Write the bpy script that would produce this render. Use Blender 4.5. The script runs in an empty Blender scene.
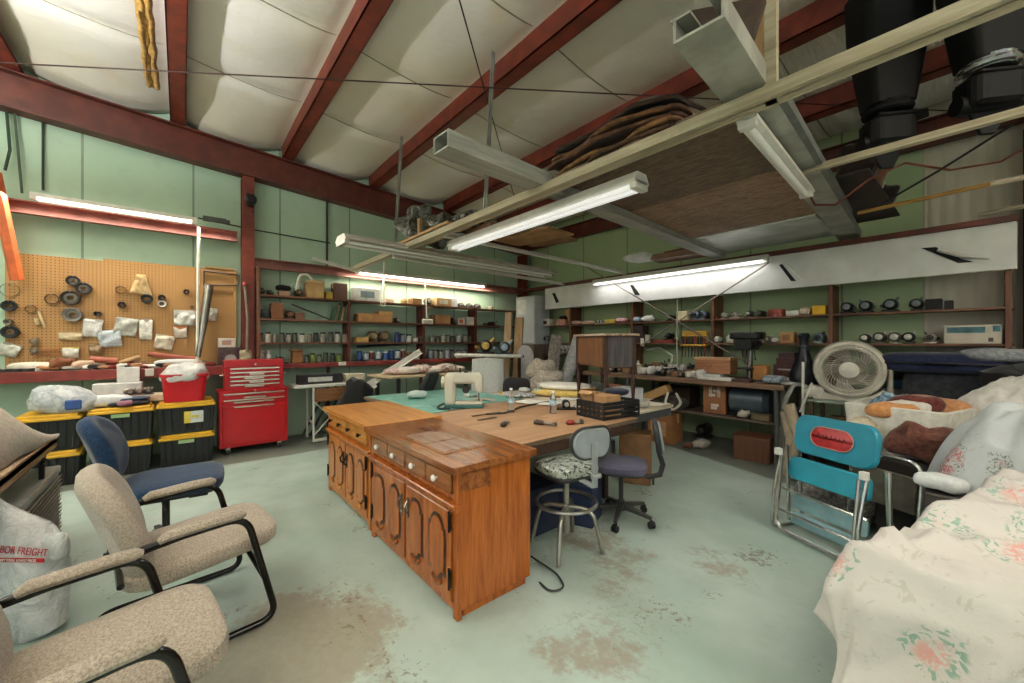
import bpy, bmesh, math, random
from mathutils import Vector, Matrix, Euler, noise
random.seed(7)
PI = math.pi
C = bpy.context.scene.collection
SC = bpy.context.scene

# ------------------------------------------------------------------ camera model
CAM = Vector((6.6, 0.0, 1.5)); FPX = 395.0; YAW = math.radians(50)
FW = Vector((-math.sin(YAW), math.cos(YAW), 0)); RT = Vector((math.cos(YAW), math.sin(YAW), 0))
def at(px, py, X=None, Y=None, z=None):
    """point of the room where the sight line through a photo pixel meets a real plane of the room"""
    d = FW + RT * ((px - 512) / FPX) + Vector((0, 0, (341.5 - py) / FPX))
    q = (X - CAM.x) / d.x if X is not None else (Y - CAM.y) / d.y if Y is not None else (z - CAM.z) / d.z
    return CAM + d * q

# ------------------------------------------------------------------ materials
def lin(h):
    h = h.lstrip('#'); r = []
    for i in (0, 2, 4):
        c = int(h[i:i+2], 16) / 255
        r.append(c / 12.92 if c < .04045 else ((c + .055) / 1.055) ** 2.4)
    return (*r, 1)
MC = {}
class NT:
    def __init__(s, name):
        s.m = bpy.data.materials.new(name); s.m.use_nodes = True
        s.t = s.m.node_tree; s.b = s.t.nodes['Principled BSDF']
        s.co = None
    def n(s, typ, **k):
        nd = s.t.nodes.new(typ)
        for a, v in k.items(): setattr(nd, a, v)
        return nd
    def l(s, a, b): s.t.links.new(a, b)
    def obj(s, scale=(1, 1, 1), rot=(0, 0, 0), gen='Object'):
        if s.co is None: s.co = s.n('ShaderNodeTexCoord')
        mp = s.n('ShaderNodeMapping'); mp.inputs['Scale'].default_value = scale; mp.inputs['Rotation'].default_value = rot
        s.l(s.co.outputs[gen], mp.inputs[0]); return mp.outputs[0]
    def noise(s, vec, scale=5, detail=4, rough=.55, dist=0):
        nd = s.n('ShaderNodeTexNoise'); nd.inputs['Scale'].default_value = scale; nd.inputs['Detail'].default_value = detail
        nd.inputs['Roughness'].default_value = rough; nd.inputs['Distortion'].default_value = dist
        s.l(vec, nd.inputs['Vector']); return nd.outputs['Fac']
    def wave(s, vec, scale=2, dist=3, detail=2, dscale=1, dirn='X'):
        nd = s.n('ShaderNodeTexWave', bands_direction=dirn); nd.inputs['Scale'].default_value = scale
        nd.inputs['Distortion'].default_value = dist; nd.inputs['Detail'].default_value = detail; nd.inputs['Detail Scale'].default_value = dscale
        s.l(vec, nd.inputs['Vector']); return nd.outputs['Fac']
    def vor(s, vec, scale=5, out='Distance', rand=1):
        nd = s.n('ShaderNodeTexVoronoi'); nd.inputs['Scale'].default_value = scale; nd.inputs['Randomness'].default_value = rand
        s.l(vec, nd.inputs['Vector']); return nd.outputs[out]
    def math(s, op, a, b=0.0, c=None):
        nd = s.n('ShaderNodeMath', operation=op)
        for i, v in enumerate((a, b) if c is None else (a, b, c)):
            if isinstance(v, (int, float)): nd.inputs[i].default_value = v
            else: s.l(v, nd.inputs[i])
        return nd.outputs[0]
    def xyz(s, vec):
        nd = s.n('ShaderNodeSeparateXYZ'); s.l(vec, nd.inputs[0]); return nd.outputs
    def ramp(s, fac, a, b):
        nd = s.n('ShaderNodeMapRange', interpolation_type='SMOOTHSTEP'); s.l(fac, nd.inputs[0])
        nd.inputs[1].default_value = a; nd.inputs[2].default_value = b; return nd.outputs[0]
    def mix(s, fac, a, b):
        nd = s.n('ShaderNodeMix', data_type='RGBA')
        if isinstance(fac, (int, float)): nd.inputs[0].default_value = fac
        else: s.l(fac, nd.inputs[0])
        for i, v in ((6, a), (7, b)):
            if isinstance(v, str): nd.inputs[i].default_value = lin(v)
            else: s.l(v, nd.inputs[i])
        return nd.outputs[2]
    def col(s, v):
        if isinstance(v, str): s.b.inputs['Base Color'].default_value = lin(v)
        else: s.l(v, s.b.inputs['Base Color'])
    def bump(s, fac, st=.3, dist=.01):
        nd = s.n('ShaderNodeBump'); nd.inputs['Strength'].default_value = st; nd.inputs['Distance'].default_value = dist
        s.l(fac, nd.inputs['Height']); s.l(nd.outputs[0], s.b.inputs['Normal'])
    def fin(s, rough=.6, metal=0, spec=.5):
        s.b.inputs['Roughness'].default_value = rough; s.b.inputs['Metallic'].default_value = metal
        s.b.inputs['Specular IOR Level'].default_value = spec; return s.m
def M(h, rough=.6, metal=0, var=.12, scale=9, bump=0, spec=.5):
    """plain painted / plastic / metal surface with a little uneven wear"""
    k = (h, rough, metal, var, scale, bump)
    if k in MC: return MC[k]
    t = NT('surface'); v = t.obj()
    f = t.noise(v, scale, 3)
    a = lin(h); dk = t.n('ShaderNodeMix', data_type='RGBA')
    t.l(t.ramp(f, .35, .7), dk.inputs[0])
    dk.inputs[6].default_value = tuple(c * (1 - var) for c in a[:3]) + (1,); dk.inputs[7].default_value = tuple(min(1, c * (1 + var)) for c in a[:3]) + (1,)
    t.l(dk.outputs[2], t.b.inputs['Base Color'])
    if bump: t.bump(t.noise(v, scale * 6, 3), bump, .004)
    MC[k] = t.fin(rough, metal, spec); return MC[k]
def wood(a, b, rough=.5, axis='x', scale=3, c=None, name='wood'):
    k = ('w', a, b, rough, axis, scale, c)
    if k in MC: return MC[k]
    t = NT(name); s = {'x': (.25, 3, 3), 'y': (3, .25, 3), 'z': (3, 3, .25)}[axis]
    v = t.obj(s); g = t.noise(v, scale * 4, 6, .65, .6); w = t.noise(v, scale * 22, 2, .5)
    col = t.mix(t.ramp(g, .3, .7), a, b)
    col = t.mix(t.math('MULTIPLY', t.ramp(w, .5, .8), .35), col, c or a)
    t.col(col); t.bump(g, .05, .002); MC[k] = t.fin(rough); return MC[k]
def cloth(a, b=None, scale=60, rough=.9, wr=.3):
    k = ('c', a, b, scale, wr)
    if k in MC: return MC[k]
    t = NT('fabric'); v = t.obj()
    f = t.noise(v, scale, 3, .7); t.col(t.mix(t.ramp(f, .35, .65), a, b or a))
    t.bump(t.noise(v, 7, 5, .6, .5), wr, .03); t.b.inputs['Sheen Weight'].default_value = .15
    MC[k] = t.fin(rough, 0, .2); return MC[k]
def film(h):
    t = NT('thin crinkled plastic'); v = t.obj(); n = t.noise(v, 6, 6, .68, 1.8); t.col(t.mix(t.ramp(n, .35, .65), h, '#e8eaea')); t.bump(n, .75, .06); return t.fin(.32, 0, .5)
def glow(h, st):
    t = NT('lit tube'); t.col(h); t.b.inputs['Emission Color'].default_value = lin(h); t.b.inputs['Emission Strength'].default_value = st
    return t.fin(.4)
def glass(h='#dfe8e6', rough=.08, tr=.85):
    t = NT('clear plastic'); t.col(h); t.b.inputs['Transmission Weight'].default_value = tr; t.b.inputs['IOR'].default_value = 1.3
    return t.fin(rough)
# ------------------------------------------------------------------ mesh builder
class B:
    def __init__(s): s.v = []; s.f = []; s.mi = []; s.k = 0
    def add(s, vs, fs):
        o = len(s.v); s.v += [tuple(p) for p in vs]
        for f in fs: s.f.append(tuple(i + o for i in f)); s.mi.append(s.k)
        return s
    def mat(s, k): s.k = k; return s
    def box(s, x0, x1, y0, y1, z0, z1, R=None):
        p = [Vector((x, y, z)) for z in (z0, z1) for y in (y0, y1) for x in (x0, x1)]
        if R is not None: p = [R @ q for q in p]
        return s.add(p, [(0, 2, 3, 1), (4, 5, 7, 6), (0, 1, 5, 4), (2, 6, 7, 3), (0, 4, 6, 2), (1, 3, 7, 5)])
    def ob(s, c, d, r=(0, 0, 0)):
        R = Matrix.Translation(c) @ Euler(r).to_matrix().to_4x4()
        return s.box(-d[0]/2, d[0]/2, -d[1]/2, d[1]/2, -d[2]/2, d[2]/2, R)
    def bar(s, p0, p1, w, h, up=(0, 0, 1)):
        p0 = Vector(p0); p1 = Vector(p1); z = (p1 - p0); L = z.length; z = z.normalized()
        x = Vector(up).cross(z)
        x = Vector((1, 0, 0)) if x.length < 1e-4 else x.normalized()
        y = z.cross(x); R = Matrix((x, y, z)).transposed().to_4x4(); R.translation = p0
        return s.box(-w/2, w/2, -h/2, h/2, 0, L, R)
    def loop(s, rings, closed=False, cap=True):
        n = len(rings[0]); vs = [p for r in rings for p in r]; fs = []
        m = len(rings)
        for i in range(m if closed else m - 1):
            a = i * n; b = ((i + 1) % m) * n
            for j in range(n): fs.append((a + j, a + (j + 1) % n, b + (j + 1) % n, b + j))
        if cap and not closed: fs.append(tuple(range(n - 1, -1, -1))); fs.append(tuple((m - 1) * n + j for j in range(n)))
        return s.add(vs, fs)
    def tube(s, pts, r, n=8, closed=False, fl=1.0):
        pts = [Vector(p) for p in pts]; m = len(pts); rings = []; up = None
        for i, p in enumerate(pts):
            a = pts[i - 1] if (i or closed) else p; b = pts[(i + 1) % m] if (i < m - 1 or closed) else p
            t = (b - a).normalized()
            if up is None:
                up = t.cross(Vector((0, 0, 1)))
                up = Vector((1, 0, 0)) if up.length < .01 else up.normalized()
            else:
                up = up - t * up.dot(t); up = up.normalized() if up.length > 1e-5 else t.orthogonal().normalized()
            w = t.cross(up); rr = r[i] if isinstance(r, (list, tuple)) else r
            rings.append([p + up * (rr * math.cos(2 * PI * j / n)) + w * (rr * fl * math.sin(2 * PI * j / n)) for j in range(n)])
        return s.loop(rings, closed)
    def cyl(s, p0, p1, r0, r1=None, n=14): return s.tube([p0, p1], [r0, r0 if r1 is None else r1], n)
    def lathe(s, prof, c=(0, 0, 0), n=20, R=None, cap=True):
        rings = []
        for r, z in prof:
            q = [Vector((r * math.cos(2*PI*j/n), r * math.sin(2*PI*j/n), z)) for j in range(n)]
            if R is not None: q = [R @ p for p in q]
            rings.append([p + Vector(c) for p in q])
        return s.loop(rings, cap=cap)
    def prism(s, poly, d0, d1, ax='z'):
        f = {'z': lambda a, b, d: (a, b, d), 'y': lambda a, b, d: (a, d, b), 'x': lambda a, b, d: (d, a, b)}[ax]
        return s.loop([[f(a, b, d0) for a, b in poly], [f(a, b, d1) for a, b in poly]])
    def ell(s, c, r, n=16, m=10, e=1.0, R=None, nz=0, ns=4.0):
        """super-ellipsoid: cushions, bundles, bags"""
        g = lambda q: math.copysign(abs(q) ** e, q); rings = []
        for i in range(1, m):
            th = -PI/2 + PI * i / m; ring = []
            for j in range(n):
                ph = 2 * PI * j / n
                p = Vector((r[0] * g(math.cos(th)) * g(math.cos(ph)), r[1] * g(math.cos(th)) * g(math.sin(ph)), r[2] * g(math.sin(th))))
                if nz: p += Vector(p).normalized() * nz * noise.noise((p + Vector(c)) * ns)
                if R is not None: p = R @ p
                ring.append(p + Vector(c))
            rings.append(ring)
        return s.loop(rings)
    def grid(s, fn, nu, nv, th=0):
        vs = [Vector(fn(i / nu, j / nv)) for j in range(nv + 1) for i in range(nu + 1)]
        fs = [(j*(nu+1)+i, j*(nu+1)+i+1, (j+1)*(nu+1)+i+1, (j+1)*(nu+1)+i) for j in range(nv) for i in range(nu)]
        return s.add(vs, fs)
    def obj(s, name, mats, parent=None, loc=(0, 0, 0), rz=0, bev=0, seg=1, smooth=None, solid=0, sub=0):
        me = bpy.data.meshes.new(name); bm = bmesh.new()
        vs = [bm.verts.new(p) for p in s.v]
        for f, k in zip(s.f, s.mi):
            try: q = bm.faces.new([vs[i] for i in f]); q.material_index = k
            except ValueError: pass
        if not solid: bmesh.ops.recalc_face_normals(bm, faces=bm.faces)
        if bev:
            ed = [e for e in bm.edges if len(e.link_faces) == 2 and e.calc_face_angle(0) > .6]
            bmesh.ops.bevel(bm, geom=ed, offset=bev, segments=seg, affect='EDGES', clamp_overlap=True)
        if smooth is None: smooth = bev == 0 and len(s.f) > 40
        if smooth:
            for f in bm.faces: f.smooth = True
            for e in bm.edges:
                if len(e.link_faces) == 2 and e.calc_face_angle(0) > .75: e.smooth = False
        bm.to_mesh(me); bm.free()
        o = bpy.data.objects.new(name, me); C.objects.link(o)
        for m in (mats if isinstance(mats, (list, tuple)) else [mats]): me.materials.append(m)
        if parent is not None: o.parent = parent
        o.location = loc; o.rotation_euler = (0, 0, rz)
        if solid:
            md = o.modifiers.new('thickness', 'SOLIDIFY'); md.thickness = solid; md.offset = 0
        if sub:
            md = o.modifiers.new('smooth', 'SUBSURF'); md.levels = sub; md.render_levels = sub
        return o
def thing(name, label, cat, loc=(0, 0, 0), rz=0, group=None):
    o = bpy.data.objects.new(name, None); C.objects.link(o); o.empty_display_size = .1
    o.location = loc; o.rotation_euler = (0, 0, rz); o['label'] = label; o['category'] = cat
    if group: o['group'] = group
    return o
def tag(o, label, cat, group=None, kind=None):
    o['label'] = label; o['category'] = cat
    if group: o['group'] = group
    if kind: o['kind'] = kind
    return o
def struct(o): o['kind'] = 'structure'; return o
def dup(root, loc, rz, label, group=None):
    r = root.copy(); C.objects.link(r); r.location = loc; r.rotation_euler = (0, 0, rz); r['label'] = label
    if group: r['group'] = group
    for ch in list(root.children):
        c = ch.copy(); C.objects.link(c); c.parent = r
        for g in list(ch.children):
            d = g.copy(); C.objects.link(d); d.parent = c
    return r
ORD = 'first second third fourth fifth sixth seventh eighth ninth tenth eleventh twelfth thirteenth fourteenth fifteenth sixteenth seventeenth eighteenth nineteenth twentieth'.split()
def arc(c, r, a0, a1, n, pl='xz'):
    out = []
    for i in range(n + 1):
        a = a0 + (a1 - a0) * i / n; u, w = r * math.cos(a), r * math.sin(a)
        out.append(Vector(c) + Vector({'xz': (u, 0, w), 'yz': (0, u, w), 'xy': (u, w, 0)}[pl]))
    return out
def fillet(pts, r, n=5):
    """round the corners of a path"""
    pts = [Vector(p) for p in pts]; out = [pts[0]]
    for i in range(1, len(pts) - 1):
        a, p, b = pts[i-1], pts[i], pts[i+1]; d0 = (a - p); d1 = (b - p)
        rr = min(r, d0.length * .49, d1.length * .49); q0 = p + d0.normalized() * rr; q1 = p + d1.normalized() * rr
        for k in range(n + 1):
            t = k / n; out.append(q0 * (1-t)**2 + p * (2*t*(1-t)) + q1 * t**2)
    out.append(pts[-1]); return out
def rrect(w, h, r, n=4, cx=0, cy=0):
    o = []
    for qx, qy, a in ((w/2-r, h/2-r, 0), (-w/2+r, h/2-r, PI/2), (-w/2+r, -h/2+r, PI), (w/2-r, -h/2+r, 3*PI/2)):
        o += [(cx + qx + r*math.cos(a + PI/2*i/n), cy + qy + r*math.sin(a + PI/2*i/n)) for i in range(n+1)]
    return o
# ------------------------------------------------------------------ shell of the workshop
XL, YB, XR, YF = -.5, 6.5, 11.0, -4.6
def roof(y): return 4.40 - .07 * y            # underside of the purlins; the roof falls toward the back wall

# floor: worn grey-green paint on concrete, bare along the walls
t = NT('painted concrete'); v = t.obj(); p = t.xyz(v)
big = t.noise(v, .7, 5, .6); mid = t.noise(v, 3.2, 6, .65); fine = t.noise(v, 22, 5, .7)
pc = t.mix(t.ramp(big, .3, .7), '#94a89d', '#b0bfb6'); pc = t.mix(t.math('MULTIPLY', t.ramp(mid, .4, .75), .45), pc, '#919d93')
# worn-through patches beside the chairs and stools
def blob(x, y, rx, ry):
    a = t.math('MULTIPLY', t.math('SUBTRACT', p[0], x), 1 / rx); b = t.math('MULTIPLY', t.math('SUBTRACT', p[1], y), 1 / ry)
    d = t.math('ADD', t.math('MULTIPLY', a, a), t.math('MULTIPLY', b, b))
    return t.math('MAXIMUM', t.math('SUBTRACT', 1, d), 0)
wear = blob(4.5, .35, .75, .8)
for q in ((4.75, 2.35, .8, .6), (5.35, 1.6, .5, .45), (5.35, .75, .45, .5), (5.5, 2.8, .4, .35)):
    wear = t.math('MAXIMUM', wear, t.math('MULTIPLY', blob(*q), .62))
wm = t.ramp(t.math('ADD', t.math('MULTIPLY', wear, .42), t.math('MULTIPLY', t.math('ADD', t.noise(v, 1.6, 5, .7), t.math('ADD', mid, fine)), .36)), .70, .84)
pc = t.mix(t.math('MULTIPLY', wm, .7), pc, t.mix(fine, '#6f6150', '#a0917d'))
chips = t.ramp(t.math('ADD', t.math('MULTIPLY', t.noise(v, 2.1, 3), .6), t.math('MULTIPLY', t.noise(v, 30, 4, .7), .55)), .68, .74)
pc = t.mix(t.math('MULTIPLY', chips, .75), pc, '#6e6152')
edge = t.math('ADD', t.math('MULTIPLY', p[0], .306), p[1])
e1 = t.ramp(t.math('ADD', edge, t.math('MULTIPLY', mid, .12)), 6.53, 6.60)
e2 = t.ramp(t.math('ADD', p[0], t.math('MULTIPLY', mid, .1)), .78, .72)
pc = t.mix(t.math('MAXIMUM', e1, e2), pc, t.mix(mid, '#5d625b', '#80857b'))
t.col(pc); t.bump(t.math('ADD', fine, wm), .12, .004)
floor_m = t.fin(.55, 0, .35)
struct(B().box(XL - .2, XR, YF, YB + .2, -.15, 0).obj('floor', floor_m))

# green faced wall panels, one dark seam per sheet
def green(axis, name, A, B2, C2):
    t = NT(name); v = t.obj(); p = t.xyz(v); u = p[1] if axis == 'y' else p[0]
    c = t.mix(t.noise(v, .8, 4, .6), A, B2); c = t.mix(t.math('MULTIPLY', t.ramp(t.noise(v, 6, 4), .5, .8), .3), c, C2)
    fr = t.math('FRACT', t.math('ADD', t.math('MULTIPLY', u, 1 / 1.06), .37)); s = t.math('LESS_THAN', t.math('ABSOLUTE', t.math('SUBTRACT', fr, .5)), .011)
    t.col(t.mix(t.math('MULTIPLY', s, .55), c, '#2d3b30')); t.bump(t.noise(v, 2.2, 5, .6), .25, .03); return t.fin(.55)
struct(B().box(XL - .12, XL, YF, YB, 0, 4.75).obj('wall_left', green('y', 'green sheet left', '#9cbca2', '#bdd4bd', '#98ae94')))
struct(B().box(XL - .12, 6.17, YB, YB + .12, 0, 4.3).obj('wall_back', green('x', 'green sheet back', '#93a97f', '#b4c49b', '#8d9f7c')))
t = NT('pleated white facing'); v = t.obj()
t.col(t.mix(t.noise(v, 1.2, 4), '#b0a896', '#d2ccbd')); t.bump(t.noise(v, 9, 5), .3, .01); pleat_m = t.fin(.5)
def pleat(u, w):
    x = 6.17 + u * (XR - 6.17)
    return (x, YB - .012 + .012 * math.sin(x * 62 + 2.2 * noise.noise((x * 2, w * 3, 0))) * (.5 + .5 * noise.noise((x * 3, w * 2, 5))), w * 4.3)
struct(B().grid(pleat, 420, 12).obj('wall_back_right', pleat_m, smooth=True, solid=.01))
plain = M('#a9b79f', .7)
struct(B().box(XR, XR + .12, YF, -2.0, 0, 4.9).box(XR, XR + .12, 2.6, YB, 0, 4.9).box(XR, XR + .12, -2.0, 2.6, 3.6, 4.9).obj('wall_right', plain))
struct(B().box(XL, 4.2, YF - .12, YF, 0, 4.9).box(9.6, XR, YF - .12, YF, 0, 4.9).box(4.2, 9.6, YF - .12, YF, 3.6, 4.9).obj('wall_front', plain))
# sky-lit apron outside two unseen doorway openings, added to let daylight in
struct(B().box(-6, 24, -24, 16, -.32, -.16).obj('trim_2', M('#b5b2a8', .9)))

# ceiling: white vinyl-faced insulation sagging between the purlins, taped seams across
PUR = [-4.3, -2.9, -1.5, -.1, 1.2, 2.55, 4.05, 5.4, 6.5]
t = NT('white vinyl insulation'); v = t.obj(); p = t.xyz(v)
a = t.noise(v, .55, 4, .5); c = t.mix(t.ramp(a, .35, .65), '#e0dac8', '#e6e4de')
c = t.mix(t.math('MULTIPLY', t.ramp(t.noise(v, 1.1, 4), .52, .75), .5), c, '#d8c69c'); t.col(c)
w1 = t.noise(t.obj((1.0, .15, 1)), 24, 3, .5); far = t.math('MULTIPLY', t.ramp(p[1], 3.4, 4.3), t.ramp(p[0], 4.2, 5.2))
t.bump(t.math('ADD', t.math('MULTIPLY', w1, t.math('ADD', .3, t.math('MULTIPLY', far, 2.5))), t.math('MULTIPLY', t.noise(v, 5, 5), .3)), .5, .03)
ceil_m = t.fin(.42, 0, .4)
def sag(y):
    for a, b in zip(PUR, PUR[1:]):
        if a <= y <= b: return max(0, math.sin(PI * (y - a) / (b - a)))
    return 0
SEAM = [-.35 + 1.42 * k for k in range(9)]
def ceil_z(x, y):
    s = sag(y); q = min(abs(x - k) for k in SEAM)
    z = roof(y) + .235 - .10 * s ** .7 + .035 * s * math.exp(-(q / .12) ** 2)
    z += .018 * s * noise.noise((x * 1.7, y * 1.3, 2))
    return z
def ceil(u, w):
    x = -.46 + u * (XR + .46); y = YF + w * (YB - YF)
    return (x, y, ceil_z(x, y) - .13 * sag(y) ** .6 * math.exp(-((x + .46) / .45) ** 2))
struct(B().grid(ceil, 170, 150).obj('ceiling', ceil_m, smooth=True, solid=.02))
b = B()
for k in SEAM[1:8]:
    for a, c_ in zip(PUR[2:], PUR[3:]):
        b.tube([(k, a + (c_ - a) * i / 10, ceil_z(k, a + (c_ - a) * i / 10) - .012) for i in range(11)], .007, 5)
struct(b.obj('trim_1', M('#8c8672', .7)))
struct(B().box(XL - .2, XR + .2, YF - .2, YB + .2, 4.95, 5.05).obj('ceiling_2', M('#777777', .8)))

# ------------------------------------------------------------------ red steel frame
red = M('#5b281b', .5, 0, .25, 5, .1); red2 = M('#712e1f', .5, 0, .25, 6, .1)
def ibeam(b, p0, p1, h, w, tw=.012, tf=.016):
    b.bar(p0, p1, tw, h); d = Vector((0, 0, h / 2 - tf / 2))
    b.bar(Vector(p0) + d, Vector(p1) + d, w, tf); b.bar(Vector(p0) - d, Vector(p1) - d, w, tf); return b
b = B(); ibeam(b, (-.385, YF, roof(YF) - .21), (-.37, YB - .15, roof(YB) - .21), .42, .2)
tag(b.obj('end_rafter', red), 'long red steel end rafter running along the top of the left green wall', 'beam')
b = B(); ibeam(b, (7.02, YF, roof(YF) - .21), (7.02, YB - .1, roof(YB) - .21), .42, .2)
tag(b.obj('middle_rafter', red), 'red steel rafter over the right end of the workshop', 'beam')
PL = {-1.5: 'above the left end of the pegboard', -.1: 'first from the upper left corner of the photo', 1.2: 'above the shelf post, second from left',
      2.55: 'third from left, over the hanging frame', 4.05: 'fourth from left, behind the hide pile', 5.4: 'fifth from left, behind the hanging motors'}
for y in PUR[2:-1]:
    z = roof(y); b = B()
    b.box(-.36, XR, y - .006, y + .006, z, z + .23).box(-.36, XR, y - .006, y + .15, z, z + .012).box(-.36, XR, y - .07, y + .006, z + .218, z + .23).box(-.36, XR, y + .143, y + .15, z, z + .03)
    tag(b.obj('roof_purlin', red2), 'red steel roof purlin, ' + PL[y], 'beam', 'red roof purlins')
b = B(); z = roof(6.38); b.box(-.4, XR, 6.36, 6.372, z - .3, z).box(-.4, XR, 6.28, 6.372, z - .3, z - .288).box(-.4, XR, 6.28, 6.36, z - .012, z)
tag(b.obj('eave_strut', red), 'dark red eave strut along the top of the back wall', 'beam')
def column(x, y, rz, zt, label):
    b = B().box(-.075, .075, -.1, -.088, 0, zt).box(-.075, .075, .088, .1, 0, zt).box(-.006, .006, -.09, .09, 0, zt)
    r = thing('steel_column', label, 'column', (x, y, 0), rz); b.obj('column_section', red2, r)
    B().box(-.13, .13, -.13, .13, 0, .015).obj('base_plate', red2, r)
    bb = B()
    for zz in (2.35, 2.9, 3.4): bb.cyl((.05, -.1, zz), (.05, -.112, zz), .012, n=8)
    bb.obj('bolt', M('#3a2a26', .5, .5), r); return r
column(-.4, .76, PI/2, 3.915, 'red steel column between the pegboard and the left shelves')
column(-.4, 6.2, PI/2, 3.53, 'red steel column in the far corner behind the grey cabinet')
column(6.93, 6.3, 0, 3.6, 'red steel column at the right edge by the back shelves')
def girt(name, p0, p1, label, m=red2):
    p0 = Vector(p0); p1 = Vector(p1); ax = (p1 - p0).normalized(); out = Vector((0, 0, 1)).cross(ax) * -1
    b = B().bar(p0, p1, .012, .14); o = out * .05
    b.bar(p0 + o + Vector((0, 0, .066)), p1 + o + Vector((0, 0, .066)), .1, .012); b.bar(p0 + o - Vector((0, 0, .066)), p1 + o - Vector((0, 0, .066)), .1, .012)
    tag(b.obj(name, m), label, 'beam')
pink = M('#8d5a50', .5, 0, .2, 5)
girt('wall_girt', (-.38, -4.5, 3.01), (-.38, .63, 3.01), 'dusty red wall girt under the lit tube above the pegboard', pink)
girt('wall_girt', (-.38, .84, 2.665), (-.38, 6.09, 2.665), 'dusty red wall girt above the left wall shelves', pink)
tag(B().box(-.4, 6.82, 6.02, 6.2, 2.64, 2.70).obj('wall_girt', red, bev=.004), 'dark red girt along the top of the white panel band', 'beam')

# long white panel band over the back shelves
r = thing('panel_band', 'long white board band above the back wall shelves with dark slots', 'panel', (0, 6.05, 0))
B().box(.5, 6.81, 0, .03, 2.19, 2.64).obj('board', M('#dcdcd8', .45, 0, .08, 3), r, bev=.004)
sl = M('#14130f', .8)
def slot(pts):
    q = [at(px, py, Y=6.045) for px, py in pts]
    B().prism([(p.x, p.z) for p in q], -.006, .002, 'y').obj('slot', sl, r)
slot([(552, 293), (555, 293), (559, 302), (556, 303)]); slot([(630, 285), (633, 285), (640, 295), (635, 295)])
slot([(779, 265), (782, 264), (796, 281), (791, 281)]); slot([(921, 248), (936, 247), (962, 259), (974, 262), (958, 263)])
q0, q1 = at(938, 250, Y=6.03), at(990, 259, Y=6.03)
B().tube([q0, (q0 + q1) / 2 + Vector((0, -.02, -.02)), q1], [.035, .045, .006], 8, fl=.5).obj('torn_flap', M('#e4e2da', .5), r, loc=(0, -6.05, 0), smooth=True)
q0, q1 = at(786, 264, Y=6.03), at(804, 280, Y=6.03)
B().bar(q0, q1, .06, .02).obj('torn_flap', M('#e4e2da', .5), r, loc=(0, -6.05, 0))

# ------------------------------------------------------------------ fluorescent lamps
white = M('#dcdad0', .4, 0, .05); tube_off = M('#f2f2ee', .25, 0, .02)
lit = glow('#fff6e6', 6); lit2 = glow('#ffffff', .8)
def strip_lamp(name, label, p0, p1, w, h, tubes, tm, group=None, body=white):
    p0 = Vector(p0); p1 = Vector(p1); L = (p1 - p0).length; rz = math.atan2(p1.y - p0.y, p1.x - p0.x)
    r = thing(name, label, 'ceiling light', p0, rz, group)
    b = B().prism([(-w/2, h*.45), (-w*.32, h), (w*.32, h), (w/2, h*.45), (w/2, h*.3), (-w/2, h*.3)], 0, L, 'x'); b.obj('housing', body, r)
    for k in range(tubes):
        y = (k - (tubes - 1) / 2) * w * .5
        B().cyl((.06, y, h*.08), (L - .06, y, h*.08), .019, n=10).obj('tube', tm, r)
    for x in (0, L - .05):
        B().box(x, x + .05, -w*.42, w*.42, -h*.12, h*.42).obj('end_socket', body, r)
    return r
def lamp(name, loc, rot, sx, sy, e, col=(1, .95, .86)):
    d = bpy.data.lights.new(name, 'AREA'); d.shape = 'RECTANGLE'; d.size = sx; d.size_y = sy; d.energy = e; d.color = col
    o = bpy.data.objects.new(name, d); C.objects.link(o); o.location = loc; o.rotation_euler = rot; return o
a0, a1 = at(30, 198, X=-.26), at(197, 223, X=-.26); zz = (a0.z + a1.z) / 2
strip_lamp('tube_light', 'lit fluorescent tube on the red girt above the pegboard', (-.27, a0.y, zz), (-.27, a1.y, zz), .08, .07, 1, lit)
lamp('tube_glow', (-.2, (a0.y + a1.y) / 2, zz), (0, -.5, 0), .08, 2.2, 32, (1, .93, .8))
a0, a1 = at(356, 271, X=-.24), at(486, 289, X=-.24); zz = (a0.z + a1.z) / 2
strip_lamp('tube_light', 'lit fluorescent tube over the left wall shelves', (-.26, a0.y, zz), (-.26, a1.y, zz), .09, .07, 1, lit)
lamp('tube_glow', (-.2, (a0.y + a1.y) / 2, zz - .04), (0, .35, 0), .1, 3.0, 20, (1, .9, .72))
a0, a1 = at(593, 281, Y=5.93), at(768, 262, Y=5.93); zz = 2.56
strip_lamp('tube_light', 'lit white fluorescent strip along the white panel band on the back wall', (a0.x, 5.95, zz), (a1.x, 5.95, zz), .1, .09, 1, lit2)
lamp('tube_glow', ((a0.x + a1.x) / 2, 5.86, zz), (.35, 0, 0), 2.8, .08, 5, (1, .98, .95))
strip_lamp('strip_light', 'white twin-tube strip light hanging under the front beam', (2.66, 2.42, 2.555), (5.1, 2.42, 2.555), .17, .1, 2, glow('#ffffff', .25))  # real fixture looks unlit; the faint tube emission is added
lamp('tube_glow', (3.9, 2.42, 2.53), (0, 0, 0), 2.3, .12, 16, (1, .99, .97))  # added fill under the unlit strip, brightens the back of the room
strip_lamp('strip_light', 'unlit strip light under the wide grey channel beside the plywood', (5.80, 2.28, 2.64), (5.71, 3.78, 2.64), .1, .08, 1, tube_off)
strip_lamp('strip_light', 'long grey strip light near the left shelves with bent near end', (1.88, 1.4, 2.62), (1.78, 4.9, 2.62), .34, .1, 2, tube_off, body=M('#b9b6aa', .4, .2))
LDN, LUP = 20, 230
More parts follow.
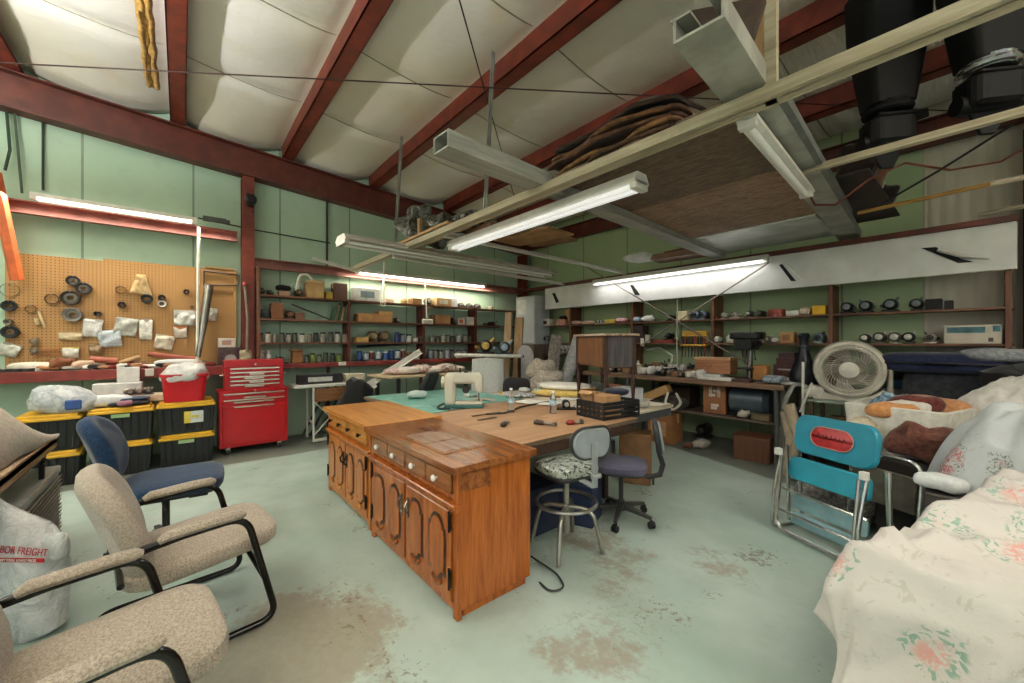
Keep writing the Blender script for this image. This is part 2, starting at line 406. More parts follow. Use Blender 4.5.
# unseen strip lamps added behind the camera as fill, shining down and up
for x, y, l in ((3.0, -2.4, 'near the front left corner'), (8.0, -2.2, 'before the added front doorway'), (9.2, 2.2, 'beside the added right doorway')):
    strip_lamp('fill_lamp', 'added unseen fill strip lamp behind the photographer, ' + l, (x - .6, y, 3.3), (x + .6, y, 3.3), .2, .1, 2, lit2)
    lamp('fill_lamp_glow', (x, y, 3.24), (0, 0, 0), 1.2, .3, LDN, (1, .99, .97)); lamp('fill_lamp_glow', (x, y, 3.45), (PI, 0, 0), 1.2, .3, LUP, (1, .98, .95))

# ------------------------------------------------------------------ hanging storage frame
cream = wood('#958a70', '#b5ab92', .6, 'x', 2); galv = M('#8f8f88', .45, .35, .2, 6); greyw = M('#9a9a90', .55, .1, .2, 5)
zf = 2.66
def angle(b, p0, p1, w, h):
    p0 = Vector(p0); p1 = Vector(p1); b.bar(p0, p1, w, .012); n = Vector((0, 0, 1)).cross((p1 - p0).normalized()) * -1
    b.bar(p0 - n * (w / 2) + Vector((0, 0, h / 2)), p1 - n * (w / 2) + Vector((0, 0, h / 2)), .014, h); return b
b = B().box(-.1, 6.95, 2.14, 2.18, zf, zf + .062).box(-.1, 6.95, 2.17, 2.24, zf, zf + .014)
tag(b.obj('front_beam', cream), 'long cream angle beam hung from the roof, front edge of the storage frame', 'beam')
for x, l in ((1.53, 'left of the crumpled foil'), (3.58, 'in front of the third purlin'), (5.94, 'beside the wide channel')):
    b = B(); angle(b, (x, 2.2, zf), (x, 2.3, roof(2.3) + .02), .045, .04) if x < 5 else b.bar((x, 2.2, zf), (x, 2.2, roof(2.2)), .05, .04)
    tag(b.obj('hanger_strut', galv if x < 5 else cream), 'upright hanger strut of the storage frame, ' + l, 'strut', 'hanger struts')
b = B(); p0, p1 = Vector((4.38, 1.27, 2.82)), Vector((4.13, 6.02, 2.82))
b.bar(p0, p1, .17, .012); d = (p1 - p0).normalized(); n = Vector((d.y, -d.x, 0)) * .08
b.bar(p0 + n - Vector((0, 0, .05)), p1 + n - Vector((0, 0, .05)), .012, .11); b.bar(p0 - n - Vector((0, 0, .05)), p1 - n - Vector((0, 0, .05)), .012, .11); b.bar(p0 - Vector((0, 0, .1)), p1 - Vector((0, 0, .1)), .17, .012)
tag(b.obj('grey_beam', wood('#84857f', '#a3a39b', .6, 'y', 2)), 'grey box beam crossing the storage frame on the left of the plywood', 'beam')
r = thing('wide_channel', 'wide grey metal channel across the storage frame, right of the plywood', 'beam')
p0, p1 = Vector((5.86, 1.6, 2.76)), Vector((5.55, 6.35, 2.76)); d = (p1 - p0).normalized(); n = Vector((d.y, -d.x, 0)); U = Vector((0, 0, 1))
b = B().bar(p0, p1, .2, .012)
for s in (1, -1): b.bar(p0 + n * .095 * s + U * .045, p1 + n * .095 * s + U * .045, .012, .1)
b.bar(p0 + n * .07 + U * .095, p1 + n * .07 + U * .095, .05, .012); b.bar(p0 - n * .07 + U * .095, p1 - n * .07 + U * .095, .08, .012)
b.obj('channel_section', greyw, r)
B().bar(p0 + n * .118 + U * .03 + d * .75, p1 + n * .118 + U * .03 - d * 1.2, .035, .06).obj('side_groove', M('#6e706c', .5, .2), r)
def ply(a, b_):
    t = NT('plywood'); v = t.obj((1, .5, 1)); w = t.noise(t.obj((1.2, 5, 1)), 3.5, 6, .7, 2.5); nn = t.noise(v, 2.2, 5, .6)
    c = t.mix(t.ramp(w, .38, .62), a, b_); c = t.mix(t.math('MULTIPLY', t.ramp(nn, .45, .75), .6), c, '#4d3d2e')
    kn = t.ramp(t.vor(t.obj((2, .7, 1)), 2.6), .09, .03); t.col(t.mix(t.math('MULTIPLY', kn, .7), c, '#2f241b')); return t.fin(.7)
tag(B().box(4.24, 5.70, 2.25, 3.42, 2.785, 2.80).obj('plywood_sheet', ply('#4e4034', '#76604b')), 'dark weathered plywood sheet lying on the storage frame nearer the camera', 'plywood')
tag(B().box(4.20, 5.62, 3.425, 4.9, 2.785, 2.80).obj('plywood_sheet', ply('#7a5f49', '#a5886c')), 'lighter brown plywood sheet on the storage frame behind the dark sheet', 'plywood')
tag(B().box(4.24, 5.5, 4.98, 6.1, 2.79, 2.81).obj('sheet_metal', M('#b9bdb9', .4, .15, .2, 3)), 'pale grey metal panel bridging the frame and the back wall', 'panel')
wbar = M('#d5d4cb', .45, .05, .1, 4)
for p0, p1, l in (((1.62, 2.15, 2.60), (1.36, 5.7, 2.60), 'lower white frame bar running back toward the corner'), ((2.68, 2.2, 2.69), (2.56, 6.0, 2.69), 'upper white frame bar running back to the white panel band'),
                  ((.02, 1.55, 2.75), (-.05, 2.2, 2.66), 'short white bar at the left end of the front beam')):
    b = B(); angle(b, p0, p1, .06, .05); tag(b.obj('frame_bar', wbar), l, 'bar', 'white frame bars')
tag(angle(B(), (5.75, 3.46, 2.72), (6.95, 3.46, 2.72), .05, .05).obj('frame_bar', cream), 'cream frame rail in front of the hanging motors on the right', 'bar')
q = at(640, 258, z=2.82); tag(B().ell((q.x, q.y, 2.82), (.22, .3, .05), 14, 8, .7, nz=.05, ns=5).obj('foam_sheet', M('#c9ccca', .5)), 'curled pale foam sheet lying at the end of the grey beam', 'sheet')
tag(B().ob((3.7, 5.75, 2.79), (.8, .35, .08), (0, 0, .1)).ob((3.75, 5.8, 2.86), (.6, .25, .05), (0, 0, -.1)).obj('board_stack', wood('#5b3b2a', '#80573d'), bev=.004), 'brown boards lying on the white panel band by the grey beam', 'boards')

# bracing rods and cords
rodm = M('#3a221d', .5, .4)
def rod(label, pts, r=.008, m=rodm, name='brace_rod', cat='rod'): return tag(B().tube(pts, r, 6).obj(name, m, smooth=True), label, cat)
rod('thin dark roof brace rod crossing the whole ceiling above the beams', [(-.3, -3.16, 3.93), (6.5, 6.25, 3.88)], .006)
rod('thin roof brace rod sloping down beside the middle hanger strut', [(6.9, -1.3, 3.97), (.0, 5.95, 3.8)], .006)
rod('wall brace rod from the white strip lamp down to the drill press', [at(580, 263, Y=5.96), at(748, 364, Y=5.96)], .012, M('#7d7268', .4, .3))
rod('pale wall brace rod sloping down left across the back shelves', [at(770, 262, Y=5.98), at(640, 346, Y=5.98)], .011, M('#8a7f72', .4, .3))
rod('brown electric cord looping from the channel to the right column', [(5.72, 3.8, 2.66), at(815, 205, Y=4), at(835, 205, Y=4.1), at(868, 180, Y=4.3), at(905, 163, Y=4.5), at(950, 170, Y=5), at(1000, 162, Y=5.4), at(1022, 150, Y=5.8)], .009, M('#6d2f22', .6), 'extension_cord', 'cord')
rod('black electric cord slanting up behind the hanging motors', [at(885, 202, Y=5.2), at(940, 170, Y=4.9), at(1012, 125, Y=4.6)], .009, M('#151515', .6), 'extension_cord', 'cord')
rod('grey cord hanging down the left green wall above the tube', [at(13, 98, X=-.44), at(18, 150, X=-.44), at(22, 193, X=-.4)], .012, M('#4b5a4a', .7), 'extension_cord', 'cord')
rod('dark frayed rope hanging on the left wall beside the cord', [at(6, 105, X=-.43), at(10, 150, X=-.43), at(5, 170, X=-.4)], .014, M('#33463a', .9), 'rope', 'rope')
rod('dark cable fixed to the left wall near the first seam', [at(43, 108, X=-.47), at(43, 190, X=-.47)], .012, M('#2d3a31', .7), 'extension_cord', 'cord')
rod('thin black cable running along the left wall from the column to the shelves', [at(198, 218, X=-.3), at(255, 230, X=-.42), at(330, 243, X=-.42)], .01, M('#1d211d', .6), 'extension_cord', 'cord')
rod('dark conduit dropping down the left wall behind the shelves', [at(327, 195, X=-.46), at(327, 275, X=-.46)], .018, M('#2b332d', .6), 'conduit', 'pipe')
rod('bright orange pipe leaning at the left edge above the pegboard', [at(-6, 172, X=-.22), at(17, 280, X=-.3)], .055, M('#d0622c', .45, 0, .15), 'hanging_pipe', 'pipe')
rod('yellow wooden stick lying on the frame by the pleated wall', [at(858, 213, z=2.76), at(990, 184, z=2.76)], .018, M('#a8803f', .6), 'stick', 'stick')
rod('pale pole lying on the frame past the yellow stick', [at(988, 185, z=2.77), at(1030, 176, z=2.77)], .022, M('#b8ad97', .6), 'pole', 'pole')
rod('short pale pole nearest the pleated wall at the right', [at(978, 215, z=2.76), at(1030, 205, z=2.76)], .022, M('#aaa08c', .6), 'pole', 'pole')
rod('thin white pipe standing in front of the pegboard under the tube', [(-.22, .17, 1.16), (-.24, .19, 3.05)], .017, M('#e6e4da', .4), 'white_pipe', 'pipe')
rod('thin white pipe hanging from the lit tube to the left shelf', [at(384, 262, X=-.18), at(383, 303, X=-.18)], .014, M('#e6e4da', .4), 'white_pipe', 'pipe')
rod('looped white cord hanging over the left shelf', fillet([at(381, 284, X=-.16), at(381, 306, X=-.16), at(385, 306, X=-.16), at(385, 284, X=-.16)], .04), .008, M('#e9e4cf', .5), 'hanging_loop', 'cord')
rod('white hanging cord with socket bar over the left shelf middle', [at(425, 282, X=-.18), at(427, 318, X=-.18)], .01, M('#e9e6da', .5), 'hanging_loop', 'cord')
tag(B().ob(at(427.5, 321.5, X=-.16), (.05, .22, .09)).obj('socket_bar', M('#d8d4c4', .5), bev=.01), 'white outlet bar hanging at the shelf edge on a cord', 'outlet')
rod('thin upright metal pole in front of the back shelves by the tool rack', [at(677, 300, Y=5.9), at(677, 366, Y=5.9)], .012, M('#b4b0a2', .4, .5), 'pole', 'pole')

b = B().grid(lambda u, v: (2.42 - 2.0 * u + .0, -.2 - .09 * v + .02 * noise.noise((u * 9, v * 3, 1)), roof(-.15) + .02 + .05 * math.sin(v * PI) * (.6 + .5 * noise.noise((u * 12, v * 5, 4)))), 60, 8)
tag(b.obj('torn_foam', cloth('#8f6a2c', '#c0964a', 25, .95, .6), smooth=True, solid=.04), 'torn yellow foam insulation hanging along the first purlin at upper left', 'insulation')
# ------------------------------------------------------------------ two oak sideboards
oak = wood('#843f12', '#b06424', .25, 'z', 2, '#763610'); oakx = wood('#6f3c1c', '#9a6236', .16, 'x', 2, '#5f3216')
oak_o = wood('#965218', '#c0762e', .3, 'z', 2, '#85450f'); oak_ox = wood('#a86a30', '#cc9048', .3, 'x', 2, '#925a24')
groove = M('#3a1d0b', .5, 0, .1); iron = M('#1d1815', .45, .6); porc = M('#efece4', .2, 0, .02); brass = M('#5b4a35', .35, .8)
def arch_poly(x0, x1, z0, z1, top=True):
    """tall field with a cusped round head and an ogee foot"""
    w = x1 - x0; cx = (x0 + x1) / 2; o = []
    o += [(x0, z0 + .05), (x0 + w * .18, z0 + .045), (x0 + w * .30, z0 + .015), (cx, z0), (x1 - w * .30, z0 + .015), (x1 - w * .18, z0 + .045), (x1, z0 + .05)]
    o += [(x1, z1 - .07), (x1 - w * .12, z1 - .065)]
    o += [(cx + w * .38 * math.cos(a), z1 - .06 + .06 * math.sin(a)) for a in [PI * k / 8 for k in range(9)]]
    o += [(x0 + w * .12, z1 - .065), (x0, z1 - .07)]
    return o
def shrink(poly, k):
    cx = sum(p[0] for p in poly) / len(poly); z0 = min(p[1] for p in poly); z1 = max(p[1] for p in poly); cz = (z0 + z1) / 2
    w = max(p[0] for p in poly) - cx
    return [(cx + (x - cx) * (w - k) / w, cz + (z - cz) * ((z1 - z0) / 2 - k) / ((z1 - z0) / 2)) for x, z in poly]
def sideboard(label, x0, y0, w, d, h, wv, wt, knob_m, breadboard):
    r = thing('sideboard', label, 'sideboard', (x0 + w / 2, y0, 0)); hw = w / 2
    B().box(-hw, hw, .022, d, .05, h - .04).box(-hw + .02, hw - .02, .05, d - .02, 0, .06).box(-hw, -hw + .045, 0, .03, 0, h - .04).box(hw - .045, hw, 0, .03, 0, h - .04)\
       .box(-hw + .045, hw - .045, .004, .03, h - .195, h - .175).box(-.012, .012, .004, .03, .07, h - .2).box(-hw + .04, hw - .04, .0, .03, .045, .085).obj('carcass', wv, r, bev=.004)
    b = B().box(-hw - .03, hw + .035, -.045, d + .02, h - .036, h); b.mat(1)
    for i in range(1, 4): b.box(-hw - .02, hw + .025, d * i / 4 - .001, d * i / 4 + .001, h, h + .0006)
    b.obj('top', [wt, groove], r, bev=.006)
    B().box(-hw - .008, hw + .008, -.028, .03, h - .235, h - .212).box(-hw - .004, hw + .004, -.014, .03, h - .26, h - .235).obj('ledge_moulding', wv, r, bev=.005)
    dw = (w - .1) / 4
    for i in range(4):
        c = -hw + .05 + dw * (i + .5)
        dr = B().box(c - dw/2 + .006, c + dw/2 - .006, -.014, .03, h - .165, h - .055).obj('drawer', wt, r, bev=.006)
        B().lathe([(.006, 0), (.008, .012), (.018, .02), (.019, .028), (.012, .036), (.002, .038)], (c, -.014, h - .11), 12, Matrix.Rotation(PI/2, 3, 'X')).obj('knob', knob_m, dr)
    for sd in (-1, 1):
        a, e = (-hw + .05, -.012) if sd < 0 else (.012, hw - .05)
        b = B().box(a, e, -.012, .03, .09, h - .265)
        do = b.obj('door', wv, r, bev=.004); m = (a + e) / 2; q = (e - a) * .06
        for u0, u1 in ((a + .045, m - q), (m + q, e - .045)):
            P_ = arch_poly(u0, u1, .15, h - .31)
            bb = B().prism(P_, -.0135, -.010, 'y'); bb.mat(1).prism(shrink(P_, .022), -.019, -.012, 'y')
            bb.obj('arched_panel', [groove, wv], do)
            B().tube(arc(((u0 + u1) / 2, -.018, .185), (u1 - u0) * .28, PI * 1.1, PI * 1.9, 6), .010, 6).obj('carved_scroll', wt, do)
        hx = a + .004 if sd < 0 else e - .004
        for z in (.17, h - .36):
            B().box(hx - .012, hx + .012, -.02, -.01, z, z + .09).cyl((hx, -.02, z - .012), (hx, -.02, z + .102), .007, n=8).obj('hinge', iron, do)
        hx = e - .035 if sd < 0 else a + .035
        b = B().box(hx - .014, hx + .014, -.018, -.011, h * .45, h * .45 + .12)
        b.tube([(hx, -.018, h*.45 + .10), (hx + .012*sd, -.04, h*.45 + .07), (hx, -.04, h*.45 + .04), (hx, -.018, h*.45 + .02)], .007, 6).obj('door_pull', M('#8d8474', .3, .8) if breadboard else iron, do)
    if breadboard:
        B().box(hw - .002, hw + .008, .02, .20, h - .15, h - .045).box(hw - .002, hw + .006, .205, .22, h - .165, h - .04).obj('side_board_panel', wt, r, bev=.003)
    return r
sideboard('nearer oak sideboard with white drawer knobs and reflective scuffed top', 3.565, 1.13, 1.235, .53, .84, oak, oakx, porc, True)
sideboard('farther lighter oak sideboard with dark knobs, joined end to end with the nearer one', 2.33, 1.15, 1.155, .60, .84, oak_o, oak_ox, iron, False)

# ------------------------------------------------------------------ work tables behind them
hard = wood('#94704f', '#b08a66', .45, 'y', 1.2, '#866447'); black = M('#1b1b1b', .5); dkwood = wood('#33221a', '#4d3527', .5, 'x', 2)
ZT = .80
def table(label, x0, x1, y0, y1, z, top_m, edge_m, leg_m, name='work_table'):
    r = thing(name, label, 'table', ((x0 + x1) / 2, (y0 + y1) / 2, 0)); hx, hy = (x1 - x0) / 2, (y1 - y0) / 2
    B().box(-hx, hx, -hy, hy, z - .035, z - .0015).obj('tabletop', top_m, r, bev=.004)
    b = B()
    for s in (-1, 1): b.box(-hx + .03, hx - .03, s * (hy - .03) - .015, s * (hy - .03) + .015, z - .12, z - .035).box(s * (hx - .03) - .015, s * (hx - .03) + .015, -hy + .03, hy - .03, z - .12, z - .035)
    b.obj('apron', edge_m, r)
    for sx in (-1, 1):
        for sy in (-1, 1):
            B().box(sx * (hx - .3) - .03, sx * (hx - .3) + .03, sy * (hy - .1) - .03, sy * (hy - .1) + .03, 0, z - .035).obj('leg', leg_m, r, bev=.004)
    return r
table('large work table topped with brown hardboard behind the sideboards', 1.5, 4.56, 1.80, 3.22, ZT - .006, M('#6c5a48', .6), dkwood, dkwood)
table('pale-topped work table behind the hardboard table, below the small cabinet on legs', 2.3, 4.38, 3.24, 4.22, ZT, wood('#b5a58f', '#d2c6b4', .5, 'y', 1.5), M('#43474a', .5), M('#565a5c', .4, .4))
for y0, y1, l in ((1.77, 2.56, 'brown hardboard sheet on the work table, right behind the near sideboard'), (2.565, 3.22, 'brown hardboard sheet on the work table, beside the patterned stool')):
    tag(B().box(3.16 if y0 < 2 else 3.0, 4.57, y0, y1, ZT - .006, ZT - .0015).obj('hardboard_sheet', hard), l, 'board')
t = NT('cutting mat'); v = t.obj(); c = t.mix(t.noise(v, 2, 4), '#4f9486', '#78b3a2'); t.col(t.mix(t.math('MULTIPLY', t.ramp(t.noise(v, 7, 4), .52, .7), .5), c, '#a9cbbf')); mat_m = t.fin(.4)
tag(B().prism([(1.52, 1.84), (3.14, 1.84), (2.97, 2.6), (2.97, 3.2), (1.52, 3.2)], ZT - .006, ZT - .003).obj('cutting_mat', mat_m), 'large worn green cutting mat under the sewing machine', 'mat')

# ------------------------------------------------------------------ red tool chest on its roller cabinet
rp = M('#b3121c', .28, 0, .06, 4); chrome = M('#d8cfc0', .25, .85, .05); rub = M('#161616', .6)
XF = .25; ya, yb = at(219, 395, X=XF).y, at(288, 393, X=XF).y; w = yb - ya
def trim_handle(b, x0, x1, z): b.box(x0, x1, -.022, -.004, z - .009, z + .011)
r = thing('roller_cabinet', 'red rolling tool cabinet on casters against the left wall', 'tool cabinet', (XF, (ya + yb) / 2, 0), PI/2); hw = w / 2
B().box(-hw, hw, 0, .43, .1, .84).box(-hw - .012, hw + .012, -.012, .44, .82, .85).obj('body', rp, r, bev=.008)
for z0, z1, hs in ((.745, .815, ((-.16*w, .16*w, .752),)), (.66, .735, ((-.3*w, .28*w, .69),)), (.14, .645, ((-.3*w, .28*w, .63),))):
    dr = B().box(-hw + .035, hw - .035, -.008, .02, z0, z1).obj('drawer' if z0 > .2 else 'cabinet_door', rp, r, bev=.005)
    b = B()
    for a in hs: trim_handle(b, a[0], a[1], a[2])
    if z0 > .65: trim_handle(b, -hw + .05, hw - .05, z1 - .012)
    b.obj('handle', chrome, dr, bev=.002)
for sx in (-1, 1):
    for y in (.06, .37):
        c = B().box(sx*(hw-.1) - .025, sx*(hw-.1) + .025, y - .03, y + .03, .075, .1).box(sx*(hw-.1)-.022, sx*(hw-.1)-.018, y-.02, y+.02, .03, .08).box(sx*(hw-.1)+.018, sx*(hw-.1)+.022, y-.02, y+.02, .03, .08).obj('caster', chrome, r)
        B().cyl((sx*(hw-.1) - .014, y, .045), (sx*(hw-.1) + .014, y, .045), .045, n=16).obj('wheel', rub, c)
B().lathe([(.001, 0), (.012, .001), (.012, .012), (.001, .014)], (0, -.012, .835), 10, Matrix.Rotation(PI/2, 3, 'X')).obj('lock', chrome, r)
ya2, yb2 = at(225, 372, X=XF - .02).y, at(283.5, 370, X=XF - .02).y; w2 = yb2 - ya2; hw = w2 / 2
r = thing('tool_chest', 'red tool chest with many thin drawers on top of the rolling cabinet', 'tool chest', (XF - .02, (ya2 + yb2) / 2, .85), PI/2)
B().box(-hw, hw, .0, .33, 0, .31).obj('body', rp, r, bev=.006)
B().box(-hw - .006, hw + .006, -.012, .335, .31, .40).obj('lid', rp, r, bev=.01, seg=2)
for i in range(5):
    z0 = .028 + i * .054
    dr = B().box(-hw + .045, hw - .045, -.008, .02, z0, z0 + .05).obj('drawer', rp, r, bev=.003)
    b = B(); trim_handle(b, -hw + .055, hw - .055, z0 + .042)
    if i < 4: trim_handle(b, -.1 + (.03 if i % 2 else -.02), .1, z0 + .018)
    b.obj('handle', chrome, dr)
B().lathe([(.001, 0), (.014, .001), (.014, .012), (.001, .014)], (0, -.012, .34), 10, Matrix.Rotation(PI/2, 3, 'X')).obj('lock', chrome, r)
for s in (-1, 1): B().tube(fillet([(s*hw, .1, .2), (s*(hw+.05), .1, .2), (s*(hw+.04), .26, .2), (s*hw, .26, .2)], .02), .008, 6).obj('side_handle', chrome, r, smooth=True)

# ------------------------------------------------------------------ black totes with yellow lids, two high
blk = M('#1c1e1f', .4, 0, .15, 5); yel = M('#d9a92a', .4, 0, .1, 5); lblg = M('#9fc08a', .5); lbly = M('#d8c34a', .5); lblw = M('#ccd2d0', .5)
def tote(label, x, y0, y1, z, h, sticker, grp='stacked black totes with yellow lids'):
    y1 -= .012; w = y1 - y0; d = .5; hw = w / 2
    r = thing('storage_tote', label, 'storage tote', (x, (y0 + y1) / 2, z), PI/2, grp)
    k = .9
    b = B().loop([[(sx * hw * q, .02 + (d - .04) * (.5 + sy * .5 * q), zz) for sx, sy in ((-1, -1), (1, -1), (1, 1), (-1, 1))] for q, zz in ((k, 0), (.97, h - .06))])
    for i in range(7):
        u = -hw * .8 + i * hw * 1.6 / 6
        b.bar((u * .93, .022 + .0, .03), (u, .02, h - .08), .018, .012, (0, 1, 0))
    b.obj('bin', blk, r, bev=.006)
    B().box(-hw, hw, -.012, d + .012, h - .065, h - .035).box(-hw + .025, hw - .025, .015, d - .015, h - .04, h - .004).obj('lid', yel, r, bev=.008)
    for s in (-1, 1): B().box(s * (hw - .03) - .028, s * (hw - .03) + .028, d * .3, d * .7, h - .10, h - .03).obj('latch', yel, r, bev=.006)
    if sticker == 'g': B().box(-.16 * w, .12 * w, .006, .012, h - .115, h - .075).obj('label', lblg, r)
    if sticker == 'y':
        B().box(-.05 * w, .28 * w, .004, .012, h - .26, h - .12).obj('label', lblw, r)
        B().box(-.05 * w, .06 * w, .002, .010, h - .26, h - .12).box(.08 * w, .2 * w, .002, .01, h - .2, h - .17).obj('label_print', lbly, r)
    return r
X1 = .40
def ty(a, X): return at(a, 420, X=X).y
tote('bottom black tote of the stack next to the red tool cabinet', X1, ty(158, X1), ty(216, X1), 0, .385, 'g')
tote('top black tote with printed label, under the red tub', X1, ty(156, X1), ty(217, X1), .385, .385, 'y')
tote('bottom black tote of the middle stack behind the blue chair', X1 + .06, ty(88, X1), ty(154, X1 + .06), 0, .385, 'g')
tote('top black tote of the middle stack with clutter piled on its lid', X1 + .06, ty(88, X1), ty(155, X1 + .06), .385, .385, 'g')
tote('bottom black tote of the left stack below the grey shopping bag', X1 + .1, ty(12, X1 + .1), ty(82, X1 + .1), 0, .37, 0)
tote('top black tote of the left stack carrying the grey shopping bag', X1 + .1, ty(10, X1 + .1), ty(83, X1 + .1), .37, .385, 0)

# ------------------------------------------------------------------ chairs in front
tan = cloth('#82766a', '#a99e8e', 130, .95, .12); tan2 = cloth('#8a7e70', '#ada293', 130, .95, .1); tubeb = M('#15130f', .22, .3); 
def guest_chair(label, loc, rz):
    r = thing('guest_chair', label, 'chair', loc, rz, 'tan cantilever chairs')
    hx, za = .35, .60
    path = [(-hx, -.2, za - .03), (-hx, -.12, za - .015), (-hx, .22, za), (-hx, .36, .018), (-hx, -.3, .018), (hx, -.3, .018), (hx, .36, .018), (hx, .22, za), (hx, -.12, za - .015), (hx, -.2, za - .03)]
    fr = B().tube(fillet(path, .09, 7), .0165, 10)
    for s in (-1, 1): fr.tube([(s * hx, .0, za - .01), (s * hx, -.16, za - .03), (s * .31, -.2, za - .06)], .014, 8)
    fr.tube([(-hx, .305, .24), (0, .28, .33), (hx, .305, .24)], .014, 8)
    fr.tube([(-.3, -.24, .42), (.3, -.24, .42)], .014, 8)
    fr.obj('frame', tubeb, r, smooth=True)
    R = Matrix.Rotation(math.radians(5), 3, 'X')
    B().ell((0, .085, .405), (.295, .33, .052), 40, 14, .42, R).obj('seat', tan, r, smooth=True)
    R = Matrix.Rotation(math.radians(19), 3, 'X')
    bk = B(); rings = []
    for yy, k in ((-.065, .7), (-.062, .84), (-.05, .93), (-.028, .985), (0, 1), (.02, .985), (.034, .94), (.04, .84), (.041, .6)):
        rings.append([R @ Vector((x * k, yy + .05 * (x / .31) ** 2 , (z - .3) * k + .3)) + Vector((0, -.15, .33)) for x, z in rrect(.64, .58, .23, 6, 0, .3)])
    bk.loop(rings).obj('backrest', tan2, r, smooth=True)
    for s in (-1, 1):
        B().tube([(s * hx, -.12, za - .008), (s * hx, -.09, za + .008), (s * hx, .1, za + .018), (s * hx, .19, za + .018), (s * hx, .215, za + .014)], [.022, .034, .036, .034, .018], 10, fl=.7).obj('arm_pad', tan, r, smooth=True)
    return r
guest_chair('tan cantilever armchair farther from the camera, by the blue chair', (3.84, .0, 0), math.radians(7))
guest_chair('tan cantilever armchair nearest the camera, cut by the lower left edge', (4.71, -.29, 0), math.radians(7))
def star_base(r, rad, m, zc, n=5, a0=.3, wheels=True):
    for k in range(n):
        a = a0 + 2 * PI * k / n; c, s = math.cos(a), math.sin(a)
        lg = B().loop([[(c*q - s*wd, s*q + c*wd, zz), (c*q + s*wd, s*q - c*wd, zz), (c*q + s*wd, s*q - c*wd, zz + th), (c*q - s*wd, s*q + c*wd, zz + th)] for q, wd, zz, th in ((.02, .03, .10, .045), (rad, .017, .075, .022))]).obj('leg', m, r, bev=.003)
        b = B().box(-.009, .009, -.02, .02, .03, .07)
        for sx in (-.016, .016): b.cyl((sx - .009, 0, .03), (sx + .009, 0, .03), .03, n=14)
        if wheels: b.obj('caster', rub, lg, loc=(c * rad, s * rad, 0), rz=a + 1)
    B().cyl((0, 0, .08), (0, 0, .17), .035, n=14).cyl((0, 0, .17), (0, 0, zc), .022, n=12).obj('column', m, r)
blue = cloth('#16283f', '#223c5a', 90, .95, .15)
r = thing('office_chair', 'blue fabric office chair on black base beside the totes', 'chair', (2.83, -.08, 0), math.radians(-4))
star_base(r, .3, black, .42, a0=.9)
B().box(-.11, .11, -.15, .12, .42, .45).tube([(.08, -.02, .43), (.3, .02, .40), (.33, .03, .39)], .008, 6).box(-.05, .05, .13, .24, .36, .43).obj('mechanism', black, r)
B().ell((0, .05, .49), (.30, .29, .055), 32, 12, .5).obj('seat', blue, r, smooth=True)
B().ell((0, .05, .455), (.29, .28, .03), 28, 8, .5).obj('seat_shell', black, r, smooth=True)
R = Matrix.Rotation(math.radians(18), 3, 'X'); rings = []
for yy, k in ((-.06, .6), (-.056, .8), (-.045, .92), (-.025, .98), (0, 1), (.02, .98), (.035, .92), (.042, .8), (.044, .6)):
    rings.append([R @ Vector((x * k, yy + .06 * (x / .25) ** 2, (z - .25) * k + .25)) + Vector((0, -.25, .54)) for x, z in rrect(.46, .47, .2, 6, 0, .25)])
B().loop(rings).obj('backrest', blue, r, smooth=True)
B().bar((0, -.1, .44), (0, -.36, .47), .05, .012).bar((0, -.30, .46), (0, -.36, .7), .05, .012, (0, 1, 0)).obj('back_bar', black, r)

# patterned drafting stool
t = NT('leaf print'); v = t.obj(); n = t.noise(v, 11, 4, .6, 2.5); c = t.mix(t.ramp(n, .42, .52), '#30352f', '#9ea598'); t.col(t.mix(t.ramp(t.noise(v, 16, 3, .6, 2), .56, .66), c, '#d3d7cc')); camo = t.fin(.7)
steel = M('#a9a59b', .28, .85, .1); gpl = M('#8f9698', .45, .1, .08)
r = thing('drafting_stool', 'round stool with black and white leaf print seat and chrome foot ring', 'stool', (4.66, 2.14, 0), math.radians(76))
B().ell((0, 0, .60), (.205, .20, .045), 32, 10, .6).obj('seat', camo, r, smooth=True)
B().ell((0, 0, .565), (.20, .195, .03), 28, 8, .5).obj('seat_pan', black, r, smooth=True)
B().cyl((0, 0, .30), (0, 0, .55), .022, n=12).cyl((0, 0, .12), (0, 0, .32), .028, n=12).obj('column', steel, r)
for k in range(4):
    a = PI/4 + k * PI/2; c, s = math.cos(a), math.sin(a)
    B().tube(fillet([(0, 0, .31), (c*.19, s*.19, .31), (c*.26, s*.26, .01)], .11, 6), .0165, 9).obj('leg', steel, r, smooth=True)
B().tube([(.215 * math.cos(2*PI*k/28), .215 * math.sin(2*PI*k/28), .345) for k in range(28)], .014, 8, True).obj('foot_ring', steel, r, smooth=True)
B().bar((0, -.1, .555), (0, -.33, .555), .05, .014).bar((.0, -.33, .55), (.0, -.33, .84), .045, .014, (0, 1, 0)).cyl((-.035, -.345, .63), (.035, -.345, .63), .018, n=10).obj('back_bracket', M('#aeb3b3', .4, .5), r, bev=.003)
rings = []
for yy, k in ((-.03, .88), (-.015, .98), (.012, .98), (.022, .9)):
    rings.append([Vector((x * k, yy - .31 + .10 * (x / .2) ** 2 * .5, (z - .84) * k + .84)) for x, z in rrect(.31, .20, .09, 6, 0, .84)])
B().loop(rings).obj('backrest', gpl, r, smooth=True)
B().tube([(x, -.322 + .05 * (x / .2) ** 2, z) for x, z in rrect(.31, .20, .09, 6, 0, .84)], .011, 6, True).obj('backrest_edge', black, r, smooth=True)
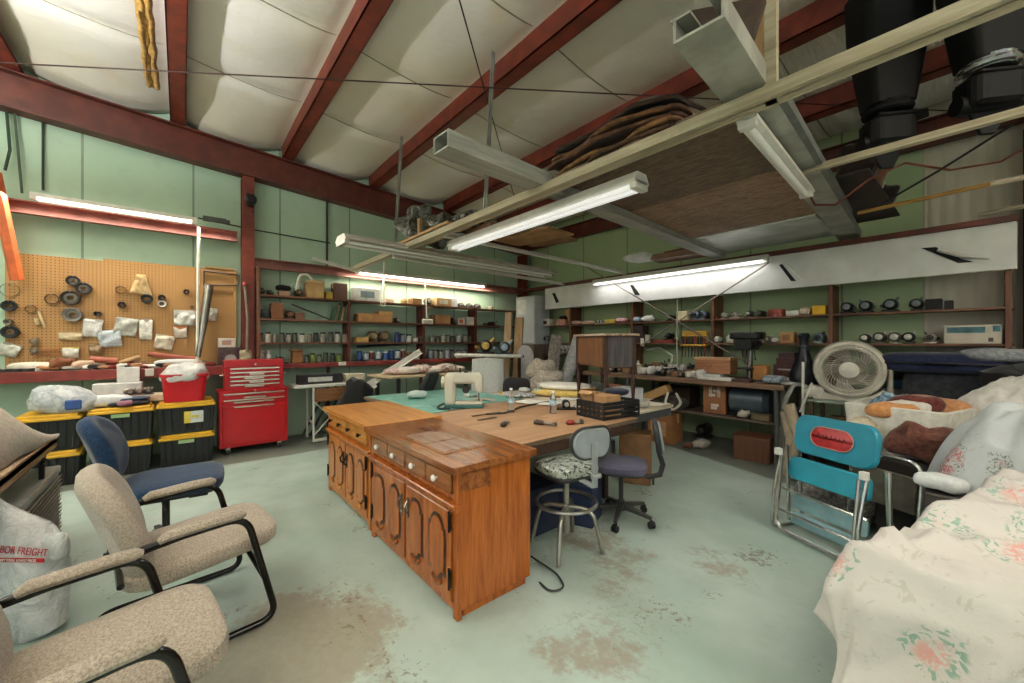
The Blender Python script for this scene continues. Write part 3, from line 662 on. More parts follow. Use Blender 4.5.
# purple-grey task chair
r = thing('task_chair', 'armless task chair with round purple-grey seat, seen side on', 'chair', (4.63, 2.86, 0), math.radians(122)); r.scale = (.86, .86, .94)
purp = cloth('#3e3c4d', '#555367', 110, .95, .1)
star_base(r, .31, M('#4a4a48', .35, .6), .43, a0=.5)
B().ell((0, 0, .485), (.25, .245, .045), 30, 10, .55).obj('seat', purp, r, smooth=True)
B().ell((0, 0, .455), (.24, .235, .025), 26, 8, .5).obj('seat_pan', black, r, smooth=True)
B().tube([(0, -.1, .43), (0, -.26, .40), (0, -.36, .43), (0, -.385, .52), (0, -.345, .64), (0, -.33, .74)], [.02, .022, .026, .026, .022, .018], 8).tube([(.05, -.3, .41), (.05, -.3, .32)], .012, 6).obj('back_arm', black, r, smooth=True)
R = Matrix.Rotation(math.radians(-10), 3, 'X')
B().ell((0, -.335, .76), (.19, .03, .15), 24, 10, .55, R).obj('backrest', M('#202126', .6), r, smooth=True)
B().ell((0, -.362, .77), (.16, .02, .12), 24, 10, .55, R).obj('back_shell', gpl, r, smooth=True)
# ------------------------------------------------------------------ small goods: makers (front of an item = local -y, x along the shelf)
kraft = '#9c7348'
def carton(label, w, d, h, loc, rz, c=kraft, grp=None, opened=False, tape=True, cat='box', name='cardboard_box', lab=None):
    r = thing(name, label, cat, loc, rz, grp); m = M(c, .75, 0, .14, 7); hw = w / 2; hd = d / 2
    if opened:
        B().box(-hw, hw, -hd, -hd + .006, 0, h).box(-hw, hw, hd - .006, hd, 0, h).box(-hw, -hw + .006, -hd, hd, 0, h).box(hw - .006, hw, -hd, hd, 0, h).box(-hw, hw, -hd, hd, 0, .006).obj('body', m, r)
        B().ob((0, -hd - h*.10, h + h*.05), (w, h*.26, .006), (.5, 0, 0)).obj('flap', m, r); B().ob((-hw - h*.08, 0, h + h*.08), (h*.25, d, .006), (0, -.8, 0)).obj('flap', m, r)
    else:
        B().box(-hw, hw, -hd, hd, 0, h).obj('body', m, r, bev=min(.006, h*.06))
        if tape: B().box(-hw - .001, hw + .001, -d*.08, d*.08, h * .7, h + .001).obj('tape', M('#b99a6c', .4), r)
    if lab: B().box(-hw*.6, hw*.5, -hd - .0015, -hd, h*.25, h*.75).obj('label', M(lab, .5), r)
    return r
def jar(label, rr, h, loc, c, lid, grp, rz=0):
    r = thing('jar', label, 'jar', loc, rz, grp)
    B().lathe([(rr*.9, 0), (rr, h*.05), (rr, h*.72), (rr*.86, h*.8)], n=12).obj('body', M(c, .25, 0, .2, 30), r)
    B().lathe([(rr*.9, h*.8), (rr*.92, h*.82), (rr*.92, h*.98), (rr*.85, h)], n=12).obj('lid', M(lid, .4, .2), r)
    return r
def can(label, rr, h, loc, c, band, grp, rz=0):
    r = thing('can', label, 'can', loc, rz, grp)
    B().lathe([(rr*.96, 0), (rr, h*.02), (rr, h*.96), (rr*.94, h), (rr*.8, h), (rr*.78, h*.96)], n=14).obj('body', M(c, .35, .5), r)
    B().lathe([(rr*1.012, h*.15), (rr*1.012, h*.85)], n=14, cap=False).obj('label', M(band, .5, 0, .25, 25), r)
    return r
def bottle(label, rr, h, loc, c, cap, grp=None, rz=0, band=None):
    r = thing('bottle', label, 'bottle', loc, rz, grp)
    B().lathe([(rr*.9, 0), (rr, h*.04), (rr, h*.6), (rr*.8, h*.7), (rr*.35, h*.8), (rr*.33, h*.88)], n=14).obj('body', c if not isinstance(c, str) else M(c, .3), r)
    B().lathe([(rr*.4, h*.87), (rr*.4, h*.99), (rr*.2, h)], n=12).obj('cap', M(cap, .4), r)
    if band: B().lathe([(rr*1.015, h*.2), (rr*1.015, h*.5)], n=14, cap=False).obj('label', M(band, .5, 0, .3, 30), r)
    return r
RXP = Matrix.Rotation(PI/2, 3, 'X')
def part(label, w, d, h, loc, rz, c, c2, grp, seed=0, name='engine_part', cat='machine part'):
    """motor-like casting: drum on a foot with flange, boss and studs"""
    r = thing(name, label, cat, loc, rz, grp); rnd = random.Random(seed); q = h * .36
    m, m2 = M(c, .45, .4, .25, 12), M(c2, .4, .5, .2, 12)
    B().box(-w*.4, w*.4, -d*.4, d*.4, 0, h*.14).box(-w*.15, w*.15, -d*.3, d*.3, h*.1, h*.4).obj('foot', m, r, bev=.004)
    B().lathe([(q*.5, -d*.45), (q*.9, -d*.42), (q, -d*.3), (q, d*.3), (q*.7, d*.42)], (0, 0, h*.5), 16, Matrix.Rotation(PI/2, 3, 'X')).obj('housing', m, r)
    B().lathe([(q*.62, 0), (q*.62, d*.06), (q*.3, d*.07), (q*.25, d*.14), (.002, d*.14)], (0, -d*.42, h*.5), 14, Matrix.Rotation(PI/2, 3, 'X')).obj('hub', m2, r)
    B().lathe([(q*.7, -d*.44), (q*.98, -d*.44), (q*1.02, -d*.40), (q*.7, -d*.38)], (0, 0, h*.5), 12, RXP, cap=False).obj('flange', m2, r)
    s = rnd.choice((-1, 1)); B().cyl((s*w*.22, 0, h*.7), (s*w*.38, 0, h*.96), q*.28, q*.2, 10).obj('port', m2, r); B().cyl((-s*w*.3, 0, h*.35), (-s*w*.48, -d*.1, h*.45), q*.3, q*.26, 10).obj('port', m2, r)
    return r
def heap(label, w, d, h, loc, rz, c, seed=0, name='rag', cat='rag', grp=None, c2=None, nz=.25):
    """crumpled soft thing"""
    r = B().ell((0, 0, h*.45), (w/2, d/2, h*.5), 22, 12, .75, None, min(w, h) * nz, 6 / max(w, .05) * .5)
    mz = min(v[2] for v in r.v)
    r.v = [(x, y, max(z - mz - h*.04, 0)) for x, y, z in r.v]
    o = r.obj(name, cloth(c, c2 or c, 30), None, loc, rz, smooth=True); return tag(o, label, cat, grp)
def tool(label, L, loc, rz, c, c2, grp=None, name='hand_tool', kind=0, tilt=0):
    r = thing(name, label, 'tool', loc, rz, grp); r.rotation_euler = (0, tilt, rz)
    B().tube([(-L*.5, 0, .014), (-L*.4, 0, .016), (-L*.12, 0, .015), (-L*.05, 0, .013)], [.014, .024, .022, .014], 8).obj('handle', M(c, .45), r, smooth=True)
    b = B().cyl((-L*.05, 0, .013), (L*.4, 0, .013), .01, n=8)
    if kind == 0: b.box(L*.36, L*.5, -.022, .022, .007, .03)
    elif kind == 1: b.box(L*.34, L*.42, -L*.2, L*.14, .002, .036)
    else: b.tube(arc((L*.42, 0, .013), .02, 0, 2*PI - .01, 10, 'xy'), .007, 6)
    b.obj('head', M(c2, .3, .8), r); return r
def paper(label, w, d, loc, rz, c, grp=None, name='paper_sheet', cat='paper', cur=.012):
    b = B().grid(lambda u, v: ((u - .5) * w, (v - .5) * d, .004 + cur * (noise.noise((u * 2 + loc[0] * 7, v * 2, 1)) + .5) ), 8, 8)
    return tag(b.obj(name, M(c, .7, 0, .12, 12), None, loc, rz, smooth=True, solid=.003), label, cat, grp)
def book(w, d, h, loc, rz, c, label, grp, tilt=0):
    r = thing('book', label, 'book', loc, rz, grp); r.rotation_euler = (0, tilt, rz)
    B().box(-w/2, -w/2 + .003, -d/2, d/2, 0, h).box(w/2 - .003, w/2, -d/2, d/2, 0, h).box(-w/2, w/2, -d/2, -d/2 + .003, 0, h).obj('cover', M(c, .55), r)
    B().box(-w/2 + .003, w/2 - .003, -d/2 + .003, d/2 - .006, .004, h - .006).obj('pages', M('#d9d0b8', .8), r); return r

# ------------------------------------------------------------------ left wall: counter and shelves
shw = wood('#5f3a26', '#83543a', .55, 'y', 2); shx = wood('#5a3826', '#7d5238', .55, 'x', 2); cred = M('#7d2c25', .5, 0, .25, 4)
XS = -.2; LS = [2.197, 1.842, 1.487]; ZC = 1.168     # shelf tops, counter top
EPS = .0015
r = thing('shelf_unit', 'brown board shelves on the left wall between the red columns', 'shelves', (0, 0, 0))
for z in LS: B().box(-.48, XS, .86, 6.05, z - .0265, z - EPS).obj('shelf', shw, r)
for px in (349, 424, 476): y = at(px, 330, X=XS).y; B().box(-.48, XS + .004, y - .02, y + .02, ZC, 2.2).obj('upright', M('#5d2a22', .55, 0, .2), r)
B().box(-.48, XS + .004, .855, .895, ZC, 2.6).obj('upright', shx, r)
r = thing('narrow_counter', 'long narrow counter along the left wall with dark red front edge', 'counter', (0, 0, 0))
B().box(-.49, -.13, .88, 6.05, ZC - .03, ZC - EPS).obj('countertop', M('#55473c', .6, 0, .2), r); B().box(-.49, -.13, -2.6, .64, ZC - .03, ZC - EPS).obj('countertop', M('#55473c', .6, 0, .2), r)
B().box(-.14, -.11, -2.6, .64, ZC - .12, ZC - EPS).obj('front_rail', cred, r, bev=.004)
B().box(-.14, -.115, .68, 6.05, ZC - .075, ZC - .0).obj('front_rail', cred, r, bev=.004)
for y in (-1.95, -.55, 1.9, 3.6, 5.2): B().box(-.49, -.44, y - .02, y + .02, 0, ZC - .03).obj('bracket_post', shw, r).__setitem__('label', 'counter support post')
def LY(px, X=-.33): return at(px, 330, X=X).y
def Lw(p0, p1, X=-.3):
    a, b = LY(p0, X), LY(p1, X); return (a + b) / 2, abs(b - a)
def Lh(px, hp, X=-.3):          # height of hp photo pixels at that spot on the left wall
    q = (X - CAM.x) / (FW.x + RT.x * (px - 512) / FPX); return hp * q / FPX
def Lloc(p0, p1, z, X=-.33): y, w = Lw(p0, p1, X); return (X, y, z), w * .93
RZL = PI / 2
G1 = 'boxes and parts on the top left-wall shelf'
def L_carton(p0, p1, hp, z, label, c=kraft, **k):
    loc, w = Lloc(p0, p1, z); return carton(label, w, min(.24, max(.1, w)), Lh((p0+p1)/2, hp), loc, RZL, c, **k)
def L_part(p0, p1, hp, z, label, c, c2, seed=0, grp=None): 
    loc, w = Lloc(p0, p1, z); return part(label, w, .2, Lh((p0+p1)/2, hp), loc, RZL, c, c2, grp, seed)
# top shelf
z = LS[0]
L_part(257, 265, 8, z, 'dark oily machine part at the left end of the top left-wall shelf', '#2a2622', '#4a443c', 1)
L_part(265, 274, 6, z, 'low dark machine part, second item on the top left-wall shelf', '#2f2a26', '#5a5248', 2)
L_carton(278, 289, 5, z, 'small pinkish tray of black parts on the top left-wall shelf', '#b08a74', tape=False)
loc, w = Lloc(277, 291, z + .055); heap('black tangle of hose lying on the pinkish tray', .22, .12, .09, (loc[0], loc[1], z + Lh(283, 5)), RZL, '#1d1a19', 3, 'hose_coil', 'hose')
L_part(293, 303, 9, z, 'brown greasy machine part left of the cut-open carton', '#4a3a2c', '#7a6248', 4)
L_carton(305, 323, 15, z, 'cut-open tan carton with dark holes near the middle of the top left-wall shelf', '#c29d68', opened=True)
loc, w = Lloc(299, 312, z); tag(B().tube(fillet([(-.3, loc[1] - .14, z + .1), (-.28, loc[1] - .1, z + .34), (-.28, loc[1] + .02, z + .38), (-.27, loc[1] + .1, z + .26), (-.3, loc[1] + .12, z + .14)], .06), .02, 8).obj('white_hose', M('#e0dacb', .5), smooth=True), 'loop of white hose standing beside the cut-open carton', 'hose')
L_carton(325, 332, 7, z, 'small yellow-fronted box beside the dark brown box on the top left-wall shelf', '#d0b04a', tape=False)
L_carton(332, 346, 16, z, 'tall dark brown box on the top left-wall shelf', '#5b4033')
L_carton(352, 379, 13, z, 'white box printed with grey pictures on the top left-wall shelf', '#d9dad6', lab='#7f8f96', tape=False)
L_carton(385, 393, 4, z, 'flat pale box under the hanging cord on the top left-wall shelf', '#cdb9a8', tape=False)
L_part(399, 410, 6, z, 'tan lump of hardware on the top left-wall shelf right of the cord', '#b39a68', '#cdb98a', 5)
L_carton(410, 420, 6, z, 'low brown box on the top left-wall shelf before the middle post', '#8f6840')
L_part(423, 433, 9, z, 'pile of dark and pale hardware right of the middle post, top left-wall shelf', '#5a5044', '#d8cfb6', 6)
L_carton(433, 449, 8, z, 'pale cardboard box with a lid on the top left-wall shelf', '#c9a878', lab='#e4ddcb')
L_carton(449, 456, 9, z, 'small white and grey box standing on end, top left-wall shelf', '#c8ccd0', tape=False)
for k, px in enumerate((461, 469, 477)):
    loc, w = Lloc(px - 3.5, px + 3.5, z)
    rr = thing('alarm_bell', 'dome-shaped dark unit, %s of three at the right end of the top left-wall shelf' % ORD[k], 'machine part', loc, RZL, 'three dark domed units')
    B().lathe([(.09, 0), (.09, .03), (.075, .07), (.04, .10), (.003, .11)], n=16).obj('dome', M('#3b3430', .4, .3), rr)
    B().lathe([(.1, 0), (.1, .012), (.07, .014)], n=16).obj('base_ring', M('#8a8278', .4, .4), rr)
L_part(486, 494, 4, z, 'pale flat hardware near the far end of the top left-wall shelf', '#b8b29a', '#7a6a50', 7)
# second shelf
z = LS[1]
L_carton(257, 269, 9, z, 'dark slatted crate at the left end of the second left-wall shelf', '#2c3534', tape=False)
L_carton(270, 283, 16, z, 'brown wooden box with a keyhole mark, second left-wall shelf', '#8a5a3c', tape=False)
L_part(284, 294, 10, z, 'rusty round motor beside the brown wooden box', '#5d4334', '#7d5640', 8)
L_carton(294, 304, 7, z, 'small square brown box, second left-wall shelf', '#84604a', tape=False)
tag(B().bar((-.35, LY(292), z + .24), (-.25, LY(328), z + .02), .05, .02).obj('metal_strip', M('#2b2d2a', .5, .4)), 'dark long strip leaning down along the second left-wall shelf', 'metal strip')
for k in range(6):
    px = 331 + k * 2.6; loc, w = Lloc(px, px + 2, z, -.3)
    book(.03 + .008 * (k % 2), .17, .24 + .03 * (k % 3), loc, RZL, ['#4d6a52', '#6e6f4c', '#3d4c43', '#8a7a4a', '#566a5a', '#2f3a34'][k], 'leaning thin book or folder, %s in the row before the first shelf post' % ORD[k], 'leaning folders on the second left-wall shelf', .2)
L_carton(355, 391, 8, z, 'long low tan box on the second left-wall shelf', '#b98a5a', tape=False)
L_carton(376, 391, 3, z + Lh(372, 8), 'small flat tan box lying on the long low box', '#c49a66', tape=False)
L_part(392, 400, 6, z, 'small dark round part right of the long tan box', '#2c2724', '#d8d4c8', 9)
L_carton(432, 448, 9, z, 'tan box right of the middle post on the second left-wall shelf', '#a87a52')
L_part(448, 455, 8, z, 'dark reddish part between two boxes on the second left-wall shelf', '#46302a', '#5a463c', 10)
L_carton(456, 463, 7, z, 'white box with an orange label, second left-wall shelf', '#e2ddd2', lab='#c7743c', tape=False)
L_carton(464, 472, 8, z, 'plain white box beside the white and orange one', '#ded9d0', tape=False)
L_part(482, 500, 5, z, 'row of dark red clamps at the far end of the second left-wall shelf', '#3a1d1b', '#5a2a26', 11)
# third shelf and counter: jars and cans
rnd = random.Random(5)
def row(pxs, z, words, kind, cols, hp, grp, where, wpx=7.0, X=-.28):
    for k, px in enumerate(pxs):
        c = cols[k % len(cols)]; h = Lh(px, hp * rnd.uniform(.88, 1.12)); rr = Lw(px, px + wpx, X)[1] * .43; 
        loc = (X + rnd.uniform(-.04, .03), LY(px + wpx / 2, X), z)
        lab = '%s %s, %s from left %s' % (c[2], words, ORD[k], where)
        (jar if kind == 'jar' else can)(lab, min(rr, .075), h, loc, c[0], c[1], grp, rnd.uniform(0, 6))
JC = [('#5c5850', '#1d1c1b', 'dark-lidded grey'), ('#c5c2b6', '#2a2725', 'white-labelled'), ('#8a8173', '#6f6c66', 'grey'), ('#4d4a44', '#201e1d', 'murky'), ('#a39c8c', '#35322e', 'pale')]
row([257.5, 264.5, 271.5, 278.5, 285.5, 292, 298.5, 306, 313, 320, 327, 334, 341], LS[2], 'jar', 'jar', JC, 9.5, 'jars on the third left-wall shelf, first bay', 'on the third left-wall shelf, first bay', 6.6)
L_carton(354, 367, 5, LS[2], 'low tan box at the start of the second bay, third left-wall shelf', '#c29a5c', tape=False)
L_part(367, 378, 13, LS[2], 'knotted brown part standing behind the low tan box', '#6d5a44', '#a8977c', 12)
L_part(378, 390, 13, LS[2], 'tall dusty brown part left of the blue jars', '#77644c', '#a8977c', 13)
row([393.5, 400, 406.5], LS[2], 'jar', 'jar', [('#2d3f6e', '#26346a', 'blue'), ('#8d93a8', '#2a3044', 'blue and white'), ('#c9ccc6', '#26282c', 'white')], 9, 'blue and white jars on the third left-wall shelf', 'on the third left-wall shelf, second bay', 6)
row([413, 418.5], LS[2], 'can', 'can', [('#8a857a', '#e2ddcf', 'small pale'), ('#7b7468', '#3a3630', 'small dark')], 5.5, 'small cans by the middle post', 'on the third left-wall shelf, beside the middle post', 5)
row([430, 435, 440, 445.5, 451, 456.5, 462, 467], LS[2], 'jar', 'jar', [('#8a8a80', '#55524a', 'grey'), ('#5a564e', '#2b2826', 'dark'), ('#c6c3b8', '#8f8a7d', 'pale')], 7, 'jars on the third left-wall shelf, third bay', 'on the third left-wall shelf, third bay', 5)
z = ZC
loc, _ = Lloc(258, 262, z, -.3); bottle('clear plastic bottle on the counter just right of the red column', .05, Lh(259, 16), loc, M('#aeb3a8', .2), '#d8d4c8')
for k, (px, c) in enumerate(((264, '#4c4f4a'), (268.5, '#dcdcd6'))):
    loc, _ = Lloc(px - 2, px + 2, z, -.3); rr = thing('spray_bottle', ('dark' if k == 0 else 'white') + ' spray bottle on the counter right of the red column', 'bottle', loc, RZL)
    B().lathe([(.038, 0), (.042, .01), (.042, .1), (.02, .15), (.018, .17)], n=12).obj('body', M(c, .35), rr)
    B().box(-.05, .03, -.014, .014, .17, .2).box(-.05, -.035, -.008, .008, .14, .175).obj('trigger_head', M('#c9c6bd', .4), rr)
loc, w = Lloc(272, 290, z, -.28); part('dark angle grinder shape lying on the counter beside the tool chest', w, .16, .12, loc, RZL, '#2d2b2a', '#5a544b', None, 21, 'power_tool', 'power tool')
L_carton(291, 302, 12, z, 'open brown box with a raised flap on the left counter', '#9a6a3e', opened=True)
GC = [('#4c5648', '#24231f', 'greenish'), ('#8b9a4f', '#3b3a30', 'yellow-green'), ('#7a7868', '#2c2a26', 'grey'), ('#4f5f4c', '#1f201d', 'dark green')]
row([303.5, 310, 316.5, 323, 330, 336.5], z, 'jar', 'jar', GC, 8.5, 'greenish jars on the left counter', 'on the counter, first shelf bay', 6)
tag(B().box(-.16, -.11, LY(338.5, -.12), LY(346, -.12), ZC - .06, ZC + .0).obj('outlet_box', M('#d8d5c8', .5), bev=.004), 'white outlet box on the counter edge below the first shelf post', 'outlet')
BC = [('#2a4a86', '#1d3566', 'blue'), ('#b9c0c6', '#23395e', 'white-banded'), ('#7a3a34', '#c9c4b8', 'red and white'), ('#c2c9cc', '#2f6a8a', 'light blue'), ('#2d4f8f', '#b8c0cc', 'blue')]
row([356, 362.5, 369, 375.5, 382, 388, 394, 400], z, 'can', 'can', [(b, a, n) for a, b, n in BC], 9.5, 'blue and white cans on the left counter', 'on the counter, second shelf bay', 6)
row([406, 413], z, 'can', 'can', [('#9c7a4a', '#6a5236', 'brown'), ('#d8d2c2', '#c8c0b2', 'cream')], 8, 'two cans by the second post', 'on the counter, left of the second post', 6)
row([428, 433.5, 439, 444, 450, 455.5, 461], z, 'jar', 'jar', [('#a8a9b0', '#70707c', 'pale grey'), ('#84867f', '#3c3b3a', 'grey'), ('#b9b6ae', '#4a4846', 'pale')], 8.5, 'grey jars on the left counter, third bay', 'on the counter, third shelf bay', 5.4)
tag(B().tube([(-.4, LY(358), z + .24), (-.38, LY(385), z + .27), (-.36, LY(410), z + .3)], .02, 8).obj('rolled_tarp', M('#1e2c38', .6), smooth=True), 'dark roll lying along the tops of the cans on the left counter', 'roll')

# ------------------------------------------------------------------ pegboard and what hangs on it
t = NT('pegboard'); v = t.obj(); p = t.xyz(v)
fy = t.math('SUBTRACT', t.math('FRACT', t.math('MULTIPLY', p[1], 1/.034)), .5); fz = t.math('SUBTRACT', t.math('FRACT', t.math('MULTIPLY', p[2], 1/.034)), .5)
d = t.math('ADD', t.math('MULTIPLY', fy, fy), t.math('MULTIPLY', fz, fz)); hole = t.math('LESS_THAN', d, .028)
c = t.mix(t.noise(v, 1.5, 5, .6), '#a07440', '#bc8f56'); t.col(t.mix(hole, c, '#4d3014')); peg_m = t.fin(.55)
ya_, yb_ = at(5, 300, X=-.47).y, at(205, 300, X=-.47).y
r = thing('pegboard', 'large tan pegboard on the left wall hung with parts and packets', 'pegboard')
B().box(-.495, -.47, ya_, LY(103, -.47), 1.18, at(50, 256, X=-.47).z).obj('board', peg_m, r)
B().box(-.495, -.472, LY(103, -.47), .60, 1.18, at(150, 263, X=-.47).z).obj('board', peg_m, r)
B().box(-.49, -.455, .60, .63, 1.18, at(240, 271, X=-.47).z).box(-.49, -.46, LY(205, -.47), .60, 2.545, 2.565).obj('edge_strip', wood('#a5783f', '#bf9354', .6, 'z'), r)
q = [at(204, 271, X=-.44), at(239, 275, X=-.44), at(238, 285, X=-.44), at(204, 285, X=-.44)]
tag(B().tube(fillet([*q, q[0]], .02), .012, 6).obj('metal_bracket', M('#4a3522', .5), smooth=True), 'brown rectangular frame hanging at the upper right of the pegboard', 'frame')
def hook(px, py): return at(px, py, X=-.455)
def ring(px, py, rr, label, c='#2a2724', th=.35, grp=None, dp=.05, cat='bearing', name='bearing'):
    q = hook(px, py); r = thing(name, label, cat, q, RZL, grp); R = Matrix.Rotation(PI/2, 3, 'X')
    B().lathe([(rr*(1-th), 0), (rr, 0), (rr, dp), (rr*.93, dp*1.08), (rr*(1-th), dp)], n=22, R=R, cap=False).obj('outer_ring', M(c, .35, .5), r)
    if th > .2:
        B().lathe([(rr*(1-th)*.98, dp*.7), (rr*(1-th)*.98, dp*.72), (rr*.35, dp*.75), (rr*.32, dp*.3)], n=18, R=R, cap=False).obj('inner_ring', M('#6f6a62', .35, .6), r)
    B().cyl((0, .01, rr*.8), (0, -.07, rr*.85), .005, n=6).obj('peg_hook', M('#8a8a88', .3, .8), r); return r
PT = 'on the pegboard'
ring(73.5, 281, .06, 'small dark hex bearing ring, topmost ' + PT); ring(84, 288.5, .07, 'dark bearing ring hanging just right below the topmost one')
ring(71, 298, .085, 'large black and brass bearing ring in the group of rings ' + PT, '#2e261c', .3); ring(73, 315, .085, 'large grey bearing with pale rim, lowest of the four rings', '#77736b', .32)
ring(52, 299, .06, 'thin brown drop-shaped ring ' + PT + ' left of the big rings', '#5d3b26', .16, dp=.02, cat='ring', name='seal_ring'); ring(31, 309, .045, 'thin rusty ring ' + PT + ' between the left parts', '#6a4328', .14, dp=.02, cat='ring', name='seal_ring')
ring(121, 290, .05, 'thin copper ring alone ' + PT + ' right of the first board', '#6d4022', .15, dp=.02, cat='ring', name='seal_ring'); ring(10, 290, .075, 'thin wire ring at the far left of the pegboard', '#6d5a3c', .06, dp=.012, cat='ring', name='wire_ring')
ring(11, 332, .07, 'black pulley ring at the left edge of the pegboard, lower', '#1d1c1b', .5); ring(10, 306, .06, 'black rubber pulley at the left edge of the pegboard, upper', '#1b1a19', .55); ring(9, 322, .035, 'small grey washer at the left edge between two pulleys', '#5d564c', .4)
ring(98, 314, .035, 'small black knob ' + PT + ' above the white packets', '#1c1b1a', .6); ring(147, 299, .06, 'black ring with hub hanging under the crumpled paper', '#26221f', .5); ring(162, 298, .04, 'black ring above a white hub ' + PT, '#211f1d', .5)
ring(162, 304, .045, 'white hub with dark centre ' + PT, '#cfccc2', .4); ring(186.5, 292, .035, 'small dark cup-shaped part alone right ' + PT, '#2a2522', .6); ring(122, 305, .04, 'dark oval part above the clear bags ' + PT, '#2b2320', .55)
ring(192, 307, .02, 'tiny brown ring ' + PT + ' above the white packet', '#5d4128', .3)
def packet(px, py, w, h, label, c='#d9d8d2', c2=None, rot=0, wr=.02, grp=None):
    q = hook(px, py); r = thing('parts_packet', label, 'packet', q, RZL, grp); r.rotation_euler = (0, rot, RZL)
    sd = px * .13
    b = B().grid(lambda u, v: ((u - .5) * w * (1 - .08 * v), -.012 - .02 * math.sin(PI * v) - wr * noise.noise((u * 3 + sd, v * 3, sd)), -v * h), 10, 10)
    b.obj('bag', M(c, .3, 0, .2, 25, .3), r, smooth=True, solid=.008)
    B().box(-w*.45, w*.45, -.02, -.008, -.03, .012).obj('header_card', M(c2 or c, .5), r)
    return r
packet(94, 320, .17, .21, 'white printed packet, left of the clear bags on the pegboard', '#dcdbd5', '#c9c6ba', .1); packet(109, 331, .21, .2, 'pale blue-white clear bag, largest packet on the pegboard', '#c3ccd2', '#dfe2e2', -.12, .04)
packet(128, 319, .22, .22, 'clear bag of parts overlapping the pale blue bag', '#b9b9b0', '#d8d6cd', .15, .04); packet(146, 320, .13, .26, 'narrow white printed packet right of the clear bags', '#dedad0', '#a39c90')
packet(185, 311, .24, .2, 'crumpled white bag hanging highest right on the pegboard', '#dcd9d2', '#d0ccc2', 0, .05); packet(166, 336, .2, .18, 'crumpled cream bag hanging low beside the white pole', '#ddd3bd', '#cbbfa4', .2, .05)
packet(180, 327, .14, .15, 'clear packet with orange card under the crumpled white bag', '#c7bfae', '#b5683a', -.1); packet(212, 309, .13, .17, 'small clear bag right of the white pole on the pegboard', '#cbc7bc', '#d8d4ca', .1, .03)
packet(71, 333, .2, .09, 'cream card with a ring printed, above the yellow card', '#cdb995', '#bfa57c'); packet(71, 348, .14, .12, 'white label packet with yellow header, low on the pegboard', '#d5d3c9', '#c9b93c')
packet(13, 345, .16, .13, 'small white instruction sheet tilted at the lower left of the pegboard', '#c9c9bd', '#8c8c80', .4); packet(96, 344, .12, .13, 'clear bag with dark parts above the red handles', '#8a7452', '#6f5a3c', 0, .03)
q = hook(141, 275); tag(B().grid(lambda u, v: ((u-.5)*(.08+.14*v) , -.02 - .05*abs(noise.noise((u*5, v*4, 3))), -v*.26), 10, 12).obj('paper_bag', M('#c8a877', .7, 0, .2), None, q, RZL, smooth=True, solid=.008), 'crumpled tan paper bag hanging near the top of the pegboard', 'bag')
q = hook(39, 317); tag(B().bar((0, -.02, .07), (.05, -.03, -.12), .03, .015).bar((-.02, -.02, -.02), (0, -.03, -.09), .03, .02).obj('hanging_scraper', M('#c9b58c', .5), None, q, RZL), 'pale tan handled scraper hanging on the pegboard left of the big rings', 'tool')
for k, (px, py) in enumerate(((35, 341), (35, 350))): part('small grey %s clip hanging low on the left of the pegboard' % ('upper', 'lower')[k], .07, .05, .09, hook(px, py) + Vector((.03, 0, -.05)), RZL, '#6a5f50', '#857863', None, 30 + k, 'clip', 'clip')
tag(B().bar((0, -.015, 0), (.16, -.015, 0), .012, .018).bar((.02, -.015, -.05), (.32, -.015, -.055), .012, .014).obj('peg_rail', M('#a2642f', .5), None, hook(38, 350), RZL), 'thin brown rail fixed low on the left pegboard', 'rail')
q0, q1 = at(209, 286, X=-.36), at(198, 357, X=-.2)
tag(B().tube([q0, (q0 + q1) / 2, q1], [.055, .05, .028], 12).obj('metal_tube', M('#8f8d86', .25, .8), smooth=True), 'dull metal exhaust tube leaning against the pegboard beside the white pipe', 'pipe')
q0, q1 = at(245, 286, X=-.24), at(247, 352, X=-.24)
r = thing('air_hose', 'grey cord hanging on the red column from a red hook', 'cord'); B().tube([q0, (q0 + q1)/2 + Vector((0, .02, 0)), q1], .02, 8).obj('hose', M('#7d6f60', .6), r, smooth=True); B().lathe([(.03, 0), (.035, .02), (.02, .06)], q0, 12).obj('hook', M('#8c2320', .4), r)
q = at(240, 200, X=-.36); part('small black junction box with cables on the column top', .1, .1, .2, (-.24, q.y + .12, q.z - .1), RZL, '#1c1e1c', '#2f2f2c', None, 33, 'junction_box', 'junction box')
q = at(203, 218, X=-.24); tag(B().box(-.1, .16, -.04, .04, -.03, .03).box(.16, .2, -.025, .025, -.02, .02).obj('mounted_ballast', M('#3a3f3a', .5), None, q + Vector((0, .1, 0)), RZL, bev=.005), 'dark ballast box at the right end of the pegboard tube', 'ballast')
# ------------------------------------------------------------------ back wall shelves (front edge Y=6.1) and long bench
YS = 6.1; RS = [1.838, 1.478]; ZB = .975
UPX = (1.175, 2.62, 4.0, 5.4, 6.76)
r = thing('back_shelves', 'brown board shelves along the back wall under the white panel band', 'shelves')
for z in RS: B().box(.6, 6.8, YS, 6.44, z - .022, z - EPS).obj('shelf', shx, r)
for x in UPX: B().box(x - .02, x + .02, YS - .004, 6.44, ZB + .0 if x < 5.2 else .9, 2.2).obj('upright', wood('#553220', '#7b4d2e', .5, 'z', 2), r)
B().prism([(1.02, 2.16), (1.165, 2.16), (1.165, 1.86)], YS - .003, YS + .02, 'y').obj('corner_brace', wood('#a06a32', '#c08a4a', .5, 'z'), r)
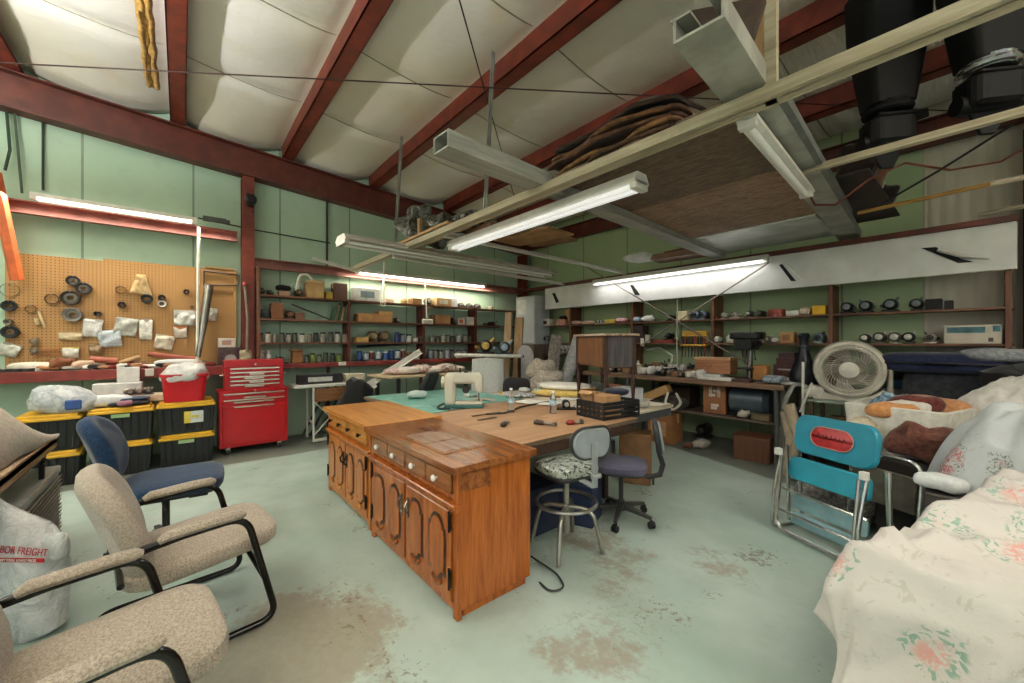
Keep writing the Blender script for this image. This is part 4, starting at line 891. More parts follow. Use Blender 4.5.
# small goods on the back wall: photo pixels across -> position along the wall
def RX(px, Y=6.2): return at(px, 330, Y=Y).x
def Rq(px, Y=6.2): return (Y - CAM.y) / (FW.y + RT.y * (px - 512) / FPX) / FPX
def R_(fn, p0, p1, hp, z, label, *a, Y=6.22, d=.22, **k):
    x0, x1 = RX(p0, Y), RX(p1, Y); return fn(label, abs(x1 - x0) * .93, d, hp * Rq((p0 + p1) / 2, Y), ((x0 + x1) / 2, Y, z), 0, *a, **k)
def R_box(p0, p1, hp, z, label, c=kraft, **k): k.setdefault('d', min(.24, RX(p1) - RX(p0))); return R_(carton, p0, p1, hp, z, label, c, **k)
def R_part(p0, p1, hp, z, label, c, c2, seed=0, grp=None, **k): return R_(part, p0, p1, hp, z, label, c, c2, grp, seed, **k)
def R_heap(p0, p1, hp, z, label, c, seed=0, **k): return R_(heap, p0, p1, hp, z, label, c, seed, **k)
z = RS[0]
R_box(545, 553, 7, z, 'white box with a dark window, far left of the upper back shelf', '#dcd3c4', lab='#4a2f28', tape=False)
R_box(560, 569, 6, z, 'small pink box left of the first post on the upper back shelf', '#c9907e', tape=False); R_heap(561, 570, 4, z + .12, 'black cord bundle lying on the small pink box', '#1f1d1c', 2, name='cord_bundle', cat='cord')
R_heap(573, 583, 4, z, 'rumpled pinkish cloth on the upper back shelf by the first post', '#c79a8e', 3); R_heap(584, 593, 4, z - .01, 'pinkish cloth end drooping over the upper back shelf edge', '#cfa893', 4, Y=6.14)
for k in range(3): R_part(598 + k * 3.2, 601 + k * 3.2, 4, z, 'small white and black fitting, %s of three on the upper back shelf' % ORD[k], '#d6d4c8', '#2a2a28', 40 + k, 'three small white fittings')
R_box(608, 618, 4, z, 'flat yellow box left of the second post on the upper back shelf', '#c9b24a', tape=False); R_heap(617, 629, 5, z, 'folded white and pink cloth on the upper back shelf by the second post', '#e0cfc8', 5, c2='#c9566a', name='folded_cloth', cat='cloth')
R_heap(633, 641, 5, z, 'pale blue bag right of the second post on the upper back shelf', '#b4c6d6', 6, name='plastic_bag', cat='bag'); R_heap(643, 655, 6, z, 'pointed white plastic bag on the upper back shelf', '#dfe2da', 7, name='plastic_bag', cat='bag')
R_part(667, 676, 7, z, 'dark tool with pale top near the upright pole, upper back shelf', '#33332e', '#8b9a7e', 44); R_box(679, 690, 9, z, 'large cream box on the upper back shelf left of two cans', '#d6c9a0', tape=False)
for k, px in enumerate((693.5, 700.5)): R_part(px, px + 7, 10, z, 'blue-grey canister part, %s of two left of the third post' % ORD[k], '#8b97a8', '#2b2e33', 50 + k, 'two blue-grey canister parts')
R_box(714, 719, 3, z, 'tiny red box right of the third post, upper back shelf', '#8a4a3c', tape=False); R_part(722, 729, 7, z, 'pale metal fitting near the third post, upper back shelf', '#bdb7ac', '#8a857a', 53)
R_part(729, 744, 7, z, 'long pale grey casting on the upper back shelf', '#c9c1b4', '#7a746a', 54); R_part(744, 756, 8, z, 'grey and black motor in the middle of the upper back shelf', '#56524e', '#b4aea2', 55)
R_part(756, 767, 8, z, 'black ribbed motor beside the red tin, upper back shelf', '#2a2826', '#55504a', 56); rr = thing('round_tin', 'round red tin on the upper back shelf', 'tin', ((RX(768) + RX(785)) / 2, 6.22, z), 0)
w_ = (RX(785) - RX(768)) / 2; B().lathe([(w_, 0), (w_, .085)], n=24).obj('body', M('#8a3f33', .35, .2), rr); B().lathe([(w_*1.03, .06), (w_*1.03, .095), (w_*.9, .1)], n=24).obj('lid', M('#9d4a3c', .35, .2), rr)
R_box(787, 801, 5, z, 'white flat carton with dark end on the upper back shelf', '#d9d4c8', tape=False); R_heap(800, 812, 7, z, 'brown and white crumpled pack left of the yellow tray', '#b0845e', 9, c2='#e0d6c6', name='crumpled_pack', cat='packet')
R_box(813, 828, 9, z, 'bright yellow tray box at the fourth post on the upper back shelf', '#d9aa2c', tape=False, opened=False)
DK = ('#1f1f20', '#6d7274')
for p0, p1, hp, l in ((839, 857, 13, 'black and silver carburetor, first from left right of the fourth post'), (857, 876, 14, 'black and silver carburetor, second from left right of the fourth post'), (880, 902, 15, 'wide black carburetor with flat cap in the middle of the right upper shelf'), (909, 925, 14, 'black carburetor left of the long black box')):
    R_part(p0, p1, hp, z, l, *DK, seed=60 + p0)
R_box(925, 943, 11, z, 'long black box on the right upper back shelf', '#1c1b1b', tape=False); R_box(944, 954, 9, z, 'short black box at the end of the long black box', '#26211f', tape=False)
z = RS[1]
R_part(543, 552, 8, z, 'pale part at the far left of the lower back shelf beside the grey box', '#9da39c', '#3a3d3a', 70)
R_box(635, 646, 17, z, 'dark wooden radio-like box standing at the second post on the lower back shelf', '#3a2a26', tape=False, lab='#141314')
R_part(628, 632.5, 5, z, 'small white fitting in front of the dark box on the lower back shelf', '#d6d2c6', '#2f2e2c', 71, Y=6.12); R_box(640.5, 644, 8, z - .06, 'white tag card hanging at the lower back shelf edge', '#ded8c8', tape=False, Y=6.085, d=.02, name='hanging_tag')
R_box(646, 650, 8, z, 'small white carton standing on the lower back shelf', '#e2dccb', tape=False); R_box(656, 676, 3, z, 'flat red toolbox-like case on the lower back shelf', '#8f3a34', tape=False); R_part(664, 676, 8, z + .05, 'black oval box lying on the flat red case', '#1f2124', '#4a4e52', 73)
rk = thing('tool_rack', 'yellow rack holding a row of dark hand tools on the back wall', 'rack', (RX(699), YS - .02, 1.36))
hw = (RX(710) - RX(686)) / 2; B().box(-hw, hw, -.04, .0, .12, .3).box(-hw, hw, -.1, 0, .07, .1).obj('rack_board', M('#c99a2c', .45, 0, .1), rk, bev=.004)
for k in range(8):
    x = -hw * .9 + k * hw * 1.8 / 7; b = B().cyl((x, -.07, .1), (x, -.07, .22), .02, .016, 8); b.cyl((x, -.07, -.1), (x, -.07, .08), .008, n=6); b.obj('screwdriver', M(('#1d1c1b', '#7a2a22', '#23211f')[k % 3], .4), rk)
R_heap(714, 721, 6, z, 'white rag ball on the lower back shelf right of the third post', '#d8d8d2', 12); 
x = RX(730, 6.2); bottle('white plastic bottle left of the drill press on the lower back shelf', .05, .14, (x, 6.2, z), '#dddad0', '#c9c4b8')
R_part(763, 774, 8, z, 'grey clamp-like part right of the drill press, lower back shelf', '#6d6b64', '#a9a498', 75); R_heap(772, 781, 5, z, 'white paper lump left of the brown carton, lower back shelf', '#d9d5ca', 13)
R_box(781, 796, 11, z, 'tan carton with a dark mark on the lower back shelf', '#b58a5a', lab='#8a5f38'); R_box(797, 808, 9, z, 'darker brown box beside the tan carton, lower back shelf', '#7a4f34')
R_part(814, 826, 12, z, 'blue-grey pump with twin tops left of the fourth post, lower back shelf', '#8fa0a4', '#2d3336', 76)
for k, (p0, p1, hp) in enumerate(((860, 871, 11), (873, 887, 13), (889, 901, 13), (901, 917, 13))): R_part(p0, p1, hp, z, 'grey flanged casting, %s from left behind the fan on the lower back shelf' % ORD[k], ('#4f4e4a', '#5a5750', '#8b887e', '#3f3d3a')[k], '#b9b4a8', 80 + k, 'grey flanged castings')
R_part(922, 940, 12, z, 'pale diamond-shaped flange with dark hole on the right lower back shelf', '#b4aea2', '#2b2724', 85)
x0, x1 = RX(944, 6.15), RX(1002, 6.15); rr = thing('printed_carton', 'long white printed carton with blue picture, right end of lower back shelf', 'box', ((x0 + x1) / 2, 6.25, z)); hw = (x1 - x0) / 2
B().box(-hw, hw, -.12, .12, 0, .19).obj('body', M('#c9bfae', .6, 0, .12, 6), rr, bev=.004); B().box(-hw*.9, hw*.45, -.1225, -.12, .11, .17).obj('picture', M('#3f6a72', .5, 0, .4, 9), rr); B().box(hw*.7, hw*.95, -.1225, -.12, .12, .18).obj('picture', M('#3f6a72', .5, 0, .4, 9), rr); B().box(hw*.55, hw*.72, -.1225, -.12, .02, .06).obj('print', M('#4a4038', .6), rr)

# the bench
r = thing('workbench', 'long brown workbench with a lower shelf along the back wall', 'workbench')
BX0, BX1, BY0 = 2.0, 5.08, 5.52
B().box(BX0, BX1, BY0, 6.44, ZB - .04, ZB - EPS).box(BX0, BX1, BY0 - .012, BY0 + .01, ZB - .065, ZB - EPS).obj('benchtop', wood('#5d4434', '#85654c', .5, 'x', 2), r, bev=.003)
B().box(2.6, BX1 - .02, BY0 + .12, 6.4, .46, .49 - EPS).obj('lower_shelf', wood('#51403a', '#6d5a4c', .6, 'x', 2), r)
for x in (2.1, 2.88, 4.98):
    for y in (BY0 + .06, 6.36): B().cyl((x, y, 0), (x, y, ZB - .04), .03, n=10).obj('leg', M('#5f6260', .4, .5), r)
for x in (5.04,): B().box(x - .03, x + .03, BY0 + .1, BY0 + .14, 0, ZB - .04).obj('side_board', M('#4a4846', .5), r)
zz = ZB
# clutter on the bench, left to right
def bx(px, Y): return RX(px, Y)
rnd = random.Random(11)
BC2 = ['#1d1d1d', '#3b3936', '#d7d4cc', '#6a655e', '#9a9488', '#2a2c33', '#8a6a4a', '#c9c5ba']
names = [('power drill', 'black'), ('clamp', 'dark grey'), ('rag', 'white'), ('bracket', 'grey'), ('tin', 'pale'), ('motor', 'blue-black'), ('block', 'brown'), ('cloth', 'pale')]
k = 0
for row_i, (Y, p0, p1, n, wh) in enumerate(((5.68, 612, 704, 15, 'in the front row of the bench clutter'), (5.92, 608, 702, 14, 'in the middle row of the bench clutter'), (6.2, 612, 702, 13, 'in the back row of the bench clutter'))):
    for i in range(n):
        px = p0 + (p1 - p0) * i / n; j = (i * 3 + row_i * 2) % 8; w = (p1 - p0) / n * rnd.uniform(.9, 1.3); hp = rnd.uniform(5, 9) + (3.5 if row_i == 2 else 0)
        lab = '%s %s, %s from left %s' % (names[j][1], names[j][0], ORD[i], wh); c = BC2[j]
        if j in (2, 7): R_heap(px, px + w, hp, zz, lab, c, k, Y=Y, name='rag')
        elif j == 4:
            x = bx(px + w/2, Y); can(lab, .045, hp * Rq(px, Y), (x, Y, zz), '#b4afa2', '#cfc8b8', None)
        elif j == 6: R_box(px, px + w, hp, zz, lab, c, Y=Y, d=.14, tape=False, name='wood_block', cat='block')
        else: R_part(px, px + w, hp, zz, lab, c, BC2[(j + 3) % 8], 100 + k, Y=Y, d=.18)
        k += 1
x = bx(636, 5.95); bottle('white glue bottle near the left end of the bench clutter', .045, .2, (x, 6.02, zz), '#dedbd2', '#d0ccc0'); R_box(640, 644, 6, zz + .03, 'small yellow box standing in the bench clutter by the white bottle', '#d0a850', Y=6.02, d=.08, tape=False)
tag(B().tube([(bx(672, 6.2), 6.2, zz), (bx(672, 6.2), 6.2, zz + .3), (bx(660, 6.2), 6.2, zz + .42), (bx(646, 6.2), 6.2, zz + .38)], .014, 8).obj('lamp_arm', M('#c9c9c2', .3, .5), smooth=True), 'thin curved white lamp arm rising from the bench clutter', 'lamp arm')
for k in range(4):
    px = 664 + k * 4; x = bx(px, 6.3); bottle('dark slim bottle, %s of four behind the bench clutter' % ORD[k], .03, .2 + .03 * (k % 2), (x, 6.33, zz), '#222220', '#3a3835', 'dark slim bottles behind the bench clutter')
# wooden crate box on flat cartons
R_box(697, 726, 5, zz, 'flat white and grey instrument lying under the wooden box on the bench', '#b9b9b4', Y=5.78, d=.3, tape=False); x0, x1 = bx(698, 5.85), bx(733, 5.85)
rr = thing('wooden_box', 'long reddish wooden box with paler lid on the bench left of the drill press', 'box', ((x0 + x1) / 2, 5.88, zz + .075)); hw = (x1 - x0) / 2
B().box(-hw, hw, -.13, .13, 0, .2).obj('body', wood('#8a5236', '#b07a52', .5, 'x', 2), rr, bev=.004); B().box(-hw - .008, hw + .008, -.138, .138, .19, .225).obj('lid', wood('#b98a62', '#d3a87e', .5, 'x'), rr, bev=.004)
B().bar((-hw*.2, -.132, .06), (0, -.132, .12), .012, .004).obj('clasp', M('#3a2018', .4), rr)
R_box(699, 734, 3, zz, 'white flat tray along the front of the bench below the wooden box', '#d3cfc6', Y=5.6, d=.12, tape=False); R_box(735, 752, 3, zz, 'dark red flat case at the front of the bench', '#4a2e2a', Y=5.6, d=.14, tape=False)
# drill press
x = bx(748, 5.8); rr = thing('drill_press', 'black bench drill press with round column on the workbench', 'drill press', (x, 5.80, zz)); rr.scale = (.78, .9, .9); dm = M('#1a1a1b', .35, .3)
B().box(-.16, .16, -.22, .16, 0, .035).obj('base', dm, rr, bev=.01); B().cyl((0, .08, .03), (0, .08, .66), .042, n=16).obj('column', M('#8f8d86', .25, .8), rr)
B().cyl((0, -.1, .18), (0, -.1, .205), .15, n=22).box(-.03, .03, -.02, .1, .15, .19).obj('drill_table', M('#3a3936', .35, .6), rr)
hd = B().prism([(-.11, .46), (.11, .46), (.14, .52), (.14, .62), (-.14, .62), (-.14, .52)], -.2, .14, 'y').obj('head', dm, rr, bev=.008)
B().prism(rrect(.52, .36, .14, 5, 0, -.02), .62, .72).obj('belt_cover', dm, rr, bev=.015); B().cyl((0, -.12, .34), (0, -.12, .48), .035, .05, 14).cyl((0, -.12, .27), (0, -.12, .34), .02, n=10).obj('chuck', M('#55534e', .3, .8), rr)
b = B()
for a in (.5, 2.6, 4.7): b.cyl((.13, -.1, .5), (.15, -.1 + .17 * math.cos(a), .5 + .17 * math.sin(a)), .008, n=6).ell((.15, -.1 + .17 * math.cos(a), .5 + .17 * math.sin(a)), (.018, .018, .018), 8, 6)
b.obj('feed_handle', dm, rr)
B().box(-.13, .13, .1, .26, .5, .7).obj('motor', dm, rr, bev=.03)
# right end of the bench
rr = R_box(754, 769, 17, zz, 'orange-brown paper bag standing beside the drill press', '#a5703c', Y=5.75, d=.14, tape=False, name='paper_bag', cat='bag')
R_heap(763, 786, 8, zz, 'grey-blue shop cloth at the right front corner of the bench', '#76808c', 33, Y=5.68, d=.3, c2='#aab2ba')
x0, x1 = bx(775, 6.1), bx(799, 6.1); rr = thing('parts_case', 'dark red tackle box with stepped lid on the bench', 'tool box', ((x0 + x1) / 2, 6.15, zz + .02)); hw = (x1 - x0) / 2; drm = M('#4a1f1c', .4)
B().box(-hw, hw, -.12, .12, 0, .2).obj('body', drm, rr, bev=.006); B().box(-hw*.8, hw*.8, -.1, .1, .2, .29).box(-hw*.65, hw*.7, -.08, .08, .28, .36).obj('lid', drm, rr, bev=.006); B().box(-hw*.6, hw*.6, -.128, -.12, .13, .15).obj('latch_strip', M('#b9a9a0', .3, .5), rr)
R_box(769, 784, 5, zz + .0, 'small pale wooden block in front of the dark red box', '#c9a46c', Y=5.92, d=.12, tape=False, name='wood_block', cat='block')
for k in range(4):
    y = 5.98 - .09 * k; tag(B().box(4.55, 5.16, y - .03, y + .03, zz, zz + .018 + .012 * (k % 2)).obj('white_strip', M('#d2d0c8', .45)), 'white slat lying at the right end of the bench, %s from the wall side' % ORD[k], 'slat', 'white slats on the bench end')
R_box(787, 797, 3, zz + .03, 'small white card box lying on the white slats', '#dedad2', Y=5.93, d=.08, tape=False)
x = bx(812, 5.95); rr = thing('bag_bellows', 'dark blue-black gathered bag standing at the right end of the bench', 'bag', (5.16, 5.97, zz))
B().lathe([(.15, 0), (.16, .07), (.13, .18), (.085, .3), (.05, .42), (.045, .54), (.065, .6), (.05, .63)], n=18).obj('body', M('#171b24', .35, 0, .3, 20), rr, smooth=True); B().lathe([(.052, .44), (.056, .46), (.052, .48)], n=16).obj('tie', M('#30343c', .5), rr)
# under the bench
x0, x1 = bx(703, 5.75), bx(724, 5.75); rr = thing('cardboard_box', 'tall brown carton with white printed lettering on the lower shelf of the bench', 'box', ((x0 + x1) / 2, 5.9, .49), .12); hw = (x1 - x0) / 2
B().box(-hw, hw, -.17, .17, 0, .4).obj('body', M('#94613c', .7, 0, .12), rr, bev=.004)
b = B()
for zz_, a, e in ((.30, -.5, -.2), (.30, -.1, .12), (.3, .2, .55), (.24, -.5, .1), (.1, -.3, .4), (.06, -.3, .25)): B().box(hw*a, hw*e, -.173, -.17, zz_, zz_ + .035).obj('print', M('#dcd2c4', .6), rr)
for a in (-.45, -.3, .3, .45): B().box(hw*a, hw*(a+.08), -.173, -.17, .23, .37).obj('print', M('#dcd2c4', .6), rr)
R_heap(705, 724, 5, .89, 'crumpled grey plastic sticking out of the printed carton', '#7c746c', 41, Y=5.9, name='plastic_bag', cat='bag')
rr = thing('circular_saw', 'dark round motor with pale blue hood on the lower bench shelf', 'machine', (bx(752, 5.85), 5.9, .49))
B().lathe([(.13, -.26), (.19, -.24), (.2, .16), (.14, .22)], (0, 0, .215), 20, Matrix.Rotation(PI/2, 3, 'Y')).obj('hood', M('#46525a', .4, .2), rr); B().tube(arc((-.18, -.05, .17), .19, 0, PI, 12), .02, 8).obj('guard', dm, rr, smooth=True); B().box(-.25, .25, -.14, .14, 0, .05).obj('foot', dm, rr)
R_box(752, 772, 6, .49, 'shallow open tray of green and white parts on the lower bench shelf', '#7a6a4c', Y=5.72, d=.12, opened=True, name='parts_tray', cat='tray'); R_heap(738, 750, 7, .49, 'crumpled white wrapper on the lower bench shelf before the motor', '#bdb6a6', 43, Y=5.72, d=.14, name='wrapper', cat='wrapper')
rr = thing('wooden_cube', 'square brown wooden box on the floor under the bench', 'box', (4.72, 5.62, 0), .12)
B().box(-.2, .2, -.17, .17, 0, .29).obj('body', wood('#4d2c1c', '#6d4229', .5, 'z', 2), rr, bev=.006); B().box(-.207, .207, -.177, .177, .285, .31).obj('lid', wood('#5a3826', '#7b4f34', .5, 'x', 2), rr, bev=.005)
R_heap(694, 708, 8, 0, 'grey plastic-wrapped bundle on the floor under the bench', '#96918a', 45, Y=5.62, d=.3, name='bundle', cat='bundle'); R_heap(684, 695, 5, 0, 'small brown rag on the floor under the bench', '#6a4430', 46, Y=5.5, d=.2)
R_part(696, 712, 15, .06, 'dark motor block standing behind the grey bundle under the bench', '#25221f', '#47423c', 47, Y=6.05, d=.3)
carton('brown moving carton on the floor under the left part of the bench', .42, .36, .42, (bx(660, 5.5), 5.62, 0), .1, '#8f6038', lab='#b58c66'); carton('slanted tan box lying across the cartons under the bench', .6, .16, .12, (bx(650, 5.45), 5.55, .62), .35, '#b38a58', tape=False).rotation_euler = (0, -.45, .1)
R_heap(650, 690, 13, .46, 'heap of dark cables and hoses on the carton below the bench', '#2d2926', 48, Y=5.75, d=.4, c2='#5d564c', name='cable_heap', cat='cables'); carton('dark open carton under the bench behind the cable heap', .5, .3, .3, (bx(676, 6), 6.1, .49), 0, '#3c2b1f', opened=True)
rod('white hose loop hanging out of the cable heap below the bench', fillet([(bx(668, 5.5), 5.5, .75), (bx(664, 5.4), 5.42, .6), (bx(672, 5.4), 5.42, .5), (bx(680, 5.4), 5.45, .62), (bx(676, 5.5), 5.5, .75)], .06), .018, M('#cfc9bc', .4), 'hose', 'hose')

# ------------------------------------------------------------------ far corner
rr = thing('grey_cabinet', 'tall pale grey cupboard hung in the far corner', 'cabinet', (.06, 5.95, 0)); gm = M('#bfc4c6', .45, 0, .08, 4)
B().box(-.28, .34, -.1, .35, 1.44, 2.5).obj('body', gm, rr, bev=.008); B().box(-.27, .33, -.12, -.1, 1.46, 2.48).obj('door', gm, rr, bev=.006); B().box(-.2, .08, -.128, -.12, 2.1, 2.42).obj('door_panel', M('#d6d6d0', .5), rr)
tag(B().box(.0, .5, 5.72, 5.76, 0, 1.44).box(.0, .03, 5.76, 6.2, 0, 1.44).box(.47, .5, 5.76, 6.2, 0, 1.44).obj('brown_panel', wood('#5f5445', '#857662', .6, 'z')), 'dull brown panel box standing below the grey cupboard', 'panel')
def plank(px, d, r_, zt, lab, c, c2, lean=.25, name='plank'):
    t_ = (px - 512) / FPX; p = CAM + (FW + RT * t_) * d; p.z = 0
    b = B().bar((0, 0, 0), (-lean * .6, lean, zt), r_ * 2, r_)
    return tag(b.obj(name, wood(c, c2, .55, 'z', 2), None, p, 0, bev=.004), lab, 'plank')
plank(504, 7.7, .07, 2.08, 'tall pale plank, left of two leaning in the far corner', '#a2835e', '#c4a781'); plank(515, 7.65, .08, 1.98, 'tall tan plank, right of two leaning in the far corner', '#9c7a54', '#bf9c70')
rr = thing('ironing_board', 'white padded ironing board leaning upright in the far corner', 'ironing board', CAM + (FW + RT * ((531 - 512) / FPX)) * 7.3 + Vector((0, 0, -1.5)), math.radians(38))
R = Matrix.Rotation(math.radians(-7), 3, 'X') @ Matrix.Rotation(math.radians(-6), 3, 'Y')
B().loop([[R @ Vector((x, yy, z)) for x, z in [(.15, .2), (.15, .9)] + [(.15 * math.cos(a), 1.25 + .2 * math.sin(a)) for a in [PI * k / 10 for k in range(11)]] + [(-.15, .9), (-.15, .2)]] for yy in (-.03, .03)]).obj('padded_top', cloth('#c9c3c4', '#dad6d6', 30), rr, bev=.012)
B().bar(R @ Vector((-.1, .05, .05)), R @ Vector((.08, .06, .9)), .03, .03).bar(R @ Vector((.1, .05, .05)), R @ Vector((-.08, .06, .9)), .03, .03).obj('folded_leg', M('#8c8c88', .3, .6), rr)
for k, (px, a, l, c, c2) in enumerate(((547, .1, 'left brown-grey fabric roll', '#7a716a', '#a0968c'), (556, .24, 'right pale grey fabric roll', '#a8a6a4', '#c4c2c0'))):
    p = CAM + (FW + RT * ((px - 512) / FPX)) * 7.1; p.z = .3
    tag(B().tube([p, p + Vector((a * .4, a, .7)), p + Vector((a * .9, a * 1.5, 1.32 - .05*k))], [.12, .115, .1], 14).obj('fabric_roll', cloth(c, c2, 20), smooth=True), l + ' leaning by the first post of the back shelves', 'fabric roll')
for k, (px, d, z0, s, l) in enumerate(((541, 6.6, .95, .36, 'upper cream fleece bundle'), (547, 6.5, .72, .42, 'lower wide cream fleece bundle'))):
    p = CAM + (FW + RT * ((px - 512) / FPX)) * d; heap(l + ' piled in front of the fabric rolls', s * 1.3, s, s * .95, (p.x, p.y, z0 - .1), .4, '#a99a88', 60 + k, 'fleece_bundle', 'bundle', None, '#cfc4b4', .16)
carton('pale carton on the floor carrying the fleece bundles', .6, .5, .62, (2.1, 4.85, 0), .3, '#8d7a5e')
R_box(585, 600, 5, 1.35, 'flat white parcel on the left bench end shelf', '#d6d2ca', Y=6.0, tape=False); R_heap(556, 572, 9, 1.24, 'white and black cloth pile behind the fabric rolls', '#cfccc6', 64, Y=5.92, d=.26, c2='#26241f', name='cloth_pile', cat='cloth')
B_ = thing('side_rack', 'dark low rack behind the fabric rolls in the corner', 'rack', (1.25, 6.05, 0)); B().box(-.5, .42, -.3, .02, 1.2, 1.235).box(-.5, .42, -.3, .02, .8, .83).obj('rack_shelf', dkwood, B_)
for sx in (-.48, .4): B().box(sx - .02, sx + .02, -.3, .02, 0, 1.2).obj('rack_side', dkwood, B_)
# ------------------------------------------------------------------ things on the work tables
VR = math.radians(50)                                # angle of the camera's right-hand direction in the room
q = at(464, 407, z=ZT); cm = M('#c9c6b4', .3, 0, .06, 4)
r = thing('sewing_machine', 'old cream sewing machine on the green cutting mat', 'sewing machine', (q.x, q.y, ZT - .003), VR)
B().box(-.2, .21, -.09, .1, 0, .035).obj('bed_plate', M('#2f5a58', .4), r, bev=.006)
B().box(-.2, -.09, -.07, .08, .03, .36).box(-.19, .2, -.06, .07, .255, .37).box(.12, .2, -.07, .07, .16, .30).box(-.1, .21, -.08, .09, .03, .07).obj('body', cm, r, bev=.018, seg=2)
B().cyl((-.2, 0, .27), (-.235, 0, .27), .06, n=18).obj('hand_wheel', M('#b3ae9c', .35), r); B().cyl((.16, -.02, .07), (.16, -.02, .16), .008, n=8).box(.145, .175, -.035, -.005, .075, .085).obj('needle_bar', M('#9a9890', .2, .8), r)
B().cyl((-.04, 0, .37), (-.04, 0, .42), .012, n=8).cyl((.02, 0, .37), (.02, 0, .39), .02, n=10).obj('spool_pin', M('#2a2a28', .4), r); B().cyl((.03, -.07, .2), (.03, -.085, .2), .04, n=16).obj('dial', M('#2c2b29', .4), r)
B().tube(fillet([(-.2, -.05, .05), (-.27, -.08, .02), (-.24, -.16, .012), (-.12, -.15, .012)], .04), .012, 6).obj('cable', M('#2b2b29', .5), r, smooth=True)
clr = glass('#eef3f2', .05, .9)
def pet(px, py, hp, label):
    q = at(px, py, z=ZT); k = (q - CAM).dot(FW) / FPX; h = hp * k
    r = thing('water_bottle', label, 'bottle', (q.x, q.y, ZT)); R_ = .034
    B().lathe([(R_*.9, 0), (R_, .01), (R_, h*.3), (R_*.92, h*.34), (R_, h*.38), (R_, h*.66), (R_*.42, h*.86), (R_*.4, h*.93)], n=16).obj('body', clr, r, smooth=True)
    B().lathe([(R_*.46, h*.92), (R_*.46, h), (R_*.3, h)], n=14).obj('cap', M('#e9ecec', .4), r); B().lathe([(R_*1.02, h*.4), (R_*1.02, h*.6)], n=16, cap=False).obj('label', M('#a9c8d4', .4, 0, .3, 30), r)
pet(511, 412, 24, 'clear plastic water bottle on the table in front of the dark chair back'); pet(553, 413, 22, 'clear plastic water bottle on the hardboard beside the folded yellow cloth')
pet(538, 396, 13, 'small clear water bottle farther back on the pale table')
q = at(597, 417, z=ZT); r = thing('spray_can', 'white and black nozzle bottle standing in front of the black crate', 'bottle', (q.x, q.y, ZT))
B().lathe([(.02, 0), (.024, .01), (.024, .11), (.01, .14), (.006, .15)], n=12).obj('body', M('#d9d6cc', .4), r); B().lathe([(.012, .145), (.012, .17), (.004, .22)], n=10).obj('nozzle', M('#1e1e1e', .4), r)
# black crate holding cardboard boxes
q0, q1, q2 = at(577, 415, z=ZT), at(603, 421, z=ZT), at(622, 413, z=ZT)
ang = math.atan2(q1.y - q0.y, q1.x - q0.x); w_ = (q1 - q0).length; d_ = (q2 - q1).length
r = thing('plastic_crate', 'black plastic crate on the work table filled with cardboard boxes', 'crate', ((q0.x + q1.x) / 2, (q0.y + q1.y) / 2, ZT), ang); hw = w_ / 2
b = B().box(-hw, hw, 0, d_, 0, .012)
for z in (.0, .045, .09, .125): b.box(-hw, hw, 0, .012, z, z + .03).box(-hw, hw, d_ - .012, d_, z, z + .03).box(-hw, -hw + .012, 0, d_, z, z + .03).box(hw - .012, hw, 0, d_, z, z + .03)
for k in range(7): x = -hw + k * 2 * hw / 6; b.box(x - .008, x + .008, 0, .01, 0, .15).box(x - .008, x + .008, d_ - .01, d_, 0, .15)
b.obj('crate_body', M('#1a1a1a', .45), r)
U2 = Vector((math.cos(ang), math.sin(ang), 0)); V2 = Vector((-math.sin(ang), math.cos(ang), 0)); o_ = Vector(((q0.x + q1.x) / 2, (q0.y + q1.y) / 2, 0))
def inC(u, v, z): p = o_ + U2 * u + V2 * v; return (p.x, p.y, z)
carton('tan cardboard tray on the left in the black crate', w_*.45, d_*.4, .2, inC(-hw*.5, d_*.3, ZT + .013), ang, '#a98358', opened=True); carton('tan cardboard box on the right in the black crate', w_*.45, d_*.4, .2, inC(hw*.5, d_*.3, ZT + .013), ang, '#a07a50', tape=False)
heap('dark blue folded shirt lying on the boxes of the black crate', w_*.6, d_*.4, .07, inC(hw*.35, d_*.62, ZT + .19), ang, '#1e2230', 71, 'folded_shirt', 'shirt')
q = at(622, 404, z=ZT); carton('pale package printed with blue figures beside the black crate', .26, .34, .17, (q.x - .05, q.y + .12, ZT), ang, '#c9ccd2', lab='#7f8aa0', tape=False); 
q = at(560, 396, z=ZT); heap('folded yellow blanket under a white cloth on the pale table', .75, .42, .1, (q.x, q.y + .02, ZT), .5, '#c9a64e', 72, 'folded_blanket', 'blanket', None, '#d8bd76', .1); heap('white cloth folded on top of the yellow blanket', .72, .4, .09, (q.x + .02, q.y + .06, ZT + .085), .45, '#ddd8c6', 73, 'folded_cloth', 'cloth', None, '#e6e2d4', .12)
q = at(566, 409, z=ZT); part('black and white headset-like tangle left of the black crate', .26, .14, .11, (q.x, q.y, ZT), VR, '#1c1c1d', '#c9c7c0', None, 90, 'headset', 'device')
q = at(520, 397, z=ZT); heap('small heap of white clips and scraps at the far edge of the mat', .4, .22, .05, (q.x, q.y, ZT), VR, '#c9cbc4', 74, 'scrap_heap', 'scraps', None, '#4a4d4a')
for px, py, w_, d_, c, l, a in ((540, 403, .5, .3, '#d6d2c4', 'large white pattern paper in front of the two bottles', .4), (575, 399, .35, .25, '#d9d7d0', 'white sheet behind the headset tangle', .8), (628, 400, .5, .4, '#cdbfa8', 'pale paper sheet on the far end of the pale table', .2), (620, 409, .3, .12, '#5a4a44', 'dark flat wallet-like case on the pale table', .75), (648, 404, .4, .26, '#d8cdbb', 'pale paper at the outer corner of the pale table', .1), (485, 400, .3, .1, '#bfae98', 'curled paper strip on the green mat', .3)):
    q = at(px, py, z=ZT); paper(l, w_, d_, (q.x, q.y, ZT), a, c)
